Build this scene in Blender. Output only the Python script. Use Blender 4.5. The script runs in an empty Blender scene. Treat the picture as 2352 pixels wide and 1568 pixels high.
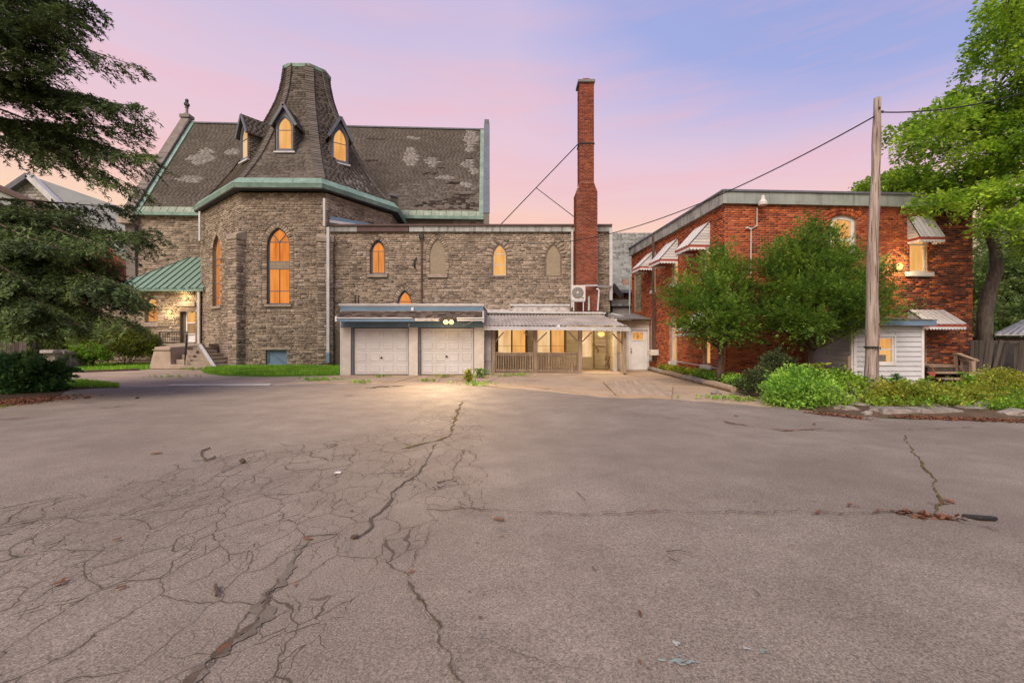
import bpy, bmesh, math, random
import numpy as np
from mathutils import Vector, Matrix
from mathutils.geometry import tessellate_polygon

sc = bpy.context.scene
COL = sc.collection
rnd = random.Random(7)
RG = np.random.default_rng(11)

# ------------------------------------------------------------------ camera
F, CX, CY, H = 1045.0, 1176.0, 784.0, 1.5      # focal length and centre in 2352-px units, eye height
cam_d = bpy.data.cameras.new('camera')
cam_d.lens = 16.0
cam_d.sensor_width = 36.0
cam_d.clip_end = 2000
cam = bpy.data.objects.new('camera', cam_d)
COL.objects.link(cam)
cam.location = (0, 0, H)
cam.rotation_euler = (math.radians(90), 0, 0)
sc.camera = cam

# ------------------------------------------------------------------ sky
w = bpy.data.worlds.new('World')
sc.world = w
w.use_nodes = True
nt = w.node_tree
nt.nodes.clear()


class N:
    """tiny node helper"""
    def __init__(s, tree):
        s.t = tree

    def __call__(s, kind, ins=None, **props):
        n = s.t.nodes.new('ShaderNode' + kind)
        for k, v in props.items():
            setattr(n, k, v)
        for k, v in (ins or {}).items():
            s.put(n, k, v)
        return n

    def put(s, n, k, v):
        sock = n.inputs[k]
        if isinstance(v, bpy.types.NodeSocket):
            s.t.links.new(v, sock)
        elif isinstance(v, bpy.types.Node):
            s.t.links.new(v.outputs[0], sock)
        else:
            if isinstance(v, (tuple, list)) and len(v) == 3 and sock.type == 'RGBA':
                v = (*v, 1)
            sock.default_value = v

    def math(s, op, a, b=0.0, clamp=False):
        n = s('Math', {0: a, 1: b}, operation=op)
        n.use_clamp = clamp
        return n.outputs[0]

    def mix(s, fac, a, b, mode='MIX'):
        n = s('MixRGB', {0: fac, 1: a, 2: b}, blend_type=mode)
        return n.outputs[0]

    def ramp(s, fac, stops, interp='LINEAR'):
        n = s('ValToRGB', {0: fac})
        r = n.color_ramp
        r.interpolation = interp
        while len(r.elements) < len(stops):
            r.elements.new(0.5)
        for e, (p, c) in zip(r.elements, stops):
            e.position = p
            if not isinstance(c, (tuple, list)):
                c = (c, c, c)
            e.color = (*c, 1)
        return n.outputs[0]

    def noise(s, vec, scale, detail=4, rough=0.55, out=0, dist=0.0):
        n = s('TexNoise', {'Scale': scale, 'Detail': detail, 'Roughness': rough, 'Distortion': dist})
        if vec is not None:
            s.put(n, 'Vector', vec)
        return n.outputs[out]


n = N(nt)
tc = n('TexCoord')
sep = n('SeparateXYZ', {0: tc.outputs['Generated']})
X, Z = sep.outputs[0], sep.outputs[2]
warp = n.noise(n('Mapping', {'Vector': tc.outputs['Generated'], 'Scale': (1.2, 1.2, 6.0)}).outputs[0], 1.6, 5, 0.55)
zz = n.math('MAXIMUM', Z, 0.0)
side = n.math('MULTIPLY', n.math('MAXIMUM', X, 0.0), n.math('MAXIMUM', n.math('SUBTRACT', n.math('MINIMUM', zz, 0.7), 0.2), 0.0))
t = n.math('ADD', zz, n.math('MULTIPLY', side, 2.2))
t = n.math('ADD', t, n.math('MULTIPLY', n.math('SUBTRACT', warp, 0.5), 0.12))
skycol = n.ramp(t, [(0.12, (1.0, 0.72, 0.46)), (0.20, (0.99, 0.69, 0.47)), (0.27, (0.96, 0.62, 0.53)), (0.34, (0.87, 0.58, 0.62)), (0.43, (0.79, 0.57, 0.70)),
                    (0.52, (0.67, 0.54, 0.73)), (0.62, (0.52, 0.48, 0.76)), (0.73, (0.34, 0.40, 0.75)), (1.0, (0.28, 0.35, 0.70))])
streak = n.noise(n('Mapping', {'Vector': tc.outputs['Generated'], 'Scale': (1.0, 1.0, 9.0), 'Location': (3, 1, 0)}).outputs[0], 2.2, 6, 0.6)
pinkm = n.math('MULTIPLY', n.ramp(streak, [(0.46, 0.0), (0.66, 1.0)]), n.ramp(zz, [(0.0, 0.9), (0.45, 0.6), (0.7, 0.0)]))
skycol = n.mix(n.math('MULTIPLY', pinkm, 0.55), skycol, (0.93, 0.47, 0.50))
skycol = n.mix(0.05, skycol, (0.85, 0.80, 0.88))
bg = n('Background', {'Color': skycol, 'Strength': 1.0})
out = n('OutputWorld', {'Surface': bg})

# ------------------------------------------------------------------ sun (soft, from behind the camera's left)
sl = bpy.data.lights.new('sun', 'SUN')
sl.energy = 4.6
sl.angle = math.radians(40)
sl.color = (1.0, 0.84, 0.66)
so = bpy.data.objects.new('sun', sl)
COL.objects.link(so)
so.location = (-20, -20, 40)
so.rotation_euler = (math.radians(44), 0, math.radians(-22))

sc.view_settings.view_transform = 'Standard'
sc.view_settings.look = 'None'
sc.view_settings.exposure = 0.0
sc.view_settings.gamma = 1.0
sc.view_settings.use_curve_mapping = False
sc.cycles.use_denoising = True
sc.cycles.denoiser = 'OPENIMAGEDENOISE'
sc.cycles.denoising_input_passes = 'RGB_ALBEDO_NORMAL'
sc.cycles.denoising_prefilter = 'NONE'
sc.cycles.max_bounces = 6
sc.cycles.diffuse_bounces = 3
sc.cycles.glossy_bounces = 2
sc.cycles.transmission_bounces = 4
sc.cycles.transparent_max_bounces = 6
sc.cycles.sample_clamp_indirect = 4.0

# ------------------------------------------------------------------ materials
MATS = {}


def rndval(n, island=True):
    oi = n('ObjectInfo')
    if not island:
        return oi.outputs['Random']
    g = n('NewGeometry')
    return n.math('FRACT', n.math('ADD', g.outputs['Random Per Island'], oi.outputs['Random']))


def pmat(name, stops, nscale=6.0, nmix=0.5, rough=0.8, bump=0.2, bscale=60.0, metal=0.0, island=False, imix=1.0, stain=None,
         sscale=0.6, samt=0.5, spec=0.3, translucent=0.0, stretch=None, bdist=0.02, sthr=(0.5, 0.7), vstreak=0.0, vcol=(0.05, 0.045, 0.04)):
    """colour ramp driven by a mix of a per-piece random value and noise; optional stains, vertical streaks and bump"""
    m = bpy.data.materials.new(name)
    m.use_nodes = True
    t = m.node_tree
    t.nodes.clear()
    n = N(t)
    tc = n('TexCoord').outputs['Object']
    vec = tc
    if stretch:
        vec = n('Mapping', {'Vector': tc, 'Scale': stretch}).outputs[0]
    nz = n.noise(vec, nscale, 5, 0.6)
    fac = n.ramp(nz, [(0.28, 0.0), (0.72, 1.0)])
    if island:
        rv = rndval(n)
        fac = n.math('ADD', n.math('MULTIPLY', rv, imix), n.math('MULTIPLY', n.math('SUBTRACT', fac, 0.5), nmix), clamp=True)
    if len(stops) == 1:
        stops = [(0.0, tuple(c * 0.82 for c in stops[0])), (1.0, tuple(min(1, c * 1.15) for c in stops[0]))]
    col = n.ramp(fac, stops)
    if stain is not None:
        g = n('NewGeometry')
        sn = n.noise(g.outputs['Position'], sscale, 6, 0.62)
        col = n.mix(n.math('MULTIPLY', n.ramp(sn, [(sthr[0], 0.0), (sthr[1], 1.0)]), samt), col, stain)
    if vstreak > 0:
        g = n('NewGeometry')
        sv = n.noise(n('Mapping', {'Vector': g.outputs['Position'], 'Scale': (5.0, 5.0, 0.35)}).outputs[0], 1.6, 5, 0.65)
        col = n.mix(n.math('MULTIPLY', n.ramp(sv, [(0.5, 0.0), (0.66, 1.0)]), vstreak), col, vcol)
    ins = {'Base Color': col, 'Roughness': rough, 'Metallic': metal, 'Specular IOR Level': spec}
    if bump > 0:
        bn = n.noise(vec, bscale, 4, 0.6)
        ins['Normal'] = n('Bump', {'Height': bn, 'Strength': bump, 'Distance': bdist}).outputs[0]
    p = n('BsdfPrincipled', ins)
    sh = p.outputs[0]
    if translucent > 0:
        tr = n('BsdfTranslucent', {'Color': col})
        sh = n('MixShader', {0: translucent, 1: sh, 2: tr}).outputs[0]
    n('OutputMaterial', {'Surface': sh})
    MATS[name] = m
    return m


def glow(name, col, strength, vary=0.42, wave=True):
    m = bpy.data.materials.new(name)
    m.use_nodes = True
    t = m.node_tree
    t.nodes.clear()
    n = N(t)
    g = n('NewGeometry')
    pos = g.outputs['Position']
    fac = n.noise(n('Mapping', {'Vector': pos, 'Scale': (1.0, 1.0, 0.35)}).outputs[0], 2.0, 3, 0.5)
    if wave:
        fold = n.noise(n('Mapping', {'Vector': pos, 'Scale': (1.0, 1.0, 0.06)}).outputs[0], 9.0, 2, 0.5)
        fac = n.math('ADD', n.math('MULTIPLY', fac, 0.55), n.math('MULTIPLY', fold, 0.45))
    fac = n.math('ADD', fac, n.math('MULTIPLY', n.math('SUBTRACT', rndval(n), 0.5), 0.12))
    c = n.ramp(fac, [(0.25, tuple(x * (1 - vary * k) for x, k in zip(col, (0.8, 1.3, 1.6)))), (0.55, col),
                     (0.85, tuple(min(1.2, x * (1 + vary * k)) for x, k in zip(col, (0.25, 0.8, 1.4))))])
    e = n('Emission', {'Color': c, 'Strength': strength})
    gl = n('BsdfGlossy', {'Color': (0.8, 0.8, 0.85), 'Roughness': 0.12})
    fr = n('Fresnel', {'IOR': 1.35})
    n('OutputMaterial', {'Surface': n('MixShader', {0: n.math('MULTIPLY', fr.outputs[0], 0.7), 1: e, 2: gl}).outputs[0]})
    MATS[name] = m
    return m


def bulbmat(name, col, strength):
    m = bpy.data.materials.new(name)
    m.use_nodes = True
    t = m.node_tree
    t.nodes.clear()
    n = N(t)
    n('OutputMaterial', {'Surface': n('Emission', {'Color': col, 'Strength': strength})})
    MATS[name] = m


pmat('stone', [(0.0, (0.13, 0.108, 0.088)), (0.10, (0.215, 0.178, 0.144)), (0.5, (0.305, 0.248, 0.196)), (0.85, (0.37, 0.306, 0.246)), (1.0, (0.43, 0.365, 0.30))],
     nscale=9, nmix=0.6, rough=0.92, bump=0.55, bscale=28, island=True, stain=(0.12, 0.098, 0.08), sscale=0.7, samt=0.55, spec=0.15)
pmat('shadowed_mortar', [(0.0, (0.12, 0.098, 0.078)), (1.0, (0.20, 0.165, 0.132))], nscale=9, rough=0.95, bump=0.4, bscale=50, spec=0.1, stain=(0.07, 0.06, 0.05), samt=0.4)  # mortar coloured darker, painting in the shadow lines below the stones
pmat('dressed_stone', [(0.0, (0.25, 0.205, 0.165)), (1.0, (0.38, 0.32, 0.265))], nscale=4, rough=0.9, bump=0.3, bscale=40, spec=0.15, stain=(0.14, 0.115, 0.10), samt=0.5, sscale=1.5)
pmat('coping_grey', [(0.0, (0.14, 0.125, 0.115)), (1.0, (0.225, 0.20, 0.18))], nscale=3, rough=0.9, bump=0.3, bscale=30, spec=0.15, stain=(0.10, 0.09, 0.085), samt=0.5)
pmat('blind_panel', [(0.0, (0.24, 0.20, 0.145)), (1.0, (0.32, 0.27, 0.20))], nscale=5, rough=0.95, bump=0.3, bscale=30, spec=0.1, stain=(0.2, 0.17, 0.13))
pmat('plaster_remains', [(0.0, (0.18, 0.15, 0.13)), (0.45, (0.42, 0.39, 0.37)), (1.0, (0.60, 0.58, 0.57))], nscale=4, rough=0.9, bump=0.3, bscale=30, spec=0.1)
pmat('brick', [(0.0, (0.12, 0.036, 0.022)), (0.14, (0.26, 0.066, 0.03)), (0.5, (0.345, 0.088, 0.037)), (0.8, (0.42, 0.115, 0.044)), (1.0, (0.49, 0.155, 0.06))],
     nscale=6, nmix=0.4, rough=0.88, bump=0.4, bscale=50, island=True, stain=(0.09, 0.028, 0.018), sscale=0.45, samt=0.6, spec=0.15)
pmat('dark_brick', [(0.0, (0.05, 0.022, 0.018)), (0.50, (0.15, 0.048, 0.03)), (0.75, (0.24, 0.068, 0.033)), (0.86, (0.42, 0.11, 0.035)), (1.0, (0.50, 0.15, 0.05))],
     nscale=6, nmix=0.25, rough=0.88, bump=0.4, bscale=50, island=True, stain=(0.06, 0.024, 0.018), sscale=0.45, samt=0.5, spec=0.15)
pmat('chimney_brick', [(0.0, (0.135, 0.038, 0.025)), (0.5, (0.205, 0.054, 0.031)), (1.0, (0.275, 0.076, 0.040))], nscale=6, nmix=0.35, rough=0.88, bump=0.4, bscale=50, island=True,
     stain=(0.13, 0.035, 0.024), sscale=0.5, samt=0.5, spec=0.15)
pmat('brick_mortar', [(0.0, (0.26, 0.17, 0.13)), (1.0, (0.40, 0.29, 0.23))], nscale=5, rough=0.95, bump=0.2, bscale=60, spec=0.1, stain=(0.20, 0.13, 0.10), samt=0.5)
pmat('shingle', [(0.0, (0.105, 0.093, 0.083)), (0.3, (0.132, 0.117, 0.104)), (0.7, (0.155, 0.138, 0.124)), (1.0, (0.185, 0.166, 0.150))], nscale=1.2, nmix=0.5, rough=0.93,
     bump=0.3, bscale=120, island=True, imix=0.55, stain=(0.085, 0.07, 0.058), sscale=0.5, samt=0.6, spec=0.12)
pmat('slate', [(0.0, (0.17, 0.18, 0.17)), (0.5, (0.215, 0.225, 0.215)), (1.0, (0.27, 0.28, 0.268))], nscale=2, nmix=0.3, rough=0.75, bump=0.2, bscale=60, island=True,
     stain=(0.16, 0.19, 0.16), samt=0.5)
pmat('pale_shingle', [(0.0, (0.20, 0.19, 0.18)), (1.0, (0.30, 0.287, 0.273))], nscale=4, nmix=0.5, rough=0.9, bump=0.3, bscale=90, island=True, spec=0.12)
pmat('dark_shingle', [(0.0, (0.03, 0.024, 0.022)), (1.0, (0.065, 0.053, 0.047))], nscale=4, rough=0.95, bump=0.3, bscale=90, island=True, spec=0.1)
pmat('garage_shingle', [(0.0, (0.04, 0.03, 0.026)), (0.6, (0.085, 0.065, 0.055)), (1.0, (0.14, 0.11, 0.095))], nscale=4, rough=0.95, bump=0.4, bscale=90, island=True, spec=0.12)
pmat('verdigris', [(0.0, (0.13, 0.215, 0.18)), (0.6, (0.19, 0.295, 0.25)), (1.0, (0.26, 0.365, 0.315))], nscale=1.6, rough=0.65, bump=0.08, bscale=30, stain=(0.10, 0.16, 0.14), sscale=1.2, samt=0.55, vstreak=0.25)
pmat('aged_copper', [(0.0, (0.17, 0.24, 0.19)), (1.0, (0.33, 0.37, 0.29))], nscale=2, rough=0.7, bump=0.1, bscale=30, stain=(0.14, 0.13, 0.11), samt=0.5, vstreak=0.3)
pmat('green_seam_metal', [(0.0, (0.13, 0.215, 0.165)), (1.0, (0.185, 0.28, 0.22))], nscale=1.2, rough=0.5, bump=0.04, bscale=12, stain=(0.14, 0.20, 0.16), samt=0.4)
pmat('dark_green_seam', [(0.0, (0.05, 0.085, 0.075)), (1.0, (0.075, 0.12, 0.10))], rough=0.6)
pmat('grey_blue_trim', [(0.0, (0.09, 0.10, 0.13)), (1.0, (0.135, 0.148, 0.185))], nscale=4, rough=0.6, bump=0.1, stain=(0.08, 0.08, 0.09))
pmat('slate_blue_paint', [(0.0, (0.105, 0.175, 0.26)), (1.0, (0.155, 0.245, 0.345))], nscale=1.5, rough=0.6, bump=0.06, bscale=20, stain=(0.10, 0.14, 0.18), samt=0.5, stretch=(1, 1, 3))
pmat('teal_paint', [(0.0, (0.08, 0.12, 0.135)), (1.0, (0.13, 0.18, 0.20))], nscale=3, rough=0.7, bump=0.1)
pmat('white_paint', [(0.0, (0.56, 0.56, 0.57)), (1.0, (0.72, 0.71, 0.71))], nscale=2, rough=0.55, bump=0.05, bscale=30, stain=(0.42, 0.40, 0.37), samt=0.45, sscale=1.6)
pmat('garage_door_paint', [(0.0, (0.47, 0.465, 0.47)), (1.0, (0.55, 0.54, 0.54))], nscale=1.2, rough=0.5, bump=0.03, bscale=60, stain=(0.44, 0.40, 0.36), samt=0.4, sscale=1.1)
pmat('pier_paint', [(0.0, (0.46, 0.43, 0.39)), (1.0, (0.58, 0.545, 0.50))], nscale=3, rough=0.85, bump=0.15, bscale=50, stain=(0.33, 0.29, 0.25), samt=0.4)
pmat('vinyl_siding', [(0.0, (0.44, 0.465, 0.50)), (1.0, (0.55, 0.57, 0.60))], nscale=2, rough=0.55, bump=0.04, bscale=40, island=True, nmix=0.7, stain=(0.36, 0.36, 0.34), samt=0.45, sscale=1.3)
pmat('porch_siding', [(0.0, (0.40, 0.35, 0.28)), (1.0, (0.54, 0.48, 0.395))], nscale=2, rough=0.7, bump=0.08, bscale=40, island=True, nmix=0.7, stain=(0.25, 0.21, 0.16), samt=0.4)
pmat('grey_siding', [(0.0, (0.21, 0.20, 0.195)), (1.0, (0.32, 0.305, 0.295))], nscale=2, rough=0.75, bump=0.1, island=True, nmix=0.7)
pmat('weathered_metal', [(0.0, (0.20, 0.21, 0.20)), (0.6, (0.33, 0.345, 0.33)), (1.0, (0.44, 0.45, 0.44))], nscale=1.5, rough=0.55, bump=0.06, bscale=20, stain=(0.16, 0.16, 0.15), samt=0.5, vstreak=0.75)
pmat('building_fascia', [(0.0, (0.20, 0.235, 0.225)), (1.0, (0.30, 0.335, 0.32))], nscale=1.0, rough=0.55, bump=0.05, bscale=20, stain=(0.17, 0.17, 0.15), samt=0.6, sscale=1.1, vstreak=0.35)
pmat('rust_brown_metal', [(0.0, (0.065, 0.04, 0.036)), (1.0, (0.105, 0.066, 0.058))], nscale=3, rough=0.6, bump=0.05)
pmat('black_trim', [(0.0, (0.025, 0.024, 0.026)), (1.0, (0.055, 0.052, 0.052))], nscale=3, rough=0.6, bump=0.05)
pmat('roof_membrane', [(0.0, (0.10, 0.095, 0.095)), (1.0, (0.19, 0.18, 0.18))], nscale=2, rough=0.85, bump=0.2, bscale=20, stain=(0.30, 0.28, 0.27), samt=0.4)
pmat('corrugated_metal', [(0.0, (0.28, 0.25, 0.225)), (1.0, (0.45, 0.41, 0.38))], nscale=1.4, rough=0.5, bump=0.05, bscale=30, stain=(0.17, 0.145, 0.13), samt=0.55, sscale=1.0, metal=0.2)
pmat('pale_metal', [(0.0, (0.42, 0.43, 0.45)), (1.0, (0.56, 0.56, 0.57))], nscale=2, rough=0.5, bump=0.04, bscale=20, stain=(0.30, 0.29, 0.28), samt=0.45)
pmat('old_wood', [(0.0, (0.20, 0.15, 0.11)), (0.6, (0.34, 0.265, 0.20)), (1.0, (0.46, 0.37, 0.29))], nscale=3, rough=0.9, bump=0.35, bscale=20, stretch=(7, 7, 0.6), spec=0.15, island=True, imix=0.5, nmix=0.9)
pmat('pole_wood', [(0.0, (0.13, 0.095, 0.08)), (0.35, (0.29, 0.235, 0.205)), (0.7, (0.40, 0.34, 0.30)), (1.0, (0.50, 0.44, 0.40))], nscale=2.2, rough=0.93, bump=0.6, bscale=9, stretch=(9, 9, 0.45), spec=0.1,
     stain=(0.12, 0.085, 0.07), samt=0.4)
pmat('grey_fence_wood', [(0.0, (0.055, 0.048, 0.042)), (1.0, (0.135, 0.118, 0.104))], nscale=3, rough=0.93, bump=0.4, bscale=15, stretch=(7, 7, 0.5), spec=0.1, island=True, imix=0.6, nmix=0.7)
pmat('concrete', [(0.0, (0.30, 0.235, 0.18)), (1.0, (0.43, 0.35, 0.285))], nscale=2, rough=0.92, bump=0.25, bscale=50, spec=0.15, stain=(0.20, 0.155, 0.12), samt=0.5, sscale=0.9, vstreak=0.0)
pmat('step_concrete', [(0.0, (0.27, 0.225, 0.175)), (1.0, (0.40, 0.34, 0.275))], nscale=3, rough=0.92, bump=0.2, bscale=40, spec=0.15, stain=(0.2, 0.16, 0.12), samt=0.4, sscale=1.5)
pmat('iron', [(0.0, (0.012, 0.012, 0.014)), (1.0, (0.028, 0.028, 0.03))], rough=0.5, bump=0.0)
pmat('cable', [(0.0, (0.010, 0.010, 0.012)), (1.0, (0.02, 0.02, 0.022))], rough=0.6, bump=0.0)
pmat('grey_rock', [(0.0, (0.13, 0.115, 0.10)), (0.5, (0.23, 0.205, 0.185)), (1.0, (0.34, 0.31, 0.285))], nscale=4, rough=0.92, bump=0.6, bscale=14, spec=0.15, bdist=0.04)
pmat('red_trim', [(0.0, (0.25, 0.05, 0.035)), (1.0, (0.36, 0.075, 0.05))], rough=0.5, bump=0.0)
pmat('awning_slat', [(0.0, (0.46, 0.46, 0.475)), (1.0, (0.62, 0.62, 0.63))], nscale=2, rough=0.5, bump=0.03, island=True, nmix=0.6, stain=(0.30, 0.29, 0.27), samt=0.35, sscale=2)
pmat('red_plastic', [(0.0, (0.24, 0.05, 0.03)), (1.0, (0.34, 0.08, 0.045))], rough=0.6, bump=0.0)
pmat('ac_white', [(0.0, (0.50, 0.48, 0.46)), (1.0, (0.60, 0.58, 0.56))], rough=0.5, bump=0.02)
pmat('ac_dark', [(0.0, (0.14, 0.13, 0.125)), (1.0, (0.19, 0.18, 0.17))], rough=0.6, bump=0.0)
pmat('block_glass', [(0.0, (0.20, 0.20, 0.125)), (1.0, (0.31, 0.31, 0.20))], nscale=4, rough=0.2, bump=0.3, bscale=12, island=True, spec=0.5)
pmat('rusty_pipe', [(0.0, (0.10, 0.05, 0.035)), (1.0, (0.17, 0.085, 0.06))], nscale=3, rough=0.8, bump=0.1)
pmat('dull_brown_frame', [(0.0, (0.15, 0.115, 0.085)), (1.0, (0.23, 0.18, 0.14))], nscale=3, rough=0.8, bump=0.1)
pmat('orange_wall', [(0.0, (0.44, 0.20, 0.05)), (1.0, (0.55, 0.27, 0.075))], nscale=2, rough=0.85, bump=0.05)
pmat('neighbour_brick', [(0.0, (0.15, 0.06, 0.05)), (1.0, (0.24, 0.095, 0.08))], nscale=5, rough=0.9, bump=0.2)
pmat('red_roof', [(0.0, (0.34, 0.055, 0.04)), (1.0, (0.46, 0.085, 0.065))], nscale=5, rough=0.85, bump=0.2, island=True)
pmat('bark', [(0.0, (0.05, 0.038, 0.03)), (0.5, (0.11, 0.082, 0.064)), (1.0, (0.18, 0.14, 0.11))], nscale=3, rough=0.95, bump=0.8, bscale=9, stretch=(5, 5, 1), spec=0.1, bdist=0.05)
pmat('pale_bark', [(0.0, (0.09, 0.078, 0.068)), (0.5, (0.17, 0.15, 0.13)), (1.0, (0.25, 0.225, 0.20))], nscale=3, rough=0.95, bump=0.7, bscale=9, stretch=(5, 5, 1), spec=0.1, bdist=0.04)


LEAF_GAIN = {'spruce_needles': 1.5, 'maple_leaves': 1.6, 'yew_needles': 1.65, 'fern_leaves': 1.75, 'lilac_leaves': 1.8, 'dry_leaves': 1.0, 'grass_blades': 2.2}


def leafmat(name, dark, mid, light, tr=0.3, accent=None):
    k = LEAF_GAIN.get(name, 1.35)
    dark, mid, light = (tuple(min(0.7, c * k) for c in q) for q in (dark, mid, light))
    st = [(0.0, dark), (0.5, mid), (0.93, light), (1.0, accent or light)]
    pmat(name, st, nscale=0.9, nmix=0.8, rough=0.6, bump=0.0, island=True, imix=0.8, spec=0.25, translucent=tr, stain=(light[0] * 1.05, light[1] * 0.92, light[2]), sscale=1.3, samt=0.5, sthr=(0.48, 0.66))


leafmat('spruce_needles', (0.020, 0.036, 0.014), (0.050, 0.082, 0.026), (0.115, 0.165, 0.045), 0.2)
leafmat('maple_leaves', (0.06, 0.13, 0.012), (0.15, 0.27, 0.022), (0.30, 0.43, 0.04), 0.45)
leafmat('yew_needles', (0.035, 0.080, 0.014), (0.085, 0.165, 0.024), (0.18, 0.28, 0.04), 0.3)
leafmat('dark_shrub_leaves', (0.014, 0.025, 0.010), (0.035, 0.055, 0.020), (0.09, 0.125, 0.045), 0.2)
leafmat('hedge_leaves', (0.030, 0.045, 0.008), (0.095, 0.125, 0.016), (0.19, 0.225, 0.032), 0.3, (0.2, 0.14, 0.03))
leafmat('bright_leaves', (0.07, 0.14, 0.014), (0.15, 0.28, 0.025), (0.26, 0.40, 0.045), 0.42)
leafmat('fern_leaves', (0.05, 0.13, 0.018), (0.13, 0.26, 0.032), (0.25, 0.40, 0.06), 0.42)
leafmat('yellow_weed_leaves', (0.09, 0.13, 0.014), (0.22, 0.27, 0.028), (0.40, 0.40, 0.06), 0.42)
leafmat('lilac_leaves', (0.014, 0.045, 0.013), (0.035, 0.090, 0.026), (0.075, 0.16, 0.05), 0.25)
leafmat('far_leaves', (0.045, 0.085, 0.02), (0.105, 0.17, 0.045), (0.21, 0.28, 0.09), 0.4)
leafmat('grass_blades', (0.045, 0.11, 0.010), (0.095, 0.205, 0.016), (0.18, 0.30, 0.030), 0.4)
leafmat('dry_leaves', (0.08, 0.035, 0.02), (0.17, 0.075, 0.04), (0.28, 0.13, 0.07), 0.1)

glow('orange_glow', (0.94, 0.31, 0.055), 0.92)
glow('amber_glow', (0.95, 0.48, 0.14), 0.95)
glow('pale_glow', (0.97, 0.62, 0.30), 0.95)
glow('dim_glow', (0.55, 0.31, 0.14), 0.75)
bulbmat('lamp_bulb', (1.0, 0.62, 0.17), 3.4)
bulbmat('lamp_halo_shade', (1.0, 0.62, 0.18), 1.5)


# ------------------------------------------------------------------ mesh helpers
def WP(x, y, Y):
    """a point Y metres in front of the eye that the picture shows at (x, y)"""
    return Vector(((x - CX) * Y / F, Y, H - (y - CY) * Y / F))


def wx(x, Y):
    return (x - CX) * Y / F


def wz(y, Y):
    return H - (y - CY) * Y / F


def gY(y, z=0.0):
    return (H - z) * F / (y - CY)


def GP(x, y, z=0.0):
    Y = gY(y, z)
    return Vector((wx(x, Y), Y, z))


ROOT = {}


def par(o, parent):
    if parent is not None:
        o.parent = parent
        if parent.type == 'EMPTY':
            o.matrix_parent_inverse = Matrix.Translation(-Vector(parent.location))
    return o


def link(name, me, mat=None, parent=None, kind=None):
    o = bpy.data.objects.new(name, me)
    COL.objects.link(o)
    if mat and not me.materials:
        for mm in ([mat] if isinstance(mat, str) else mat):
            me.materials.append(MATS[mm])
    par(o, parent)
    if kind:
        o['kind'] = kind
    return o


def thing(name, label, cat, loc=(0, 0, 0), group=None):
    o = bpy.data.objects.new(name, None)
    COL.objects.link(o)
    o.empty_display_size = 0.3
    o.location = loc
    o['label'] = label
    o['category'] = cat
    if group:
        o['group'] = group
    return o


def tag(o, label, cat, group=None, kind=None):
    if label:
        o['label'] = label
    if cat:
        o['category'] = cat
    if group:
        o['group'] = group
    if kind:
        o['kind'] = kind
    return o


def copy_tree(o, parent=None):
    c = o.copy()
    COL.objects.link(c)
    if parent is not None:
        c.parent = parent
    for ch in o.children:
        copy_tree(ch, c)
    return c


def np_mesh(name, verts, faces):
    """verts (N,3), faces (M,k): one mesh"""
    me = bpy.data.meshes.new(name)
    verts = np.asarray(verts, dtype=np.float32)
    faces = np.asarray(faces, dtype=np.int32)
    M, k = faces.shape
    me.vertices.add(len(verts))
    me.vertices.foreach_set('co', verts.ravel())
    me.loops.add(M * k)
    me.loops.foreach_set('vertex_index', faces.ravel())
    me.polygons.add(M)
    me.polygons.foreach_set('loop_start', np.arange(0, M * k, k, dtype=np.int32))
    me.polygons.foreach_set('loop_total', np.full(M, k, dtype=np.int32))
    me.update(calc_edges=True)
    return me


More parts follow.
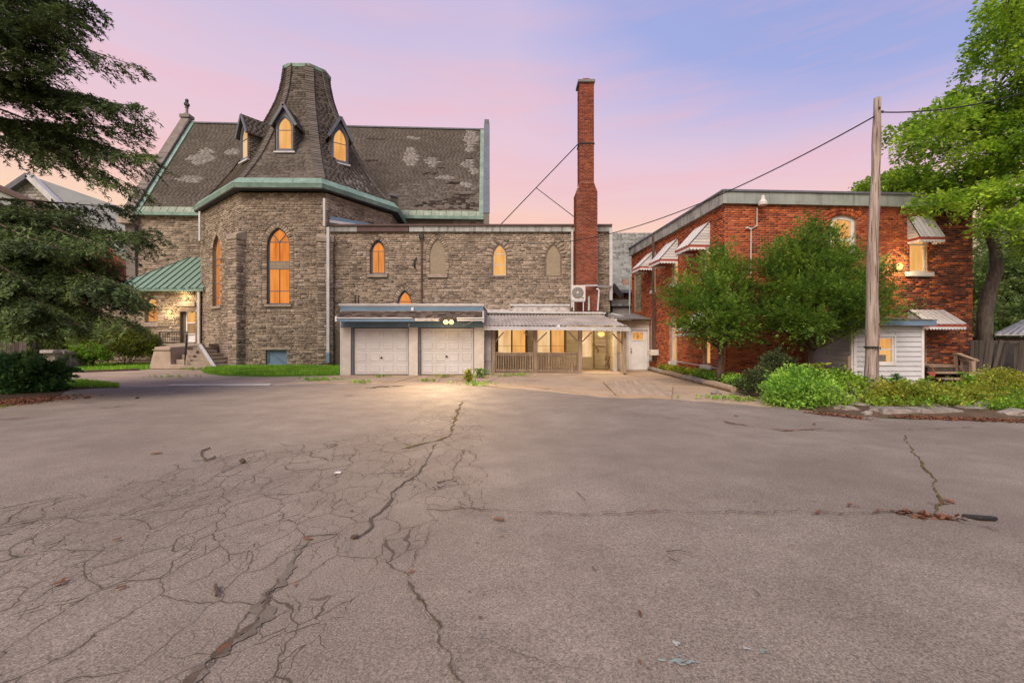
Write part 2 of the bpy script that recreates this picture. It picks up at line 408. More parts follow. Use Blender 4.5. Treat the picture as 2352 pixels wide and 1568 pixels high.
class MB:
    def __init__(s):
        s.v, s.f = [], []

    def add(s, vs, fs):
        b = len(s.v)
        s.v += [tuple(p) for p in vs]
        s.f += [tuple(b + i for i in f) for f in fs]
        return s

    def box(s, x0, x1, y0, y1, z0, z1):
        return s.add([(x0, y0, z0), (x1, y0, z0), (x1, y1, z0), (x0, y1, z0), (x0, y0, z1), (x1, y0, z1), (x1, y1, z1), (x0, y1, z1)],
                     [(0, 3, 2, 1), (4, 5, 6, 7), (0, 1, 5, 4), (1, 2, 6, 5), (2, 3, 7, 6), (3, 0, 4, 7)])

    def hexa(s, p):
        return s.add(p, [(0, 3, 2, 1), (4, 5, 6, 7), (0, 1, 5, 4), (1, 2, 6, 5), (2, 3, 7, 6), (3, 0, 4, 7)])

    def fbox(s, fr, u0, u1, v0, v1, d0, d1):
        """box in a wall frame; d is out of the wall"""
        P = fr.pt
        return s.hexa([P(u0, v0, d1), P(u1, v0, d1), P(u1, v0, d0), P(u0, v0, d0), P(u0, v1, d1), P(u1, v1, d1), P(u1, v1, d0), P(u0, v1, d0)])

    def prism(s, poly, off):
        """polygon (3D points) extruded by a vector"""
        k = len(poly)
        a = [Vector(p) for p in poly]
        b = [p + Vector(off) for p in a]
        return s.add(a + b, [tuple(range(k))[::-1], tuple(range(k, 2 * k))] + [(i, (i + 1) % k, k + (i + 1) % k, k + i) for i in range(k)])

    def beam(s, a, b, w, h, up=(0, 0, 1)):
        a, b = Vector(a), Vector(b)
        d = (b - a).normalized()
        up = Vector(up)
        if abs(d.dot(up)) > 0.98:
            up = Vector((0, 1, 0))
        r = d.cross(up).normalized() * (w / 2)
        q = r.cross(d).normalized() * (h / 2)
        return s.hexa([a - r - q, a + r - q, b + r - q, b - r - q, a - r + q, a + r + q, b + r + q, b - r + q])

    def tube(s, path, r, k=6, r1=None, cap=True):
        path = [Vector(p) for p in path]
        m = len(path)
        rs = r if isinstance(r, (list, tuple)) else [r + ((r1 if r1 is not None else r) - r) * i / max(1, m - 1) for i in range(m)]
        base = len(s.v)
        prev = None
        for i, p in enumerate(path):
            d = (path[min(i + 1, m - 1)] - path[max(i - 1, 0)]).normalized()
            ref = Vector((0, 0, 1)) if abs(d.z) < 0.95 else Vector((1, 0, 0))
            a = prev if prev is not None else d.cross(ref).normalized()
            a = (a - d * a.dot(d))
            a = a.normalized() if a.length > 1e-6 else d.cross(ref).normalized()
            prev = a
            b = d.cross(a)
            for j in range(k):
                th = 2 * math.pi * j / k
                s.v.append(tuple(p + (a * math.cos(th) + b * math.sin(th)) * rs[i]))
        for i in range(m - 1):
            for j in range(k):
                s.f.append((base + i * k + j, base + i * k + (j + 1) % k, base + (i + 1) * k + (j + 1) % k, base + (i + 1) * k + j))
        if cap:
            s.f.append(tuple(base + j for j in range(k))[::-1])
            s.f.append(tuple(base + (m - 1) * k + j for j in range(k)))
        return s

    def lathe(s, c, prof, k=16, axis=(0, 0, 1)):
        """prof: list of (radius, height)"""
        ax = Vector(axis).normalized()
        ref = Vector((1, 0, 0)) if abs(ax.x) < 0.9 else Vector((0, 1, 0))
        a = ax.cross(ref).normalized()
        b = ax.cross(a)
        base = len(s.v)
        c = Vector(c)
        for (r, h) in prof:
            for j in range(k):
                th = 2 * math.pi * j / k
                s.v.append(tuple(c + ax * h + (a * math.cos(th) + b * math.sin(th)) * r))
        for i in range(len(prof) - 1):
            for j in range(k):
                s.f.append((base + i * k + j, base + i * k + (j + 1) % k, base + (i + 1) * k + (j + 1) % k, base + (i + 1) * k + j))
        s.f.append(tuple(base + j for j in range(k))[::-1])
        s.f.append(tuple(base + (len(prof) - 1) * k + j for j in range(k)))
        return s

    def blob(s, c, r, seed=0, rough=0.2, sub=2):
        bm = bmesh.new()
        bmesh.ops.create_icosphere(bm, subdivisions=sub, radius=1.0)
        q = random.Random(seed)
        ph = [q.uniform(0, 6) for _ in range(6)]
        for v in bm.verts:
            p = v.co
            k = 1 + rough * (math.sin(3 * p.x + ph[0]) * math.sin(2.6 * p.y + ph[1]) + 0.6 * math.sin(5 * p.z + ph[2]) * math.sin(4 * p.x + ph[3])) + q.uniform(-rough, rough) * 0.25
            v.co = Vector((p.x * r[0] * k, p.y * r[1] * k, p.z * r[2] * k))
        bm.verts.index_update()
        s.add([Vector(c) + v.co for v in bm.verts], [tuple(v.index for v in f.verts) for f in bm.faces])
        bm.free()
        return s

    def build(s, name, mat, parent=None, kind=None, smooth=False, bevel=0.0):
        me = bpy.data.meshes.new(name)
        me.from_pydata(s.v, [], s.f)
        if bevel > 0:
            bm = bmesh.new()
            bm.from_mesh(me)
            bmesh.ops.bevel(bm, geom=list(bm.edges), offset=bevel, segments=1, affect='EDGES', clamp_overlap=True)
            bm.to_mesh(me)
            bm.free()
        bm = bmesh.new()
        bm.from_mesh(me)
        bmesh.ops.recalc_face_normals(bm, faces=bm.faces)
        bm.to_mesh(me)
        bm.free()
        if smooth:
            for p in me.polygons:
                p.use_smooth = True
        me.update()
        return link(name, me, mat, parent, kind)


class Frame:
    """a vertical wall plane: a = its left foot seen from outside, b = its right foot"""
    def __init__(s, a, b, z0=0.0):
        s.o = Vector((a[0], a[1], z0))
        e = Vector((b[0], b[1], z0)) - s.o
        s.L = e.length
        s.U = e.normalized()
        s.V = Vector((0, 0, 1))
        s.N = s.U.cross(s.V)

    def pt(s, u, v, d=0.0):
        return s.o + s.U * u + s.V * v + s.N * d

    def px(s, x, y, d=0.0):
        """wall coordinates of what the picture shows at (x, y)"""
        e = Vector((0, 0, H))
        r = Vector(((x - CX) / F, 1.0, -(y - CY) / F))
        k = (s.o + s.N * d - e).dot(s.N) / r.dot(s.N)
        p = e + r * k - s.o
        return p.dot(s.U), p.z

    def rect(s, x0, y0, x1, y1, d=0.0):
        a = s.px(x0, (y0 + y1) / 2, d)[0]
        b = s.px(x1, (y0 + y1) / 2, d)[0]
        xm = (x0 + x1) / 2
        return a, b, s.px(xm, y1, d)[1], s.px(xm, y0, d)[1]


def rectpoly(u0, u1, v0, v1):
    return [(u0, v0), (u1, v0), (u1, v1), (u0, v1)]


def lancet(u0, u1, v0, v1, spring=None, k=7, pointed=True):
    """window outline with a pointed (or round / segmental) head"""
    w2 = (u1 - u0) / 2
    uc = (u0 + u1) / 2
    if spring is None:
        spring = v1 - w2 * 1.55
    h = v1 - spring
    pts = [(u0, v0), (u1, v0), (u1, spring)]
    if pointed:
        R = (w2 * w2 + h * h) / (2 * w2)
        a1 = math.asin(min(1, h / R))
        for i in range(1, k):
            a = a1 * i / k
            pts.append((u1 - R + R * math.cos(a), spring + R * math.sin(a)))
        pts.append((uc, v1))
        for i in range(k - 1, 0, -1):
            a = a1 * i / k
            pts.append((u0 + R - R * math.cos(a), spring + R * math.sin(a)))
    else:
        R = (w2 * w2 + h * h) / (2 * h)
        a1 = math.asin(min(1, w2 / R))
        for i in range(1, 2 * k):
            a = a1 - a1 * i / k
            pts.append((uc + R * math.sin(a), v1 - R + R * math.cos(a)))
    pts.append((u0, spring))
    return pts


def interval(poly, v):
    us = []
    k = len(poly)
    for i in range(k):
        (ua, va), (ub, vb) = poly[i], poly[(i + 1) % k]
        if (va - v) * (vb - v) <= 0 and va != vb:
            us.append(ua + (ub - ua) * (v - va) / (vb - va))
    return (min(us), max(us)) if len(us) >= 2 else None


def clip(poly, axis, val, keep_less):
    out = []
    k = len(poly)
    for i in range(k):
        a, b = poly[i], poly[(i + 1) % k]
        ia = (a[axis] <= val) == keep_less
        ib = (b[axis] <= val) == keep_less
        if ia:
            out.append(a)
        if ia != ib and a[axis] != b[axis]:
            t = (val - a[axis]) / (b[axis] - a[axis])
            out.append((a[0] + (b[0] - a[0]) * t, a[1] + (b[1] - a[1]) * t))
    return out


def inset(poly, w):
    """inset of a convex anticlockwise polygon"""
    k = len(poly)
    out = []
    for i in range(k):
        p0, p1, p2 = Vector(poly[i - 1]), Vector(poly[i]), Vector(poly[(i + 1) % k])
        d1, d2 = (p1 - p0).normalized(), (p2 - p1).normalized()
        n1, n2 = Vector((-d1.y, d1.x)), Vector((-d2.y, d2.x))
        m = (n1 + n2)
        m = m / max(0.3, m.length_squared) * 2 if m.length > 1e-6 else n1
        out.append(tuple(p1 + m * w))
    return out


def wall(name, fr, outline, openings, mat, parent, depth=0.3, kind=None):
    loops = [[Vector((u, v, 0)) for u, v in lp] for lp in [outline] + openings]
    flat = [p for lp in [outline] + openings for p in lp]
    tris = tessellate_polygon(loops)
    mb = MB()
    mb.add([fr.pt(u, v) for u, v in flat], [tuple(t) for t in tris])
    for op in openings:
        k = len(op)
        mb.add([fr.pt(u, v) for u, v in op] + [fr.pt(u, v, -depth) for u, v in op], [(i, (i + 1) % k, k + (i + 1) % k, k + i) for i in range(k)])
    me = bpy.data.meshes.new(name)
    me.from_pydata(mb.v, [], mb.f)
    me.update()
    return link(name, me, mat, parent, kind)


class Pieces:
    """stones, bricks or shingles: origin and three edge vectors each"""
    def __init__(s):
        s.o, s.ax, s.ay, s.az, s.k, s.m = [], [], [], [], [], []

    def add(s, o, ax, ay, az, k=0, m=0):
        s.o.append(tuple(o)); s.ax.append(tuple(ax)); s.ay.append(tuple(ay)); s.az.append(tuple(az)); s.k.append(k); s.m.append(m)

    def emit(s, variants, name, stuff, mats, parent, limit=300, by='xz'):
        if not s.o:
            return
        O, A, B, C = (np.array(q) for q in (s.o, s.ax, s.ay, s.az))
        K, M_ = np.array(s.k), np.array(s.m)
        e = np.array((0, 0, H))
        d2 = ((O + A * 0.5 - e) ** 2).sum(1)
        second = C if by == 'xz' else B
        nrm = np.cross(A, second)
        view = (e - O)
        area = np.abs((nrm * view).sum(1)) / (np.sqrt(d2) * d2)
        xp = CX + O[:, 0] * F / np.maximum(O[:, 1], 0.5)
        area = np.where((xp < 20) | (xp > 2340), area * 0.05, area)
        order = np.argsort(-area)
        one, rest = order[:limit], order[limit:]
        cache = {}
        for i in one:
            key = (int(K[i]), int(M_[i]))
            if key not in cache:
                vv, ff = variants[K[i]]
                me = np_mesh(name, vv, ff)
                me.materials.append(MATS[mats[M_[i]]])
                cache[key] = me
            o = bpy.data.objects.new(name, cache[key])
            COL.objects.link(o)
            par(o, parent)
            mtx = Matrix.Identity(4)
            for r in range(3):
                mtx[r][0], mtx[r][1], mtx[r][2], mtx[r][3] = A[i][r], B[i][r], C[i][r], O[i][r]
            o.matrix_basis = mtx
        if len(rest):
            V = np.stack([np.asarray(variants[q][0]) for q in range(len(variants))])
            FF = np.asarray(variants[0][1])
            vv = V[K[rest]]
            P = O[rest][:, None, :] + vv[..., 0:1] * A[rest][:, None, :] + vv[..., 1:2] * B[rest][:, None, :] + vv[..., 2:3] * C[rest][:, None, :]
            nv = V.shape[1]
            fc = FF[None] + (np.arange(len(rest)) * nv)[:, None, None]
            me = np_mesh(stuff, P.reshape(-1, 3), fc.reshape(-1, FF.shape[1]))
            for mm in mats:
                me.materials.append(MATS[mm])
            if len(mats) > 1:
                me.polygons.foreach_set('material_index', np.repeat(M_[rest], len(FF)).astype(np.int32))
            o = bpy.data.objects.new(stuff, me)
            COL.objects.link(o)
            par(o, parent)
            o['kind'] = 'stuff'


def stone_variants(k=10, inset_=0.07, jit=0.10, seed=3):
    """unit blocks 1 x 1 x 1, face towards -y, open at the back"""
    q = np.random.default_rng(seed)
    out = []
    f = [(0, 1, 5, 4), (1, 2, 6, 5), (2, 3, 7, 6), (3, 0, 4, 7), (4, 5, 6, 7)]
    for _ in range(k):
        b = np.array([(0, 0, 0), (1, 0, 0), (1, 0, 1), (0, 0, 1)], float)
        fr = np.array([(inset_, -1, inset_ * 2), (1 - inset_, -1, inset_ * 2), (1 - inset_, -1, 1 - inset_ * 2), (inset_, -1, 1 - inset_ * 2)], float)
        fr[:, 0] += q.uniform(-jit, jit, 4) * 0.5
        fr[:, 2] += q.uniform(-jit, jit, 4)
        fr[:, 1] += q.uniform(0, 0.45, 4)
        b[:, 0] += q.uniform(-0.03, 0.03, 4)
        b[:, 2] += q.uniform(-0.06, 0.06, 4)
        out.append((np.vstack([b, fr]), f))
    return out


STONE_V = stone_variants()
BRICK_V = stone_variants(10, 0.012, 0.02, 5)
for _v, _f in BRICK_V:
    _v[4:, 1] = -1 + RG.uniform(0, 0.25)
SH_F = [(0, 1, 5, 4), (1, 2, 6, 5), (3, 0, 4, 7), (4, 5, 6, 7)]
SHINGLE_V = []
for _k in range(5):
    _v = np.array([(0, 0, 0), (1, 0, 0), (1, 1.25, -0.6), (0, 1.25, -0.6), (0, 0, 1), (1, 0, 1), (1, 1.25, 0.1), (0, 1.25, 0.1)], float)
    _v[[0, 1, 4, 5], 1] += RG.uniform(-0.015, 0.015)
    _v[[4, 5], 2] += RG.uniform(-0.05, 0.05, 2)
    SHINGLE_V.append((_v, SH_F))


def masonry(P, fr, outline, openings, course, length, joint, depth, rg, regular=False, m=0, mfun=None, v0=None):
    vs = [v for _, v in outline]
    v, vmax = (min(vs) if v0 is None else v0), max(vs)
    row = 0
    nv = len(STONE_V) if not regular else len(BRICK_V)
    while v < vmax - course[0] * 0.4:
        h = rg.uniform(*course) if not regular else course[0]
        va, vb = v + joint * 0.5, min(v + h - joint * 0.5, vmax)
        v += h
        row += 1
        ia, ib = interval(outline, va + 1e-4), interval(outline, vb - 1e-4)
        if not ia or not ib:
            continue
        segs = [(max(ia[0], ib[0]), min(ia[1], ib[1]))]
        for op in openings:
            its = [q for q in (interval(op, va), interval(op, (va + vb) / 2), interval(op, vb)) if q]
            if not its:
                continue
            a, b = min(q[0] for q in its) - joint, max(q[1] for q in its) + joint
            ns = []
            for s0, s1 in segs:
                if b <= s0 or a >= s1:
                    ns.append((s0, s1))
                else:
                    if a > s0:
                        ns.append((s0, a))
                    if b < s1:
                        ns.append((b, s1))
            segs = ns
        for s0, s1 in segs:
            if regular:
                L = length[0]
                u = math.floor(s0 / L) * L - (L / 2 if row % 2 else 0)
                while u < s1:
                    a, b = max(u + joint * 0.5, s0), min(u + L - joint * 0.5, s1)
                    u += L
                    if b - a < 0.03:
                        continue
                    d = rg.uniform(*depth)
                    P.add(fr.pt(a, va), fr.U * (b - a), -fr.N * d, fr.V * (vb - va), rg.integers(nv), mfun((a + b) / 2, va, rg) if mfun else m)
            else:
                u = s0
                while u < s1 - 0.02:
                    L = rg.uniform(*length)
                    if rg.random() < 0.2:
                        L *= 1.5
                    if s1 - (u + L) < length[0] * 0.7:
                        L = s1 - u
                    d = rg.uniform(*depth)
                    hh = vb - va
                    P.add(fr.pt(u + joint * 0.5, va), fr.U * (L - joint), -fr.N * d, fr.V * hh, rg.integers(nv), mfun(u, va, rg) if mfun else m)
                    u += L


def arch_stones(P, fr, poly, width, depth, n_each, m=0, jag=0.0, rg=RG):
    """wedge stones around the head of an opening, laid as blocks along the outline"""
    vs = max(v for _, v in poly)
    k = len(poly)
    head = poly[2:k]
    # walk along the head from the right springing to the left springing
    pts = [Vector(p) for p in head]
    seg = [(pts[i + 1] - pts[i]).length for i in range(len(pts) - 1)]
    tot = sum(seg)
    n = max(4, int(tot / n_each))
    step = tot / n
    for q in range(n):
        s0 = (q + 0.06) * step
        s1 = (q + 0.94) * step

        def at(s_):
            for i, L in enumerate(seg):
                if s_ <= L or i == len(seg) - 1:
                    t_ = min(1, s_ / L)
                    return pts[i].lerp(pts[i + 1], t_), (pts[i + 1] - pts[i]).normalized()
                s_ -= L
        a, d = at(s0)
        b, _ = at(s1)
        e = b - a
        nn = Vector((e.y, -e.x)).normalized()
        wd = width * (1 + rg.uniform(-jag, jag))
        dd = rg.uniform(*depth)
        o = fr.pt(b.x, b.y)
        ax = fr.U * (a.x - b.x) + fr.V * (a.y - b.y)
        az = fr.U * (nn.x * wd) + fr.V * (nn.y * wd)
        P.add(o, ax, -fr.N * dd, az, rg.integers(len(STONE_V)), m)


def grow(poly, w):
    return inset(poly, -w)


def window(fr, poly, parent, pane='amber_glow', frame='grey_blue_trim', recess=0.16, fw=0.07, hl=(), vl=(), bar=0.035, name='window', bands=None, sill=None, sillmat='dressed_stone',
           skip_panes=()):
    """frame ring + glazing bars; each pane is a sub-part. hl: heights of cross bars; vl: list of (u, v0, v1) upright bars"""
    inn = inset(poly, fw)
    k = len(poly)
    mb = MB()
    d0, d1 = -recess, -recess + 0.06
    mb.add([fr.pt(u, v, d1) for u, v in poly] + [fr.pt(u, v, d1) for u, v in inn] + [fr.pt(u, v, d0) for u, v in inn],
           [(i, (i + 1) % k, k + (i + 1) % k, k + i) for i in range(k)] + [(k + i, k + (i + 1) % k, 2 * k + (i + 1) % k, 2 * k + i) for i in range(k)])
    for v in hl:
        iv = interval(inn, v)
        if iv:
            mb.fbox(fr, iv[0], iv[1], v - bar / 2, v + bar / 2, d0 + 0.004, d1 - 0.012)
    for u, a, b in vl:
        mb.fbox(fr, u - bar / 2, u + bar / 2, a, b, d0 + 0.004, d1 - 0.015)
    w_ = mb.build(name, frame, parent)
    cells = [inn]
    for v in hl:
        cells = [c for q in cells for c in (clip(q, 1, v, True), clip(q, 1, v, False)) if len(c) > 2]
    for u, a, b in vl:
        nc = []
        for q in cells:
            mid = sum(p[1] for p in q) / len(q)
            if a <= mid <= b:
                nc += [c for c in (clip(q, 0, u, True), clip(q, 0, u, False)) if len(c) > 2]
            else:
                nc.append(q)
        cells = nc
    for ci, q in enumerate(cells):
        mp = MB()
        mp.add([fr.pt(u, v, d0 + 0.002) for u, v in q] + [fr.pt(u, v, d0 - 0.008) for u, v in q],
               [tuple(range(len(q)))] + [tuple(range(len(q), 2 * len(q)))[::-1]] + [(i, (i + 1) % len(q), len(q) + (i + 1) % len(q), len(q) + i) for i in range(len(q))])
        pm = pane if not isinstance(pane, (list, tuple)) else pane[ci % len(pane)]
        mp.build('pane', pm, w_)
    if sill:
        us = [p[0] for p in poly]
        vb = min(p[1] for p in poly)
        MB().fbox(fr, min(us) - sill[0], max(us) + sill[0], vb - sill[1], vb - 0.003, -recess, sill[2]).build('sill', sillmat, w_, bevel=0.012)
    return w_


def shingle_quad(P, a, b, c, d, expo, width, thick, rg, mfun=None):
    """roof field: a,b = lower edge (left, right), c,d = upper edge (right, left)"""
    a, b, c, d = map(Vector, (a, b, c, d))
    nrm = (b - a).cross(d - a).normalized()
    rise = ((d - a).length + (c - b).length) / 2
    rows = max(1, int(round(rise / expo)))
    for r in range(rows):
        t0, t1 = r / rows, (r + 1) / rows
        l0, r0 = a.lerp(d, t0), b.lerp(c, t0)
        l1, r1 = a.lerp(d, t1), b.lerp(c, t1)
        e = r0 - l0
        L = e.length
        if L < 0.05:
            continue
        ex = e / L
        up = ((l1 - l0) + (r1 - r0)) / 2
        up = up - ex * up.dot(ex)
        u = -rg.uniform(0, width)
        while u < L:
            wd = width * rg.uniform(0.8, 1.2)
            s0, s1 = max(u, 0), min(u + wd - 0.006, L)
            u += wd
            if s1 - s0 < 0.02:
                continue
            o = l0 + ex * s0 + nrm * 0.004
            mi = mfun(o, rg) if mfun else 0
            P.add(o, ex * (s1 - s0), up, nrm * thick * rg.uniform(0.93, 1.08), rg.integers(len(SHINGLE_V)), mi)


# ------------------------------------------------------------------ foliage helpers
def rand_unit(k, rg):
    v = rg.normal(size=(k, 3))
    return v / np.linalg.norm(v, axis=1, keepdims=True)


def nz(v):
    return v / np.maximum(np.linalg.norm(v, axis=-1, keepdims=True), 1e-9)


def sprays(C, D, n, slen, swid, L, Wd, rg, noise=0.35, flat=0.25, updown=0.0, taper=0.6):
    """n leaves on each spray: C centres (N,3), D directions (N,3); scalars or (N,1) arrays. Returns verts, faces (quads)"""
    Nn = len(C)
    D = nz(D)
    up = np.array((0, 0, 1.0))
    S = nz(np.cross(D, up) + 1e-4)
    T = rg.random((Nn, n, 1))
    side = rg.uniform(-1, 1, (Nn, n, 1))
    sl = np.broadcast_to(np.asarray(slen, float).reshape(-1, 1, 1), (Nn, 1, 1))
    sw = np.broadcast_to(np.asarray(swid, float).reshape(-1, 1, 1), (Nn, 1, 1))
    upv = np.cross(S, D)
    pos = C[:, None, :] + D[:, None, :] * T * sl + S[:, None, :] * side * sw * (1 - taper * T) + upv[:, None, :] * rg.normal(size=(Nn, n, 1)) * sw * flat
    pos[..., 2] -= updown * (T[..., 0] ** 2 + np.abs(side[..., 0]) * 0.5) * sl[..., 0]
    ax = D[:, None, :] * 0.8 + S[:, None, :] * np.sign(side) * (0.35 + 0.6 * np.abs(side)) + rg.normal(size=(Nn, n, 3)) * noise
    ax = nz(ax)
    nrm = nz(upv[:, None, :] + rg.normal(size=(Nn, n, 3)) * noise * 1.5)
    bx = nz(np.cross(nrm, ax))
    sc_ = rg.uniform(0.65, 1.35, (Nn, n, 1))
    a = ax * (L * sc_ * 0.5)
    b = bx * (Wd * sc_ * 0.5)
    v = np.stack([pos - a, pos + b - a * 0.15, pos + a, pos - b - a * 0.15], axis=2).reshape(-1, 3)
    f = np.arange(len(v)).reshape(-1, 4)
    return v, f


def merge(parts):
    vs, fs, b = [], [], 0
    for v, f in parts:
        vs.append(v)
        fs.append(f + b)
        b += len(v)
    return np.vstack(vs), np.vstack(fs)


def leaf_object(name, parts, mat, parent=None, kind=None):
    v, f = merge(parts) if isinstance(parts, list) else parts
    return link(name, np_mesh(name, v, f), mat, parent, kind)


def bush_sprays(c, r, n_spray, n_leaf, L, Wd, rg, slen=0.25, droop=0.25, shell=0.55, up=0.35, noise=0.4, bottom=-0.6):
    """sprays filling an ellipsoid, mostly near its skin, pointing outward"""
    u = rand_unit(n_spray, rg)
    u[:, 2] = np.where(u[:, 2] < bottom, -u[:, 2] * 0.6, u[:, 2])
    rad = rg.uniform(shell, 1.0, (n_spray, 1)) ** 0.7
    lump = 1 + 0.16 * np.sin(u[:, :1] * 5 + c[0]) * np.sin(u[:, 1:2] * 4 + c[1] * 2) + 0.10 * np.sin(u[:, 2:3] * 7 + c[0] * 3)
    C = np.array(c)[None] + u * rad * lump * np.array(r)[None]
    D = u * np.array([1, 1, 0.5]) + np.array((0, 0, up)) + rg.normal(size=(n_spray, 3)) * 0.3
    return sprays(C, D, n_leaf, slen, slen * 0.55, L, Wd, rg, noise=noise, updown=droop)

# ================================================================== GROUND
def ground_mat():
    m = bpy.data.materials.new('asphalt')
    m.use_nodes = True
    t = m.node_tree
    t.nodes.clear()
    n = N(t)
    g = n('NewGeometry')
    P = g.outputs['Position']
    big = n.noise(P, 0.32, 6, 0.68)
    mid = n.noise(P, 1.7, 6, 0.65)
    fine = n.noise(P, 80.0, 3, 0.8)
    grit = n('TexVoronoi', {'Vector': P, 'Scale': 95.0})
    col = n.ramp(big, [(0.30, (0.134, 0.113, 0.094)), (0.5, (0.192, 0.164, 0.138)), (0.70, (0.248, 0.215, 0.183))])
    col = n.mix(n.ramp(mid, [(0.38, 0.0), (0.72, 0.6)]), col, (0.13, 0.105, 0.09))
    col = n.mix(0.75, col, n.ramp(fine, [(0.30, 0.12), (0.50, 0.95), (0.70, 2.0)]), 'MULTIPLY')
    col = n.mix(n.ramp(n.math('MULTIPLY', grit.outputs['Distance'], 1.0), [(0.0, 0.35), (0.35, 0.0)]), col, (0.36, 0.315, 0.28))
    # crack network, only where the old surface has broken up
    att = n('Attribute', attribute_name='broken')
    brk = att.outputs['Fac']
    wv = n('VectorMath', {0: P, 1: n('VectorMath', {0: n('TexNoise', {'Vector': P, 'Scale': 1.9, 'Detail': 4.0, 'Roughness': 0.5}).outputs['Color'], 1: (0.42, 0.42, 0.0)}, operation='MULTIPLY').outputs[0]}, operation='ADD').outputs[0]
    wv = n('Mapping', {'Vector': wv, 'Rotation': (0, 0, math.radians(38)), 'Scale': (1.45, 0.75, 0.0)}).outputs[0]
    v1 = n('TexVoronoi', {'Vector': wv, 'Scale': 2.3, 'Randomness': 1.0}, feature='DISTANCE_TO_EDGE').outputs['Distance']
    v2 = n('TexVoronoi', {'Vector': wv, 'Scale': 5.0, 'Randomness': 1.0}, feature='DISTANCE_TO_EDGE').outputs['Distance']
    wid = n.ramp(n.noise(P, 1.1, 3, 0.6), [(0.32, 0.0), (0.68, 1.0)])
    c1 = n.math('LESS_THAN', v1, n.math('MULTIPLY', n.math('ADD', 0.0062, n.math('MULTIPLY', wid, 0.0058)), 1.0))
    c2 = n.math('MULTIPLY', n.math('LESS_THAN', v2, n.math('ADD', 0.006, n.math('MULTIPLY', wid, 0.0065))), n.ramp(n.noise(P, 0.55, 2), [(0.40, 0.0), (0.46, 1.0)]))
    gate = n.math('GREATER_THAN', n.math('ADD', brk, n.math('MULTIPLY', n.math('SUBTRACT', n.noise(P, 0.9, 4), 0.5), 0.9)), 0.42)
    crack = n.math('MULTIPLY', n.math('MAXIMUM', c1, c2), gate)
    halo = n.math('MULTIPLY', n.math('MULTIPLY', n.ramp(v1, [(0.0, 1.0), (0.07, 0.0)]), 0.28), gate)
    col = n.mix(halo, col, (0.105, 0.083, 0.068))
    col = n.mix(n.math('MULTIPLY', crack, 0.85), col, (0.045, 0.034, 0.026))
    # dirt spots and rusty leaf stains
    ds = n.noise(P, 2.6, 5, 0.7)
    st = n('Attribute', attribute_name='dirty').outputs['Fac']
    dirt = n.math('GREATER_THAN', n.math('ADD', n.math('MULTIPLY', ds, 0.8), n.math('MULTIPLY', st, 0.40)), 0.76)
    col = n.mix(n.math('MULTIPLY', dirt, 0.55), col, (0.075, 0.055, 0.045))
    speck = n.noise(P, 9.0, 2, 0.5)
    col = n.mix(n.math('MULTIPLY', n.math('GREATER_THAN', speck, 0.73), 0.6), col, (0.07, 0.05, 0.04))
    ro = n.ramp(mid, [(0.3, 0.80), (0.7, 0.92)])
    hgt = n.math('SUBTRACT', n.math('ADD', n.math('MULTIPLY', fine, 0.5), n.math('MULTIPLY', mid, 0.6)), n.math('MULTIPLY', crack, 1.2))
    bp = n('Bump', {'Height': hgt, 'Strength': 0.55, 'Distance': 0.02})
    p = n('BsdfPrincipled', {'Base Color': col, 'Roughness': ro, 'Specular IOR Level': 0.4, 'Normal': bp.outputs[0]})
    n('OutputMaterial', {'Surface': p})
    MATS['asphalt'] = m


ground_mat()
pmat('pale_concrete', [(0.0, (0.31, 0.232, 0.160)), (1.0, (0.43, 0.335, 0.245))], nscale=0.8, rough=0.92, bump=0.3, bscale=40, spec=0.15, stain=(0.17, 0.125, 0.075), samt=0.65, sscale=0.8, sthr=(0.48, 0.66))
pmat('old_drive', [(0.0, (0.28, 0.215, 0.165)), (1.0, (0.39, 0.31, 0.245))], nscale=0.7, rough=0.92, bump=0.3, bscale=40, spec=0.15, stain=(0.15, 0.115, 0.095), samt=0.55, sscale=0.6, stretch=(0.5, 1.6, 1))
pmat('soil', [(0.0, (0.055, 0.038, 0.026)), (1.0, (0.12, 0.085, 0.06))], nscale=3, rough=0.97, bump=0.6, bscale=15, spec=0.1)
pmat('turf', [(0.0, (0.07, 0.15, 0.016)), (1.0, (0.14, 0.25, 0.03))], nscale=3, rough=0.97, bump=0.5, bscale=20, spec=0.1)
pmat('crack_dirt', [(0.0, (0.06, 0.048, 0.038)), (1.0, (0.12, 0.095, 0.075))], nscale=5, rough=0.97, bump=0.4, bscale=60, spec=0.05)
pmat('moss_dirt', [(0.0, (0.065, 0.048, 0.02)), (0.6, (0.115, 0.085, 0.032)), (1.0, (0.10, 0.115, 0.03))], nscale=7, rough=0.97, bump=0.5, bscale=60, spec=0.05)
pmat('rust_litter', [(0.0, (0.10, 0.045, 0.028)), (1.0, (0.21, 0.09, 0.05))], nscale=9, rough=0.97, bump=0.5, bscale=60, spec=0.05)
pmat('grey_grit', [(0.0, (0.10, 0.085, 0.07)), (1.0, (0.17, 0.148, 0.125))], nscale=7, rough=0.97, bump=0.5, bscale=60, spec=0.05)
pmat('paint_spill', [(0.0, (0.25, 0.27, 0.28)), (1.0, (0.45, 0.46, 0.47))], nscale=14, rough=0.9, bump=0.1)
pmat('teal_spill', [(0.0, (0.17, 0.225, 0.225)), (1.0, (0.23, 0.28, 0.275))], nscale=14, rough=0.9, bump=0.1)

mb = MB()
mb.box(-260, 260, -60, 420, -0.5, -0.03)
mb.build('ground', 'turf', None, 'structure')

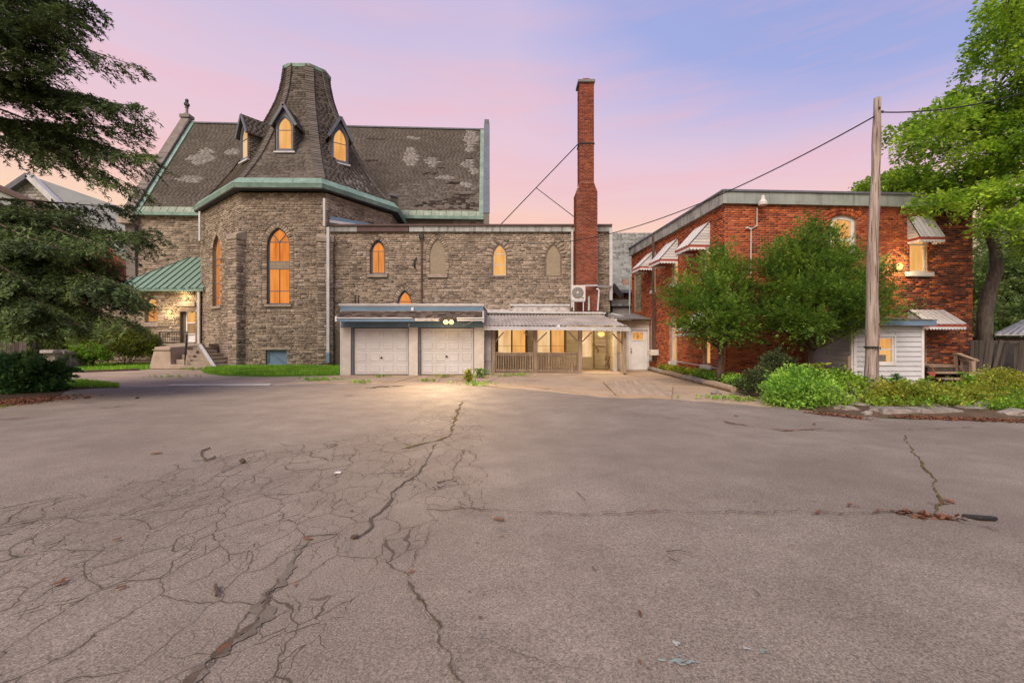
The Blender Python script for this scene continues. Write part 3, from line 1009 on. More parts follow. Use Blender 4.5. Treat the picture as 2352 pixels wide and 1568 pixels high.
# far edge of the asphalt, read off the picture
EDGE = [(-60, 948), (0, 936), (60, 928), (125, 921), (150, 898), (192, 893), (300, 889), (480, 886), (620, 884), (770, 881), (900, 880), (1060, 881), (1120, 888), (1250, 898), (1380, 912), (1440, 914),
        (1500, 914), (1600, 921), (1700, 929), (1790, 936), (1880, 946), (1960, 955), (2030, 960), (2150, 964), (2352, 970), (2420, 972)]
edge_w = [GP(x, y) for x, y in EDGE]
ex_ = np.array([p.x for p in edge_w])
ey_ = np.array([p.y for p in edge_w])
az_ = np.array([(x - CX) / F for x, _ in EDGE])


def far_edge(az):
    return np.interp(az, az_, ey_)


def soft_in(poly, X, Y):
    """signed-ish inside test for a picture-space polygon"""
    ins = np.zeros(X.shape, bool)
    k = len(poly)
    for i in range(k):
        x0, y0 = poly[i]
        x1, y1 = poly[(i + 1) % k]
        c = ((y0 > Y) != (y1 > Y)) & (X < (x1 - x0) * (Y - y0) / (y1 - y0 + 1e-9) + x0)
        ins ^= c
    return ins


def make_lot():
    # fan of columns in azimuth, rows from near to the far edge; continues behind the eye as a plain sheet
    na, nr = 260, 150
    az = np.linspace(az_[0], az_[-1], na)
    ye = far_edge(az) * (1 + 0.004 * np.sin(az * 90) + 0.003 * np.sin(az * 41 + 1))
    tt = np.linspace(0, 1, nr) ** 1.0
    y0 = 1.2
    Yg = 1.0 / ((1 / y0) * (1 - tt[:, None]) + (1 / ye[None, :]) * tt[:, None])
    Xg = az[None, :] * Yg
    Zg = 0.022 * np.sin(Xg * 0.55 + 0.7) * np.sin(Yg * 0.45) * np.clip(1 - tt[:, None], 0, 1)
    V = np.stack([Xg, Yg, Zg], -1).reshape(-1, 3)
    idx = np.arange(na * nr).reshape(nr, na)
    Fq = np.stack([idx[:-1, :-1], idx[:-1, 1:], idx[1:, 1:], idx[1:, :-1]], -1).reshape(-1, 4)
    me = np_mesh('parking_lot', V, Fq)
    px = CX + Xg / Yg * F
    py = CY + H / Yg * F
    broken = np.zeros(px.shape)
    REG = [[(-60, 1180), (330, 1075), (560, 1020), (760, 1010), (900, 970), (1030, 920), (1110, 935), (1130, 1080), (1135, 1180), (1010, 1200), (960, 1300), (870, 1300), (700, 1600), (-60, 1600)],
           [(330, 1180), (520, 1060), (880, 1020), (1010, 1060), (1000, 1160), (860, 1260), (640, 1330), (240, 1420)]]
    a = soft_in(REG[0], px, py).astype(float)
    b = soft_in(REG[1], px, py).astype(float)
    broken = 0.55 * a + 0.45 * b
    for _ in range(10):
        q = np.pad(broken, 1, mode='edge')
        broken = (q[:-2, 1:-1] + q[2:, 1:-1] + q[1:-1, :-2] + q[1:-1, 2:] + q[1:-1, 1:-1]) / 5
    dirty = np.clip((ye[None, :] - Yg) * -1.1 + 1.0, 0, 1) * 0.55 + 0.5 * np.exp(-((px - 150) / 260) ** 2 - ((py - 1010) / 70) ** 2)
    for nm, arr in (('broken', broken), ('dirty', dirty)):
        at = me.attributes.new(nm, 'FLOAT', 'POINT')
        at.data.foreach_set('value', arr.astype(np.float32).ravel())
    me.polygons.foreach_set('use_smooth', np.ones(len(me.polygons), bool))
    lot = link('parking_lot', me, 'asphalt', None, 'structure')
    return lot


lot = make_lot()
MB().box(-40, 40, -30, 1.2, -0.02, -0.001).build('lot_behind', 'asphalt', lot)
MB().prism([(-40, 1.2, -0.02), (-1.42, 1.2, -0.02), (-11.3, 9.56, -0.02), (-40, 9.45, -0.02)], (0, 0, 0.018)).build('lot_side', 'asphalt', lot)
MB().prism([(1.43, 1.2, -0.02), (40, 1.2, -0.02), (40, 7.6, -0.02), (9.93, 8.34, -0.02)], (0, 0, 0.018)).build('lot_side', 'asphalt', lot)


def ribbon(path, widths, mat, name='crack', z=0.004, wob=0.4, seed=0, step=0.05, parent=lot):
    """a ragged strip of dirt lying in a crack; path in picture points"""
    q = np.random.default_rng(seed)
    pts = [GP(x, y) for x, y in path]
    ps, ws = [], []
    for i in range(len(pts) - 1):
        L = (pts[i + 1] - pts[i]).length
        k = max(2, int(L / step))
        for j in range(k):
            f = j / k
            ps.append(np.array(pts[i].lerp(pts[i + 1], f)))
            ws.append(widths[i] + (widths[i + 1] - widths[i]) * f)
    ps = np.array(ps)
    if len(ps) < 3:
        return
    w_ = np.array(ws)
    d = np.gradient(ps, axis=0)
    d /= np.linalg.norm(d, axis=1, keepdims=True) + 1e-9
    nn = np.stack([-d[:, 1], d[:, 0], 0 * d[:, 0]], 1)
    wander = np.cumsum(q.normal(size=len(ps))) * 0.010
    wander -= np.convolve(np.pad(wander, 15, mode='edge'), np.ones(31) / 31, 'valid')
    ps = ps + nn * (wander[:, None] * 0.9)
    sm = lambda a_: np.convolve(np.pad(a_, 2, mode='edge'), np.array((.12, .22, .32, .22, .12)), 'valid') * 1.6
    wl = w_ * np.clip(0.5 + sm(q.normal(size=len(ps))) * wob, 0.05, 1.4)
    wr = w_ * np.clip(0.5 + sm(q.normal(size=len(ps))) * wob, 0.05, 1.4)
    zb = 0.022 * np.sin(ps[:, 0] * 0.55 + 0.7) * np.sin(ps[:, 1] * 0.45)
    zz_ = np.maximum(zb, 0)[:, None] * np.array([[0, 0, 1]])
    ps = ps + zz_ + np.array([0, 0, z])
    V = np.concatenate([ps + nn * wl[:, None], ps - nn * wr[:, None]])
    k = len(ps)
    Fq = np.array([(i, i + 1, k + i + 1, k + i) for i in range(k - 1)])
    return link(name, np_mesh(name, V, Fq), mat, parent)


CR = [([(1062, 921), (1052, 945), (1045, 962), (1037, 985), (1036, 1000)], [.05, .12, .11, .10, .03], 'moss_dirt'),
      ([(1036, 1000), (1000, 1012), (960, 1022), (915, 1032)], [.04, .14, .17, .05], 'moss_dirt'),
      ([(1000, 1020), (985, 1050), (960, 1090), (935, 1105), (905, 1130), (885, 1160), (862, 1185), (850, 1215), (815, 1238)], [.03, .03, .04, .04, .05, .05, .05, .06, .09], 'crack_dirt'),
      ([(710, 1240), (690, 1270), (668, 1310), (630, 1345), (612, 1375), (597, 1410), (575, 1445), (552, 1468), (520, 1485), (480, 1520), (450, 1552), (425, 1580)], [.012, .02, .03, .04, .062, .065, .055, .05, .06, .07, .065, .06], 'grey_grit'),
      ([(640, 1330), (612, 1377), (590, 1420), (552, 1468), (515, 1488), (478, 1522), (448, 1555), (425, 1580)], [.008, .016, .012, .03, .04, .045, .04, .03], 'crack_dirt'),
      ([(528, 1479), (508, 1494), (490, 1510)], [.01, .02, .008], 'rust_litter'),
      ([(1055, 1600), (1045, 1565), (1030, 1500), (1010, 1455), (985, 1415), (962, 1380), (945, 1340), (930, 1320), (905, 1305), (880, 1285)], [.018, .018, .02, .018, .018, .024, .018, .014, .010, .010], 'crack_dirt'),
      ([(930, 1320), (955, 1290), (975, 1250), (980, 1215), (1010, 1190), (1042, 1172)], [.010, .012, .012, .010, .008, .006], 'crack_dirt'),
      ([(880, 1150), (960, 1158), (1060, 1168), (1120, 1172), (1200, 1180), (1300, 1186), (1420, 1185), (1500, 1180), (1640, 1182), (1760, 1180), (1900, 1183), (2010, 1180), (2090, 1180), (2150, 1190),
        (2210, 1200), (2260, 1212), (2310, 1228), (2380, 1250)], [.012, .014, .014, .014, .016, .018, .02, .02, .02, .02, .02, .022, .022, .022, .022, .022, .022, .02], 'crack_dirt'),
      ([(2080, 1000), (2085, 1025), (2108, 1050), (2125, 1075), (2145, 1100), (2150, 1125), (2168, 1150), (2150, 1165), (2140, 1185)], [.02, .025, .03, .03, .035, .035, .04, .04, .03], 'moss_dirt'),
      ([(2130, 1155), (2160, 1162), (2195, 1155)], [.02, .05, .01], 'rust_litter'), ([(2095, 1176), (2130, 1182), (2165, 1186), (2200, 1196)], [.02, .045, .05, .01], 'rust_litter'),
      ([(2010, 1180), (2040, 1176), (2075, 1184)], [.01, .05, .01], 'rust_litter'), ([(1860, 1182), (1885, 1178), (1905, 1184)], [.01, .05, .01], 'rust_litter'),
      ([(1460, 1182), (1500, 1179), (1520, 1182)], [.008, .035, .008], 'rust_litter'), ([(1380, 1183), (1400, 1181), (1420, 1184)], [.01, .03, .01], 'moss_dirt'),
      ([(1930, 1160), (1950, 1165), (1985, 1170)], [.01, .03, .01], 'rust_litter'), ([(2255, 1212), (2290, 1218), (2305, 1224)], [.01, .04, .01], 'rust_litter'),
      ([(-20, 1210), (50, 1202), (110, 1192), (190, 1186), (290, 1182), (360, 1160), (470, 1110), (520, 1080), (610, 1045), (700, 1035), (800, 1012), (880, 1000)], [.03, .03, .03, .02, .02, .02, .02, .018, .015, .012, .012, .01], 'crack_dirt'),
      ([(-20, 1296), (80, 1260), (160, 1235), (300, 1205), (420, 1160), (560, 1125), (680, 1090)], [.014, .015, .014, .012, .012, .012, .01], 'crack_dirt'),
      ([(-20, 1440), (90, 1400), (190, 1375), (300, 1320), (430, 1280), (520, 1250), (640, 1205)], [.014, .015, .014, .012, .012, .012, .01], 'crack_dirt'),
      ([(-20, 1330), (130, 1290), (230, 1272), (420, 1262), (600, 1255)], [.012, .012, .012, .012, .01], 'crack_dirt'),
      ([(125, 1348), (135, 1342), (150, 1335), (165, 1326)], [.02, .05, .06, .02], 'rust_litter'),
      ([(1190, 938), (1290, 944), (1400, 948), (1560, 962), (1700, 978)], [.02, .02, .02, .02, .02], 'crack_dirt'),
      ([(1062, 921), (1120, 930), (1190, 932)], [.03, .03, .03], 'crack_dirt'),
      ([(1660, 968), (1730, 982), (1800, 990), (1900, 985)], [.03, .16, .10, .03], 'rust_litter'),
      ([(1780, 985), (1900, 990), (2080, 988), (2240, 982)], [.02, .03, .03, .03], 'crack_dirt'),
      ([(840, 892), (880, 888), (930, 886)], [.2, .5, .2], 'grey_grit'), ([(780, 910), (800, 909), (822, 908)], [.03, .12, .03], 'crack_dirt'),
      ([(220, 938), (260, 936), (310, 930)], [.04, .12, .03], 'grey_grit'), ([(190, 925), (215, 924), (230, 923)], [.04, .1, .03], 'grey_grit'),
      ([(640, 1018), (655, 1024), (682, 1026)], [.02, .06, .02], 'grey_grit'), ([(0, 965), (60, 960), (95, 958)], [.05, .1, .03], 'rust_litter'),
      ([(1045, 1190), (1060, 1185), (1080, 1180)], [.004, .006, .004], 'crack_dirt'),
      ([(1060, 1175), (1065, 1120), (1042, 1085), (1050, 1050)], [.008, .01, .01, .006], 'crack_dirt'), ([(1040, 1568), (1080, 1480), (1180, 1500), (1330, 1568)], [.01, .008, .008, .006], 'crack_dirt')]
for i, (pth, wd, mt) in enumerate(CR):
    ribbon(pth, [q * (0.95 if 3 <= i <= 5 else 0.46) for q in wd], mt, seed=i, z=0.004 + 0.0006 * i, step=0.018 if pth[0][1] > 1100 else 0.04, wob=0.5)


# ---- concrete and drive sheets behind the asphalt
def sheet(name, poly, z, mat, parent=None, kind='structure', thick=0.12):
    mb = MB()
    mb.prism([(x, y, z - thick) for x, y in poly], (0, 0, thick))
    return mb.build(name, mat, parent, kind)


sheet('driveway', [(-34, 12.4), (-14.4, 12.6), (-12.6, 14.0), (-7.8, 15.2), (-1, 15.6), (-1, 20.6), (-7.6, 20.6), (-7.6, 24), (-16.0, 25.6), (-16.2, 31), (-40, 31)], -0.012, 'old_drive')
sheet('soil_strip', [(-40, 9.0), (-10.9, 10.9), (-12.2, 12.5), (-14.2, 14.6), (-40, 14.6)], -0.006, 'soil')
apron = sheet('concrete_apron', [(-7.9, 15.9), (-4, 15.85), (-0.85, 15.5), (0.4, 14.2), (2.4, 12.0), (3.4, 11.7), (5.2, 10.8), (6.4, 10.2), (7.0, 12.0), (6.6, 14), (6.9, 19), (7.2, 24), (6, 26), (-7.9, 24)], -0.006, 'pale_concrete')
# broken slabs in front of the garage, each lifted a little
slabs = [[(-7.7, 17.0), (-6.0, 16.8), (-5.6, 20.1), (-7.6, 20.1)], [(-5.94, 16.75), (-4.3, 16.6), (-4.0, 20.1), (-5.54, 20.1)], [(-4.22, 16.6), (-2.7, 16.7), (-2.9, 18.2), (-4.1, 18.5)],
         [(-4.08, 18.6), (-2.9, 18.3), (-2.5, 20.1), (-3.9, 20.1)], [(-2.6, 16.7), (-1.0, 16.5), (-0.7, 18.0), (-2.8, 18.2)], [(-2.78, 18.3), (-0.7, 18.1), (-0.5, 19.9), (-2.4, 20.1)],
         [(0.2, 15.6), (2.1, 13.0), (2.75, 12.6), (3.2, 16.6), (3.6, 19.6), (0.0, 19.6)]]
for i, sp in enumerate(slabs):
    mb = MB()
    z0 = [0.004, 0.010, 0.006, 0.014, 0.008, 0.005, 0.016][i]
    mb.hexa([(sp[j][0], sp[j][1], -0.05) for j in range(4)] + [(sp[j][0], sp[j][1], z0 + 0.004 * ((i + j) % 2)) for j in range(4)]) if len(sp) == 4 else mb.prism([(x, y, -0.05) for x, y in sp], (0, 0, 0.05 + z0))
    mb.build('slab', 'pale_concrete', apron)
# the slab scored with parallel grooves by the porch corner
gs = MB()
gs.prism([(2.85, 12.45, -0.02), (4.15, 11.85, -0.02), (5.3, 15.0, -0.02), (5.4, 18.2, -0.02), (4.6, 18.6, -0.02), (3.3, 16.5, -0.02)], (0, 0, 0.075))
gso = gs.build('grooved_slab', 'pale_concrete', apron)
for i in range(9):
    f = i / 8
    a = Vector((2.95 + 1.2 * f, 12.5 - 0.5 * f, 0.0565))
    b = Vector((3.5 + 1.7 * f, 16.3 + 1.4 * f, 0.0565))
    MB().beam(a, b, 0.05 + 0.03 * (i % 3), 0.006).build('groove', 'concrete' if i % 2 else 'old_drive', gso)
# light concrete kerb strip at the edge of the drive
mb = MB()
mb.prism([GP(385, 886.2, 0.0), GP(620, 884.4, 0.0), GP(626, 882.6, 0.0), GP(395, 884.4, 0.0)], (0, 0, 0.03))
mb.build('kerb_strip', 'pale_metal', None, 'structure')

# ---- lawns and beds
LAWN1 = [(-14.9, 21.8), (-12.7, 19.9), (-10.3, 19.35), (-7.65, 20.1), (-7.66, 26.2), (-15.7, 26.1), (-16.9, 25.3)]
LAWN2 = [(-22.8, 22.0), (-21.0, 22.2), (-19.6, 23.9), (-19.6, 28.5), (-30, 29.5), (-33, 24)]
LAWN3 = [(-14.3, 14.3), (-12.6, 14.7), (-13.5, 15.6), (-16, 17), (-25, 17.6), (-25, 12.6), (-14.6, 12.5)]
BED = [(7.25, 24), (6.75, 18.2), (6.55, 12.95), (6.15, 10.5), (6.95, 9.25), (9.3, 8.5), (12, 8.1), (40, 7.5), (60, 60), (9, 60)]


def mound(name, poly, z, mat, soft=0.6):
    """low earth or lawn with sloping rim"""
    c = Vector((sum(p[0] for p in poly) / len(poly), sum(p[1] for p in poly) / len(poly)))
    out = [Vector(p) for p in poly]
    k = len(out)
    inn = []
    for i in range(k):
        p0, p1, p2 = out[i - 1], out[i], out[(i + 1) % k]
        n1 = Vector(((p1 - p0).y, -(p1 - p0).x)).normalized()
        n2 = Vector(((p2 - p1).y, -(p2 - p1).x)).normalized()
        m = (n1 + n2).normalized()
        if m.dot(c - p1) < 0:
            m = -m
        inn.append(p1 + m * soft)
    mb = MB()
    mb.add([(p.x, p.y, -0.02) for p in out] + [(p.x, p.y, z) for p in inn], [(i, (i + 1) % k, k + (i + 1) % k, k + i) for i in range(k)])
    tr = tessellate_polygon([[Vector((p.x, p.y, 0)) for p in inn]])
    mb.add([(p.x, p.y, z) for p in inn], [tuple(t) for t in tr])
    return mb.build(name, mat, None, 'structure')


mound('lawn', LAWN1, 0.13, 'turf', 0.9)
mound('lawn', LAWN2, 0.10, 'turf')
mound('verge', LAWN3, 0.05, 'soil', 0.4)
mound('planting_bed', BED, 0.12, 'soil', 0.7)


def in_poly(poly, x, y):
    return soft_in(poly, x, y)


def blades(poly, n_, zf, hgt, rg, wdt=0.02, lean=0.35, name='grass', mat='grass_blades'):
    xs = [p[0] for p in poly]
    ys = [p[1] for p in poly]
    x = rg.uniform(min(xs), max(xs), n_ * 3)
    y = rg.uniform(min(ys), max(ys), n_ * 3)
    k = in_poly(poly, x, y)
    x, y = x[k][:n_], y[k][:n_]
    m = len(x)
    z = np.full(m, zf)
    a = rg.uniform(0, 2 * np.pi, m)
    h = hgt * rg.uniform(0.5, 1.4, m)
    ww = wdt * rg.uniform(0.7, 1.3, m)
    lx, ly = np.cos(a), np.sin(a)
    b = np.stack([x, y, z - 0.03], 1)
    s = np.stack([-ly, lx, 0 * lx], 1) * ww[:, None] * 0.5
    mid = b + np.stack([lx * lean * h * 0.3, ly * lean * h * 0.3, h * 0.6], 1)
    tip = b + np.stack([lx * lean * h, ly * lean * h, h], 1)
    V = np.stack([b - s, b + s, mid + s * 0.8, tip, mid - s * 0.8], 1).reshape(-1, 3)
    idx = np.arange(m)[:, None] * 5
    f = np.concatenate([idx + np.array([[0, 1, 2, 4]]), idx + np.array([[4, 2, 3, 3]])])
    f4 = idx + np.array([[0, 1, 2, 4]])
    V2 = np.stack([b - s, b + s, tip + s * 0.2, tip - s * 0.2], 1).reshape(-1, 3)
    f2 = np.arange(m * 4).reshape(-1, 4)
    return link(name, np_mesh(name, V2, f2), mat, None, 'stuff')


g1 = blades(LAWN1, 26000, 0.10, 0.11, RG, 0.022)
g2 = blades(LAWN2, 16000, 0.08, 0.13, RG, 0.026)
g3 = blades([(-14.2, 14.5), (-12.7, 14.75), (-13.5, 15.6), (-16, 17), (-25, 17.6), (-25, 15.0)], 34000, 0.04, 0.10, RG, 0.02)
blades([(9.5, 9.4), (30, 9), (40, 30), (17.5, 17), (12.4, 11.2)], 26000, 0.10, 0.12, RG, 0.022)
# dark edging along the left lawn
MB().tube([(-22.8, 22.0, 0.02), (-21.0, 22.15, 0.03), (-19.55, 23.9, 0.03)], 0.06, 5).build('lawn_edging', 'soil', None, 'structure')

# ================================================================== CHURCH (nave + apse)
church = thing('church', 'tall grey stone church with a flared shingled turret roof and three lit dormers', 'church', (-14, 32, 0))
# nave: long roof running across behind the apse, its right end a little farther away
NL, NR = Vector((-27.4, 33.3)), Vector((-2.15, 34.6))
nd = (NR - NL).normalized()
nn_ = Vector((-nd.y, nd.x))
RL, RR = NL + nn_ * 6.1 - nd * 0.1, NR + nn_ * 6.1
ez, rz = 10.9, 20.35
nave_f = Frame(NL, NR)
so_ = rectpoly(0, nave_f.L, 0, ez)
nw = wall('nave_wall', nave_f, so_, [], 'shadowed_mortar', church)
P = Pieces()
masonry(P, nave_f, rectpoly(0.0, 8.6, 4.5, ez - 0.05), [], (0.09, 0.19), (0.2, 0.55), 0.016, (0.02, 0.08), RG)
masonry(P, nave_f, rectpoly(23.0, nave_f.L, 7.5, ez - 0.05), [], (0.09, 0.19), (0.2, 0.55), 0.016, (0.02, 0.08), RG)
P.emit(STONE_V, 'stone', 'stonework', ['stone'], nw, 300)
# roof bed and shingles
A, B = Vector((*NL, ez)), Vector((*NR, ez))
C_, D_ = Vector((*RR, rz)), Vector((*RL, rz))
A = A - Vector((*nn_, 0)) * 0.25 - Vector((0, 0, 0.38)); B = B - Vector((*nn_, 0)) * 0.25 - Vector((0, 0, 0.38))
A.z = B.z = ez - 0.05
mb = MB()
mb.add([A, B, C_, D_], [(0, 1, 2, 3)])
back = Vector((*nn_, 0)) * 6.3
mb.add([D_, C_, C_ + back + Vector((0, 0, ez - rz)), D_ + back + Vector((0, 0, ez - rz))], [(0, 1, 2, 3)])
nroof = mb.build('nave_roof', 'shingle', church)
PATCH = [(455, 365, 36, 10), (470, 350, 22, 8), (528, 350, 20, 8), (430, 413, 33, 9), (452, 375, 20, 5), (938, 362, 20, 21), (988, 374, 20, 11), (1078, 318, 20, 20), (1075, 345, 14, 6), (1070, 378, 18, 10), (1085, 395, 14, 6), (1018, 409, 26, 5), (942, 318, 18, 4), (1066, 426, 16, 6)]
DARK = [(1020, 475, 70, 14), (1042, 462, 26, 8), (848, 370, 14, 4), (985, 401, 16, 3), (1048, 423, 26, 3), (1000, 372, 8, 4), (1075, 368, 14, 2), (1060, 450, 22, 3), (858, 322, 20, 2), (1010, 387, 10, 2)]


def nave_shade(o, rg):
    x, y = CX + o[0] * F / o[1], CY - (o[2] - H) * F / o[1]
    for (cx, cy, rx, ry) in PATCH:
        if abs((x - cx) / rx) + 0.6 * abs((y - cy) / ry) < 1 + rg.uniform(-0.25, 0.15) and abs(y - cy) < ry:
            return 1
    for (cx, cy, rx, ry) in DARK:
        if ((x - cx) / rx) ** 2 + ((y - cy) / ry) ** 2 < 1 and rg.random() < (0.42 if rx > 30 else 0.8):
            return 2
    return 0


P = Pieces()
shingle_quad(P, A, B, C_, D_, 0.165, 0.34, 0.036, RG, nave_shade)
P.emit(SHINGLE_V, 'shingle', 'shingles', ['shingle', 'pale_shingle', 'dark_shingle'], nroof, 300, by='xy')
# ridge cap, green valley flashings beside the two gable parapets, copper eaves
MB().beam(D_ + Vector((0, 0, 0.05)), C_ + Vector((0, 0, 0.05)), 0.3, 0.12).build('ridge_cap', 'grey_blue_trim', church)
nrm = (B - A).cross(D_ - A).normalized()
for nm, lo, hi, sgn in (('verge_flashing', A, D_, 1), ('verge_flashing', B, C_, -1)):
    off = Vector((*nd, 0)) * 0.22 * sgn
    mb = MB()
    mb.prism([lo + off * -0.2 + nrm * 0.02, lo + off * 1.6 + nrm * 0.02, hi + off * 1.6 + nrm * 0.02, hi - off * 0.2 + nrm * 0.02], nrm * 0.10)
    mb.build(nm, 'verdigris', church)
eav_n = int((B - A).length / 0.55)
for i in range(eav_n):
    a0, a1 = A.lerp(B, i / eav_n + 0.0006), A.lerp(B, (i + 1) / eav_n - 0.0006)
    xm = CX + ((a0 + a1) / 2).x * F / a0.y
    if 470 < xm < 880:
        continue
    upv = (D_ - A).normalized()
    mb = MB()
    mb.prism([a0 + nrm * 0.03, a1 + nrm * 0.03, a1 + upv * 0.62 + nrm * 0.03, a0 + upv * 0.62 + nrm * 0.03], nrm * 0.03)
    mb.build('eave_sheet', 'aged_copper', church)
MB().beam(A + Vector((0, -0.06, -0.06)), A.lerp(B, 0.29) + Vector((0, -0.06, -0.06)), 0.18, 0.24).build('gutter', 'verdigris', church)
MB().beam(A.lerp(B, 0.72) + Vector((0, -0.06, -0.06)), B + Vector((0, -0.06, -0.06)), 0.18, 0.24).build('gutter', 'verdigris', church)
# gable parapets
for nm, base, top, sgn in (('gable_parapet', NL, RL, -1), ('gable_parapet', NR, RR, 1)):
    th = Vector((*nd, 0)) * (0.62 if sgn < 0 else 0.42) * sgn
    b3, t3 = Vector((*base, ez - 0.55)), Vector((*top, rz + 0.55))
    fwd = Vector((*nn_, 0))
    far = Vector((*top, 0)) + fwd * 6.3
    mb = MB()
    mb.prism([b3 - fwd * 0.35, b3 - fwd * 0.35 + Vector((0, 0, 0.75)), t3 - fwd * 0.12, t3 + fwd * 0.12, Vector((far.x, far.y, ez)), Vector((far.x, far.y, 0)), Vector((*base, 0))], th)
    gp = mb.build(nm, 'coping_grey', church)
    if sgn > 0:
        MB().beam(b3 - fwd * 0.36 + th * 0.5 + Vector((0, 0, 0.79)), t3 - fwd * 0.12 + th * 0.5 + Vector((0, 0, 0.03)), 0.5, 0.07).build('coping', 'grey_blue_trim', gp)
        MB().beam(t3 + th * 0.5, t3 + th * 0.5 + Vector((0, 0, 0.35)), 0.4, 0.4).build('cap_block', 'grey_blue_trim', gp)
    else:
        nseg = 9
        for i in range(nseg):
            p0 = (b3 - fwd * 0.36 + th * 0.5 + Vector((0, 0, 0.79))).lerp(t3 + th * 0.5 + Vector((0, 0, 0.0)), i / nseg + 0.003)
            p1 = (b3 - fwd * 0.36 + th * 0.5 + Vector((0, 0, 0.79))).lerp(t3 + th * 0.5 + Vector((0, 0, 0.0)), (i + 1) / nseg - 0.003)
            MB().beam(p0, p1, 0.74, 0.12).build('coping_stone', 'coping_grey', gp)
        # finial: block, stem and knobbed cross
        c = t3 + th * 0.5
        mb = MB()
        mb.box(c.x - 0.42, c.x + 0.42, c.y - 0.35, c.y + 0.35, c.z - 0.15, c.z + 0.12)
        mb.lathe(c + Vector((0, 0, 0.12)), [(0.30, 0), (0.22, 0.16), (0.11, 0.22), (0.10, 0.62), (0.17, 0.66), (0.10, 0.72)], 10)
        fb = mb.build('finial', 'ac_dark', gp)
        mb = MB()
        mb.blob(c + Vector((0, 0, 1.05)), (0.17, 0.13, 0.3), 3, 0.1)
        for dx, dz in ((-0.10, 1.12), (0.10, 1.02), (0, 1.40)):
            mb.blob(c + Vector((dx, 0, dz)), (0.15, 0.13, 0.17), 4, 0.1)
        mb.build('cross', 'iron', fb, smooth=True)
# stone shoulder block at the foot of the left parapet
c = Vector((*NL, ez - 0.35)) - Vector((*nd, 0)) * 0.3
MB().box(c.x - 0.55, c.x + 0.45, c.y - 0.75, c.y + 0.2, c.z - 0.6, c.z + 0.05).build('kneeler', 'dressed_stone', church, bevel=0.04)

# ---- apse walls
AP = [Vector((-20.75, 30.35)), Vector((-15.75, 26.2)), Vector((-10.75, 26.25)), Vector((-8.1, 30.75)), Vector((-8.3, 34.2)), Vector((-20.9, 33.8))]
APZ = 10.05
WIN = {}
fl, ff, fr_ = Frame(AP[0], AP[1]), Frame(AP[1], AP[2]), Frame(AP[2], AP[3])
fb0 = Frame(AP[5], AP[0])
ops = {0: [], 1: [], 2: [], 3: []}
u0, u1, v0, v1 = ff.rect(613, 522, 665, 699)
wf = lancet(u0, u1, v0, v1, spring=ff.px(640, 563)[1])
ops[1].append(wf)
u0b, u1b, v0b, v1b = ff.rect(611, 803, 659, 838)
hatch = rectpoly(u0b, u1b, max(0.12, v0b), v1b)
ops[1].append(hatch)
u0l, _ = fl.px(488, 600); u1l, _ = fl.px(506.5, 600)
v1l, v0l = fl.px(496, 540)[1], fl.px(498, 703)[1]
wl_ = lancet(u0l, u1l, v0l, v1l, spring=v1l - (v1 - ff.px(640, 563)[1]))
ops[0].append(wl_)
for i, f in enumerate((fl, ff, fr_)):
    P = Pieces()
    w_ = wall('apse_wall', f, rectpoly(0, f.L, 0, APZ), ops[i], 'shadowed_mortar', church)
    heads = ops[i][:1] if i < 2 else []
    masonry(P, f, rectpoly(0, f.L, 0.05, APZ), [grow(h, 0.26) if k == 0 and i < 2 else h for k, h in enumerate(ops[i])], (0.065, 0.145), (0.12, 0.36), 0.016, (0.015, 0.06), RG)
    if i < 2:
        h = ops[i][0]
        sp = [p for p in h]
        arch_stones(P, f, h, 0.26, (0.03, 0.06), 0.13)
        # jamb stones down both sides
        vj = min(p[1] for p in h)
        vt = h[2][1]
        ul, ur = min(p[0] for p in h), max(p[0] for p in h)
        v = vj - 0.0
        while v < vt - 0.02:
            hh = min(RG.uniform(0.10, 0.2), vt - v)
            for (a, b) in ((ul - 0.255, ul - 0.008), (ur + 0.008, ur + 0.255)):
                P.add(f.pt(a, v + 0.006), f.U * (b - a), -f.N * RG.uniform(0.02, 0.06), f.V * (hh - 0.014), RG.integers(len(STONE_V)))
            v += hh
    P.emit(STONE_V, 'stone', 'stonework', ['stone'], w_, 130)
MB().prism([(p.x, p.y, 0) for p in (AP[0], AP[5], AP[4], AP[3])], (0, 0, APZ)).build('apse_core', 'shadowed_mortar', church)

# front window: two lights below, two above, Y tracery in the head, grey spandrel band
vb0, vb1 = ff.px(640, 617)[1], ff.px(640, 600)[1]
vs_ = ff.px(640, 555)[1]
uc = (u0 + u1) / 2
vy = ff.px(640, 551.5)[1]
wobj = window(ff, wf, church, 'orange_glow', fw=0.085, recess=0.2, hl=[ff.px(640, 668)[1], vb0, vb1, vs_], vl=[(uc, v0, vb0), (uc, vb1, vs_)], bar=0.05, sill=(0.12, 0.14, 0.08))
mb = MB()
mb.beam(ff.pt(uc, vs_, -0.16), ff.pt(uc - 0.40, vs_ + 0.46, -0.16), 0.05, 0.05)
mb.beam(ff.pt(uc, vs_, -0.16), ff.pt(uc + 0.40, vs_ + 0.46, -0.16), 0.05, 0.05)
mb.build('tracery', 'grey_blue_trim', wobj)
MB().fbox(ff, u0 + 0.085, u1 - 0.085, vb0 + 0.02, vb1 - 0.02, -0.19, -0.15).build('spandrel_panel', 'blind_panel', wobj)
hl_ = [fl.px(497, y)[1] for y in (683, 650, 600 + 8, 594)]
window(fl, wl_, church, 'orange_glow', fw=0.085, recess=0.2, hl=hl_, bar=0.05, sill=(0.12, 0.16, 0.08))
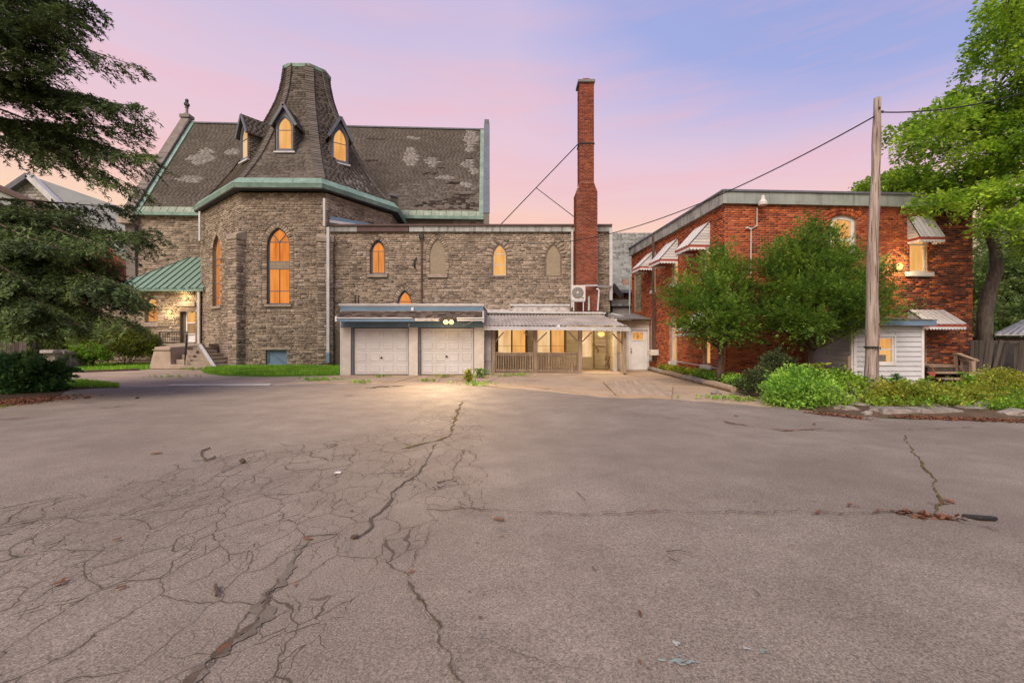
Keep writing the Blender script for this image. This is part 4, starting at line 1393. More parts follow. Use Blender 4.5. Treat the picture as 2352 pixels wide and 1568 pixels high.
# basement hatch door
hd = window(ff, hatch, church, 'slate_blue_paint', frame='slate_blue_paint', recess=0.16, fw=0.10, name='hatch_door')
hu0, hu1, hv0, hv1 = u0b + 0.1, u1b - 0.1, max(0.12, v0b) + 0.1, v1b - 0.1
mb = MB()
mb.beam(ff.pt(hu0, hv1, -0.13), ff.pt(hu1, hv0, -0.13), 0.05, 0.10, up=ff.N)
mb.build('brace', 'slate_blue_paint', hd)
MB().fbox(ff, u0b - 0.25, u1b + 0.25, v1b + 0.006, v1b + 0.14, 0.0, 0.06).build('lintel', 'dressed_stone', hd)
# hook on the left face
MB().tube([fl.pt(fl.px(512, 598)[0], fl.px(512, 598)[1], 0.05), fl.pt(fl.px(519, 596)[0], fl.px(519, 596)[1], 0.3)], 0.02, 5).build('pipe_stub', 'iron', church)

# buttresses: a stone pier at each front corner with a sloping cap
for bi, (cn, fdir, wdt) in enumerate(((AP[1], Vector((-0.42, -0.9)), 0.75), (AP[2], Vector((0.32, -0.95)), 0.8))):
    n2 = fdir.normalized()
    t2 = Vector((-n2.y, n2.x))
    if t2.x < 0:
        t2 = -t2
    dp = 0.42
    top = 7.3 if bi == 0 else 7.15
    cc = cn + n2 * (dp - 0.05)
    a, b = cc - t2 * wdt / 2, cc + t2 * wdt / 2
    bf = Frame(a, b)
    lf = Frame(a - n2 * 0.75, a)
    rf = Frame(b, b - n2 * 0.75)
    mb = MB()
    mb.hexa([(*(a - n2 * 0.9), 0), (*a, 0), (*b, 0), (*(b - n2 * 0.9), 0), (*(a - n2 * 0.9), top), (*a, top), (*b, top), (*(b - n2 * 0.9), top)])
    bo = mb.build('buttress', 'shadowed_mortar', church)
    P = Pieces()
    for f in (bf, lf, rf):
        masonry(P, f, rectpoly(0, f.L, 0.05, top), [], (0.11, 0.22), (0.2, 0.5), 0.014, (0.02, 0.06), RG)
    P.emit(STONE_V, 'stone', 'stonework', ['stone'], bo, 60)
    mb = MB()
    q = 0.07
    mb.hexa([(*(a - n2 * 0.9 - t2 * q), top), (*(a + n2 * q - t2 * q), top), (*(b + n2 * q + t2 * q), top), (*(b - n2 * 0.9 + t2 * q), top),
             (*(a - n2 * 0.9 - t2 * q), top + 0.75), (*(a + n2 * q - t2 * q), top + 0.28), (*(b + n2 * q + t2 * q), top + 0.28), (*(b - n2 * 0.9 + t2 * q), top + 0.75)])
    mb.build('buttress_cap', 'dressed_stone', bo, bevel=0.02)

# ---- turret roof: irregular octagon rings from eave to top
E = [Vector((-20.95, 30.3)), Vector((-15.62, 25.8)), Vector((-10.84, 25.9)), Vector((-7.85, 30.6)), Vector((-8.2, 35.2)), Vector((-11, 38.6)), Vector((-17.4, 38.4)), Vector((-21, 35))]
T_ = [Vector((-15.45, 30.66)), Vector((-14.82, 30.3)), Vector((-13.50, 30.32)), Vector((-12.76, 31.1)), Vector((-12.72, 32.0)), Vector((-13.3, 32.9)), Vector((-14.8, 32.95)), Vector((-15.5, 32.0))]
PROF = [(0, 10.38), (0.13, 11.12), (0.26, 11.9), (0.39, 12.75), (0.52, 13.75), (0.64, 14.8), (0.75, 15.85), (0.84, 16.75), (0.91, 17.55), (0.965, 18.4), (1.0, 19.3), (1.015, 19.95)]


def ringp(i, k):
    u, z = PROF[k]
    p = E[i].lerp(T_[i], u)
    return Vector((p.x, p.y, z))


mb = MB()
nk = len(PROF)
for k in range(nk):
    mb.v += [tuple(ringp(i, k)) for i in range(8)]
for k in range(nk - 1):
    for i in range(8):
        mb.f.append((k * 8 + i, k * 8 + (i + 1) % 8, (k + 1) * 8 + (i + 1) % 8, (k + 1) * 8 + i))
mb.f.append(tuple((nk - 1) * 8 + i for i in range(8)))
troof = mb.build('turret_roof', 'shingle', church)
P = Pieces()


def tur_shade(o, rg):
    x, y = CX + o[0] * F / o[1], CY - (o[2] - H) * F / o[1]
    if ((x - 820) / 45) ** 2 + ((y - 425) / 28) ** 2 < 1 and rg.random() < 0.25:
        return 1
    return 0


for i in (7, 0, 1, 2, 3):
    for k in range(nk - 1):
        shingle_quad(P, ringp(i, k), ringp((i + 1) % 8, k), ringp((i + 1) % 8, k + 1), ringp(i, k + 1), 0.15, 0.32, 0.036, RG, tur_shade)
P.emit(SHINGLE_V, 'shingle', 'shingles', ['shingle', 'pale_shingle'], troof, 300, by='xy')
# shingled hip rolls
for i in (0, 1, 2, 3):
    for k in range(nk - 1):
        p0, p1 = ringp(i, k), ringp(i, k + 1)
        m = max(1, int((p1 - p0).length / 0.17))
        outw = (Vector((p0.x, p0.y, 0)) - Vector((-14.1, 31.7, 0))).normalized()
        for j in range(m):
            a, b = p0.lerp(p1, j / m), p0.lerp(p1, (j + 1) / m)
            P2 = MB()
        path = [p0 + outw * 0.02, p1 + outw * 0.02]
    mb = MB()
    for k in range(nk - 1):
        p0, p1 = ringp(i, k), ringp(i, k + 1)
        outw = (Vector((p0.x, p0.y, 0)) - Vector((-14.1, 31.7, 0))).normalized()
        m = max(1, int((p1 - p0).length / 0.16))
        for j in range(m):
            a, b = p0.lerp(p1, j / m) + outw * 0.05, p0.lerp(p1, (j + 1.15) / m) + outw * 0.015
            wdt = 0.44 if i != 2 else 0.60
            mb.beam(a, b, wdt * 0.9, 0.05 + 0.012 * ((j * 7 + k) % 3), up=outw)
    mb.build('hip_roll', 'shingle', troof)
# green copper skirt at the eave, in sheets, and the drip fascia
for i in (7, 0, 1, 2, 3):
    j = (i + 1) % 8
    a, b = Vector((*E[i], 10.40)), Vector((*E[j], 10.40))
    ctr = Vector((-14.1, 31.7, 10.4))
    oa = (a - ctr); oa.z = 0; oa = oa.normalized()
    ob = (b - ctr); ob.z = 0; ob = ob.normalized()
    lo_a, lo_b = a + oa * 0.26 - Vector((0, 0, 0.02)), b + ob * 0.26 - Vector((0, 0, 0.02))
    hi_a, hi_b = a - oa * 0.12 + Vector((0, 0, 0.38)), b - ob * 0.12 + Vector((0, 0, 0.38))
    m = max(2, int((b - a).length / 1.25))
    for q in range(m):
        f0, f1 = q / m + (0.002 if q else 0), (q + 1) / m - (0.002 if q < m - 1 else 0)
        mb = MB()
        nn3 = Vector((0, 0, 0.035))
        mb.prism([lo_a.lerp(lo_b, f0), lo_a.lerp(lo_b, f1), hi_a.lerp(hi_b, f1), hi_a.lerp(hi_b, f0)], nn3 + (oa + ob) * 0.01)
        mb.build('eave_sheet', 'verdigris', church)
    mb = MB()
    mb.prism([lo_a - oa * 0.0, lo_b - ob * 0.0, lo_b - Vector((0, 0, 0.20)) - ob * 0.05, lo_a - Vector((0, 0, 0.20)) - oa * 0.05], -(oa + ob) * 0.03)
    mb.build('drip_fascia', 'verdigris', church)
    mb = MB()
    mb.prism([lo_a - Vector((0, 0, 0.2)) - oa * 0.07, lo_b - Vector((0, 0, 0.2)) - ob * 0.07, b - ob * 0.3 - Vector((0, 0, 0.24)), a - oa * 0.3 - Vector((0, 0, 0.24))], (0, 0, -0.06))
    mb.build('soffit', 'black_trim', church)
# copper band round the top
mb = MB()
k = 8
ctr2 = Vector((-14.1, 31.65))
ring = []
for z, gr in ((19.78, 1.03), (19.80, 1.06), (20.02, 1.07), (20.05, 1.0)):
    ring.append([(*(ctr2 + (T_[i].lerp(E[i], -0.015) - ctr2) * gr), z) for i in range(8)])
mb.v = [p for r in ring for p in r]
for r in range(3):
    for i in range(8):
        mb.f.append((r * 8 + i, r * 8 + (i + 1) % 8, (r + 1) * 8 + (i + 1) % 8, (r + 1) * 8 + i))
mb.f.append(tuple(24 + i for i in range(8)))
mb.build('top_band', 'verdigris', church)


# ---- dormers
def dormer(base, n2, width, zb, zs, za, back, label=None, pm='amber_glow'):
    """gabled dormer: base = middle of the sill, n2 = outward direction"""
    n2 = n2.normalized()
    t2 = Vector((-n2.y, n2.x))
    a, b = base - t2 * width / 2, base + t2 * width / 2
    f = Frame(a, b)
    if f.N.x * n2.x + f.N.y * n2.y < 0:
        f = Frame(b, a)
    hw = width / 2
    out = [(0, zb), (width, zb), (width, zs), (hw, za - 0.12), (0, zs)]
    op = lancet(0.15, width - 0.15, zb + 0.14, za - 0.62, spring=zs - 0.35)
    mb = MB()
    flat = [Vector((u, v, 0)) for u, v in out]
    d = wall('dormer', f, out, [op], 'grey_blue_trim', church, 0.12)
    if label:
        d['label'] = label
    window(f, op, d, pm, fw=0.05, recess=0.09, hl=[zs - 0.42], bar=0.035)
    # sides, clad in shingles
    for s_, uu in ((-1, 0.0), (1, width)):
        p0, p1 = f.pt(uu, zb, 0), f.pt(uu, zs, 0)
        q0, q1 = f.pt(uu, zb, -back), f.pt(uu, zs, -back)
        mb = MB()
        mb.prism([p0, p1, q1, q0], f.U * (-0.05 * s_))
        ck = mb.build('cheek', 'dark_shingle', d)
        PP = Pieces()
        g = Frame((q0.x, q0.y), (p0.x, p0.y)) if s_ < 0 else Frame((p0.x, p0.y), (q0.x, q0.y))
        masonry(PP, g, rectpoly(0.0, g.L, zb, zs), [], (0.14, 0.14), (0.3, 0.3), 0.006, (0.012, 0.03), RG, True)
        PP.emit(BRICK_V, 'shingle', 'cheek_shingles', ['shingle'], d, 0)
        # roof slope
        ov = 0.16
        e0 = f.pt(uu + s_ * 0.20, zs - 0.24, 0.18)
        r0 = f.pt(hw, za, 0.18)
        e1 = f.pt(uu + s_ * 0.20, zs - 0.24, -back)
        r1 = f.pt(hw, za, -back - 0.55)
        mb = MB()
        up = Vector((0, 0, 0.06))
        mb.prism([e0, r0, r1, e1], up)
        rs = mb.build('dormer_roof', 'shingle', d)
        PP = Pieces()
        if s_ < 0:
            shingle_quad(PP, e1 + up, e0 + up, r0 + up, r1 + up, 0.15, 0.3, 0.02, RG)
        else:
            shingle_quad(PP, e0 + up, e1 + up, r1 + up, r0 + up, 0.15, 0.3, 0.02, RG)
        PP.emit(SHINGLE_V, 'shingle', 'roof_shingles', ['shingle'], d, 0, by='xy')
        MB().beam(e0 + Vector((0, 0, 0.02)) + f.N * 0.02, r0 + Vector((0, 0, 0.05)) + f.N * 0.02, 0.06, 0.17, up=f.V).build('barge_board', 'grey_blue_trim', d)
    MB().fbox(f, -0.06, width + 0.06, zb - 0.09, zb + 0.0, -0.05, 0.08).build('dormer_sill', 'pale_metal', d)
    return d


dormer(Vector((-13.80, 27.62)), Vector((0.0, -1)), 1.16, 13.02, 14.75, 15.75, 1.9, 'front facing dormer with a grey gable')
dormer(Vector((-10.98, 29.05)), Vector((0.60, -0.8)), 1.16, 12.88, 14.55, 15.7, 1.8, 'dormer turned to the right of the turret')
dormer(Vector((-16.98, 28.85)), Vector((-0.60, -0.80)), 1.16, 12.95, 14.7, 15.75, 1.9, 'dormer turned to the left of the turret', 'pale_glow')

# small lean-to vent between turret and nave roof
vf = [WP(893, 447, 31.2), WP(918, 455, 31.2), WP(918, 485, 31.2), WP(912, 490, 31.2)]
mb = MB()
mb.hexa([WP(893, 447, 31.4), WP(916, 455, 31.2), WP(916, 455, 33.5), WP(893, 447, 33.5), WP(893, 443, 31.4), WP(919, 451, 31.1), WP(919, 451, 33.5), WP(893, 443, 33.5)])
mb.build('vent_roof', 'grey_blue_trim', church)
mb = MB()
mb.hexa([WP(897, 486, 31.5), WP(915, 489, 31.3), WP(915, 489, 33.4), WP(897, 486, 33.4), WP(897, 449, 31.5), WP(915, 455, 31.3), WP(915, 455, 33.4), WP(897, 449, 33.4)])
mb.build('vent_box', 'black_trim', church)
# dark lower curved wall and blue flashing right of the apse, above the hall roof
mb = MB()
mb.prism([WP(757, 496, 26.42), WP(862, 516, 28.2), WP(862, 518, 28.2), WP(757, 518, 26.42)], (0.05, 0.12, 0))
mb.build('blue_flashing', 'slate_blue_paint', church)
MB().beam(WP(757, 508, 26.34), WP(815, 517, 27.2), 0.05, 0.16).build('flashing_lower', 'pale_metal', church)

# downpipes on the apse
def pipe(name, pts, r, mat, parent, square=True):
    mb = MB()
    for i in range(len(pts) - 1):
        mb.beam(pts[i], pts[i + 1], r * 2, r * 1.6) if square else mb.tube(pts[i:i + 2], r, 8)
    return mb.build(name, mat, parent)


pipe('downpipe', [WP(745, 456, 25.75), WP(745, 520, 25.75)], 0.06, 'pale_metal', church)
dp_ = pipe('downpipe', [WP(754, 522, 25.75), WP(754, 810, 25.75)], 0.075, 'pale_metal', church)
pipe('pipe_shoe', [WP(754, 810, 25.75), WP(754, 833, 25.7)], 0.09, 'slate_blue_paint', church)
pipe('downpipe', [WP(459, 486, 29.6), WP(459, 553, 29.6)], 0.06, 'pale_metal', church)

# ================================================================== STONE HALL
hall = thing('stone_hall', 'two storey grey stone hall with pointed windows, two of them blocked up', 'hall', (-2, 30, 0))
HY = 26.35
hf = Frame((-10.62, HY), (5.68, HY))
ht = hf.px(1000, 533)[1]
hops = []


def hpoly(x0, y0, x1, y1, spr):
    u0, u1, v0, v1 = hf.rect(x0, y0, x1, y1)
    return lancet(u0, u1, v0, v1, spring=hf.px(x0, spr)[1])


hw1 = hpoly(850, 551, 885, 630, 578)
hb1 = hpoly(987, 548, 1023, 630, 585)
hw3 = hpoly(1132, 560, 1162, 633, 588)
hb2 = hpoly(1254, 561, 1287, 633, 592)
hw5 = hpoly(912, 666, 947, 720, 700)
hops = [hw1, hb1, hw3, hb2, hw5]
hwall = wall('hall_wall', hf, rectpoly(0, hf.L, 0, ht), hops, 'shadowed_mortar', hall)
P = Pieces()
rough = rectpoly(hf.px(1105, 600)[0], hf.px(1400, 600)[0], hf.px(1200, 705)[1], hf.px(1200, 640)[1])
masonry(P, hf, rectpoly(0, hf.L, 2.0, ht), [grow(hw1, 0.2), grow(hb1, 0.2), grow(hw3, 0.06), grow(hb2, 0.06), grow(hw5, 0.24)], (0.06, 0.14), (0.12, 0.36), 0.016, (0.012, 0.058), RG)
for q, wd, jg in ((hw1, 0.2, 0), (hb1, 0.2, 0), (hw5, 0.24, 0)):
    arch_stones(P, hf, q, wd, (0.03, 0.06), 0.12, jag=jg)
for q in (hw3, hb2):
    arch_stones(P, hf, grow(q, 0.05), 0.30, (0.075, 0.10), 0.17, jag=0.3)
for q, wd in ((hw1, 0.2), (hb1, 0.2), (hw5, 0.24)):
    vj, vt = min(p[1] for p in q), q[2][1]
    ul, ur = min(p[0] for p in q), max(p[0] for p in q)
    v = vj
    while v < vt - 0.02:
        hh = min(RG.uniform(0.10, 0.2), vt - v)
        for (a, b) in ((ul - wd, ul - 0.008), (ur + 0.008, ur + wd)):
            P.add(hf.pt(a, v + 0.006), hf.U * (b - a), -hf.N * RG.uniform(0.02, 0.06), hf.V * (hh - 0.014), RG.integers(len(STONE_V)))
        v += hh
P.emit(STONE_V, 'stone', 'stonework', ['stone'], hwall, 300)
window(hf, hw1, hall, 'orange_glow', recess=0.2, fw=0.11, hl=[hf.px(868, 576)[1]], vl=[((hw1[0][0] + hw1[1][0]) / 2, hw1[0][1], hf.px(868, 576)[1])], bar=0.03, sill=(0.14, 0.18, 0.1))
window(hf, hw3, hall, 'amber_glow', frame='pale_metal', recess=0.16, fw=0.055, hl=[hf.px(1147, 607)[1], hf.px(1147, 583)[1]], bar=0.04, sill=(0.2, 0.10, 0.08), sillmat='dull_brown_frame')
window(hf, hw5, hall, 'orange_glow', recess=0.18, fw=0.09, hl=[hf.px(930, 692)[1]], bar=0.04)
for q, s_ in ((hb1, True), (hb2, False)):
    mb = MB()
    mb.add([hf.pt(u, v, -0.05) for u, v in q], [tuple(range(len(q)))])
    bo = mb.build('blocked_window', 'blind_panel', hall)
    if s_:
        MB().fbox(hf, q[0][0] - 0.12, q[1][0] + 0.12, q[0][1] - 0.2, q[0][1] - 0.004, -0.04, 0.09).build('sill', 'dressed_stone', bo, bevel=0.012)
# body behind, fascia, roof edge
MB().box(-10.6, 5.66, HY + 0.32, 33.6, 0, ht + 0.2).build('hall_body', 'shadowed_mortar', hall)
hz0, hz1 = ht - 0.01, hf.px(1100, 521)[1]
xs_f = [755, 780, 873, 945, 1010, 1080, 1150, 1230, 1311, 1403]
mats_f = ['weathered_metal', 'rust_brown_metal', 'rust_brown_metal', 'weathered_metal', 'weathered_metal', 'weathered_metal', 'weathered_metal', 'weathered_metal', 'weathered_metal']
mats_f = ['weathered_metal', 'rust_brown_metal', 'rust_brown_metal'] + ['weathered_metal'] * 6
xs_f = [755, 822, 940, 941, 1010, 1080, 1150, 1230, 1311, 1404]
for i in range(9):
    if xs_f[i + 1] - xs_f[i] < 3:
        continue
    a, b = hf.px(xs_f[i], 525)[0], hf.px(xs_f[i + 1], 525)[0]
    MB().fbox(hf, a + 0.006, b - 0.006, hz0, hz1, 0.0, 0.16 + 0.004 * (i % 2)).build('fascia_sheet', mats_f[i], hall)
MB().fbox(hf, -0.1, hf.L + 0.08, hz1, hz1 + 0.10, -0.5, 0.24).build('roof_edge', 'rust_brown_metal', hall)
MB().box(-10.6, 5.7, HY - 0.1, 33.6, hz1 + 0.0, hz1 + 0.07).build('flat_roof', 'roof_membrane', hall)
# plaster remains above the porch roof
pa, pb = hf.px(1108, 705)[0], hf.px(1308, 705)[0]
mb = MB()
q = random.Random(5)
prof = [(pa, hf.px(1100, 722)[1])]
prof += [(pb, hf.px(1100, 722)[1])]
top = []
for i in range(19):
    f = i / 18
    x = 1108 + 200 * f
    y = 705 - (3 if x > 1180 else -4) + q.uniform(-2, 2)
    top.append(hf.px(x, y))
mb.prism([hf.pt(u, v, 0.05) for u, v in prof + top[::-1]], hf.N * 0.05)
mb.build('plaster_remains', 'plaster_remains', hall)
MB().fbox(hf, pa + 1.6, pb, hf.px(1200, 703)[1], hf.px(1200, 699)[1], 0.06, 0.16).build('flashing', 'pale_metal', hall)
# downpipes on the hall
pipe('downpipe', [hf.pt(hf.px(1313, 600)[0], hf.px(1313, 530)[1], 0.2), hf.pt(hf.px(1313, 600)[0], hf.px(1313, 706)[1], 0.2)], 0.06, 'pale_metal', hall)
pipe('downpipe', [hf.pt(hf.px(1401, 600)[0], hf.px(1401, 527)[1], 0.2), hf.pt(hf.px(1401, 600)[0], hf.px(1398, 690)[1], 0.2)], 0.085, 'pale_metal', hall)
rp = hf.px(969, 600)[0]
pipe('rusty_pipe', [hf.pt(rp, hf.px(969, 555)[1], 0.12), hf.pt(rp, hf.px(969, 700)[1], 0.12)], 0.045, 'rusty_pipe', hall, False)
MB().fbox(hf, rp - 0.13, rp + 0.13, hf.px(969, 549)[1], hf.px(969, 539)[1], 0.02, 0.24).build('pipe_hopper', 'black_trim', hall)
mb = MB()
mb.tube([hf.pt(*hf.px(957, 592), 0.08), hf.pt(*hf.px(953, 600), 0.14), hf.pt(*hf.px(952, 610), 0.12), hf.pt(*hf.px(954, 616), 0.06)], 0.045, 6)
mb.build('bent_bracket', 'iron', hall)
# roof ladder hoop
mb = MB()
mb.tube([WP(816, 699, 25.2), WP(816, 679, 25.2), WP(824, 679, 25.2), WP(824, 699, 25.2)], 0.035, 6)
mb.build('roof_hoop', 'iron', hall)

# ================================================================== BRICK CHIMNEY
chim = thing('brick_chimney', 'tall slender red brick chimney stack rising beside the stone hall', 'chimney', (4.1, 25.6, 0))
CY0 = 25.35
def cbox(x0, x1, y0, y1, z0, z1, P, body):
    body.box(x0, x1, y0, y1, z0, z1)
    for f in (Frame((x0, y0), (x1, y0)), Frame((x0, y1), (x0, y0)), Frame((x1, y0), (x1, y1))):
        masonry(P, f, rectpoly(0, f.L, z0, z1), [], (0.080,), (0.225,), 0.012, (0.006, 0.014), RG, True)


P = Pieces()
body = MB()
lx0, lx1 = wx(1324.5, CY0), wx(1372, CY0)
ux0, ux1 = wx(1331.5, CY0), wx(1364, CY0)
zsh0, zsh1 = wz(439, CY0), wz(418, CY0)
ztop = wz(190, CY0)
cbox(lx0, lx1, CY0, CY0 + 1.15, 2.6, zsh0, P, body)
cbox(ux0, ux1, CY0 + 0.02, CY0 + 0.82, zsh1, ztop, P, body)
body.hexa([(lx0, CY0, zsh0), (lx1, CY0, zsh0), (lx1, CY0 + 1.15, zsh0), (lx0, CY0 + 1.15, zsh0), (ux0, CY0 + 0.02, zsh1), (ux1, CY0 + 0.02, zsh1), (ux1, CY0 + 0.82, zsh1), (ux0, CY0 + 0.82, zsh1)])
cb = body.build('stack', 'brick_mortar', chim)
fsh = Frame((lx0, CY0), (lx1, CY0))
masonry(P, fsh, [(0, zsh0), (fsh.L, zsh0), (fsh.L - (lx1 - ux1), zsh1), (ux0 - lx0, zsh1)], [], (0.08,), (0.225,), 0.012, (0.004, 0.010), RG, True)
P.emit(BRICK_V, 'brick', 'brickwork', ['chimney_brick'], cb, 300)
MB().box(ux0 - 0.10, ux1 + 0.06, CY0 - 0.08, CY0 + 0.92, ztop, ztop + 0.16).build('cap_slab', 'ac_dark', chim, bevel=0.02)
MB().box(ux0 + 0.22, ux1 - 0.2, CY0 + 0.2, CY0 + 0.65, ztop + 0.16, ztop + 0.36).build('flue_pot', 'chimney_brick', chim)
zb = wz(329, CY0)
mb = MB()
for a, b in (((ux0 - .02, CY0 - .0), (ux1 + .02, CY0 - .0)), ((ux0 - .02, CY0), (ux0 - .02, CY0 + .84)), ((ux1 + .02, CY0), (ux1 + .02, CY0 + .84))):
    mb.beam((*a, zb), (*b, zb), 0.05, 0.07)
mb.build('iron_strap', 'iron', chim)
p_a, p_b = Vector((ux0 - 0.03, CY0 + 0.4, wz(331, CY0 + .4))), WP(1150, 516, 30.2)
mid = p_a.lerp(p_b, 0.503)
MB().tube([p_a, p_b], 0.028, 6).build('stay_rod', 'iron', chim)
MB().tube([mid, Vector((lx0 - 0.02, CY0 + 0.5, wz(500, CY0 + .5)))], 0.024, 6).build('stay_rod', 'iron', chim)

# ================================================================== VESTIBULE with green metal roof
vest = thing('stone_vestibule', 'low stone side entrance with a green standing seam metal roof', 'vestibule', (-22, 31, 0))
vfm = Frame((-28.0, 30.0), (-20.55, 30.0))
vz = vfm.px(400, 666)[1]
vw = vfm.rect(333, 681, 360.5, 741)
vwin = lancet(*vw, spring=vfm.px(340, 700)[1])
dr = vfm.rect(414, 711, 448.5, 787)
vdoor = rectpoly(*dr)
lint = vfm.rect(409, 692.5, 449.5, 704)
vwall = wall('vestibule_wall', vfm, rectpoly(0, vfm.L, 0, vz), [vwin, vdoor], 'shadowed_mortar', vest, 0.4)
P = Pieces()
masonry(P, vfm, rectpoly(0, vfm.L, 0.3, vz), [vwin, vdoor, rectpoly(*lint)], (0.075, 0.175), (0.18, 0.55), 0.018, (0.02, 0.085), RG)
P.emit(STONE_V, 'stone', 'stonework', ['stone'], vwall, 300)
window(vfm, vwin, vest, 'amber_glow', recess=0.22, fw=0.08, hl=[vfm.px(346, 703)[1]], bar=0.035, sill=(0.15, 0.28, 0.12))
MB().fbox(vfm, *lint, -0.02, 0.09).build('lintel', 'dressed_stone', vest, bevel=0.015)
vd = vfm.rect(421.5, 714.5, 448, 786)
d_ = window(vfm, rectpoly(*vd), vest, ['white_paint', 'dim_glow', 'amber_glow'], frame='white_paint', recess=0.3, fw=0.085, hl=[vfm.px(435, 767)[1], vfm.px(435, 741)[1]], bar=0.06, name='storm_door')
MB().fbox(vfm, dr[0], vd[0] - 0.01, dr[2], dr[3], -0.36, -0.22).build('door_jamb', 'dull_brown_frame', vest)
MB().fbox(vfm, dr[0] - 0.02, dr[1] + 0.02, dr[3] - 0.12, dr[3] + 0.05, -0.3, 0.05).build('door_head', 'dull_brown_frame', vest)
MB().fbox(vfm, dr[0] - 0.1, dr[1] + 0.05, dr[2] - 0.1, dr[2], -0.3, 0.2).build('threshold', 'step_concrete', vest)
# roof: panels between seams, hipped at the left
ve0, ve1 = Vector((-26.6, 29.75, vz + 0.05)), Vector((-20.2, 29.75, vz + 0.05))
vt0, vt1 = Vector((-23.35, 34.0, wz(583, 34.0))), Vector((-20.2, 34.0, wz(583, 34.0)))
npan = 13
upd = (vt1 - ve1)
for i in range(npan):
    f0, f1 = i / npan, (i + 1) / npan
    a, b = ve0.lerp(ve1, f0), ve0.lerp(ve1, f1)
    # hip clips the panel's top
    def topat(p):
        t_ = min(1.0, (p.x - ve0.x) / (vt0.x - ve0.x))
        return p + upd * t_
    c, d = topat(b), topat(a)
    mb = MB()
    mb.prism([a, b, c, d] if (d - a).length > 0.02 else [a, b, c], (0, 0, -0.05))
    mb.build('roof_panel', 'green_seam_metal', vest)
    if (c - b).length > 0.1:
        MB().beam(b + Vector((0, 0, 0.025)), c + Vector((0, 0, 0.025)), 0.045, 0.07).build('seam', 'dark_green_seam', vest)
mb = MB()
mb.prism([ve0, vt0, vt0 + Vector((-0.4, 1.5, 0)), ve0 + Vector((0, 5, 0))], (0, 0, -0.05))
mb.build('hip_end', 'green_seam_metal', vest)
MB().beam(ve0, vt0, 0.16, 0.07).build('hip_cap', 'green_seam_metal', vest)
MB().beam(ve0 + Vector((-0.1, -0.08, -0.1)), ve1 + Vector((0.1, -0.08, -0.1)), 0.16, 0.13).build('gutter', 'verdigris', vest)
mb = MB()
for i in range(8):
    p = ve0.lerp(ve1, 0.35 + i * 0.085)
    mb.box(p.x, p.x + 0.36, p.y - 0.13, p.y - 0.1, p.z - 0.02, p.z + 0.05)
mb.build('snow_guard', 'dark_green_seam', vest)
dpx = vfm.px(457, 700, 0.3)[0]
pipe('downpipe', [vfm.pt(dpx, vfm.px(457, 668)[1], 0.3), vfm.pt(dpx, vfm.px(457, 793)[1], 0.3), WP(460, 793, 26.8), WP(493, 843, 24.45)], 0.07, 'pale_metal', vest)

# ---- entrance steps with cheek wall and iron rail
st = thing('entrance_steps', 'seven concrete steps with a block cheek wall and black iron railing', 'steps', (-19, 26, 0))
ytop, ybot = 27.0, 24.55
ns = 7
for i in range(ns):
    f = i / (ns - 1)
    y0 = ybot + (ytop - ybot) * f
    z1 = 0.02 + 0.192 * (i + 1)
    xr = wx(491, y0) + (wx(463, ytop) - wx(491, ybot)) * 0 if False else -16.15 - 2.3 * f
    xl = wx(415, ybot) - 0.12 * f * 8
    MB().box(xl, xr, y0, ytop + 0.3 + 0.001 * i, z1 - 0.192, z1).build('step', 'step_concrete', st, bevel=0.012)
MB().box(-20.7, -18.2, ytop + 0.3, 30.0 - 0.12, 0.0, 1.36).build('landing', 'step_concrete', st)
mb = MB()
mb.hexa([(-19.75, 24.75, 0.0), (-18.55, 24.75, 0.0), (-18.45, 29.5, 0), (-20.6, 29.5, 0), (-19.6, 24.95, 1.2), (-18.75, 24.95, 1.2), (-18.6, 29.5, 1.35), (-20.5, 29.5, 1.35)])
cw = mb.build('cheek_wall', 'concrete', st, bevel=0.03)
MB().box(-19.66, -18.70, 24.85, 25.1, 1.03, 1.07).build('moulding', 'concrete', cw)
for i in range(4):
    MB().box(-18.55, -18.02 + 0.12 * (3 - i), 24.7 + 0.42 * i, 26.9, 0.25 * i + 0.0, 0.25 * (i + 1)).build('cheek_step', 'concrete', st, bevel=0.02)
rail = MB()
ra, rb, rc = Vector((-20.3, 26.2, 2.05)), Vector((-18.70, 26.2, 2.05)), Vector((-17.75, 24.7, 0.95))
rail.tube([ra, rb, rc, rc + Vector((0.05, -0.1, -0.1))], 0.028, 6)
rail.tube([ra - Vector((0, 0, .62)), rb - Vector((0, 0, .62)), rc - Vector((0, 0, .62))], 0.02, 6)
for p, q in ((ra, 1.25), (rb, 1.25), (rc, 0.1)):
    rail.tube([p, Vector((p.x, p.y, q))], 0.025, 6)
ro = rail.build('railing', 'iron', st)
for i in range(12):
    p = ra.lerp(rb, (i + 0.5) / 12)
    MB().tube([p, p - Vector((0, 0, .62))], 0.012, 4).build('baluster', 'iron', ro)
for i in range(11):
    p = rb.lerp(rc, (i + 0.5) / 11)
    MB().tube([p, p - Vector((0, 0, .62))], 0.012, 4).build('baluster', 'iron', ro)

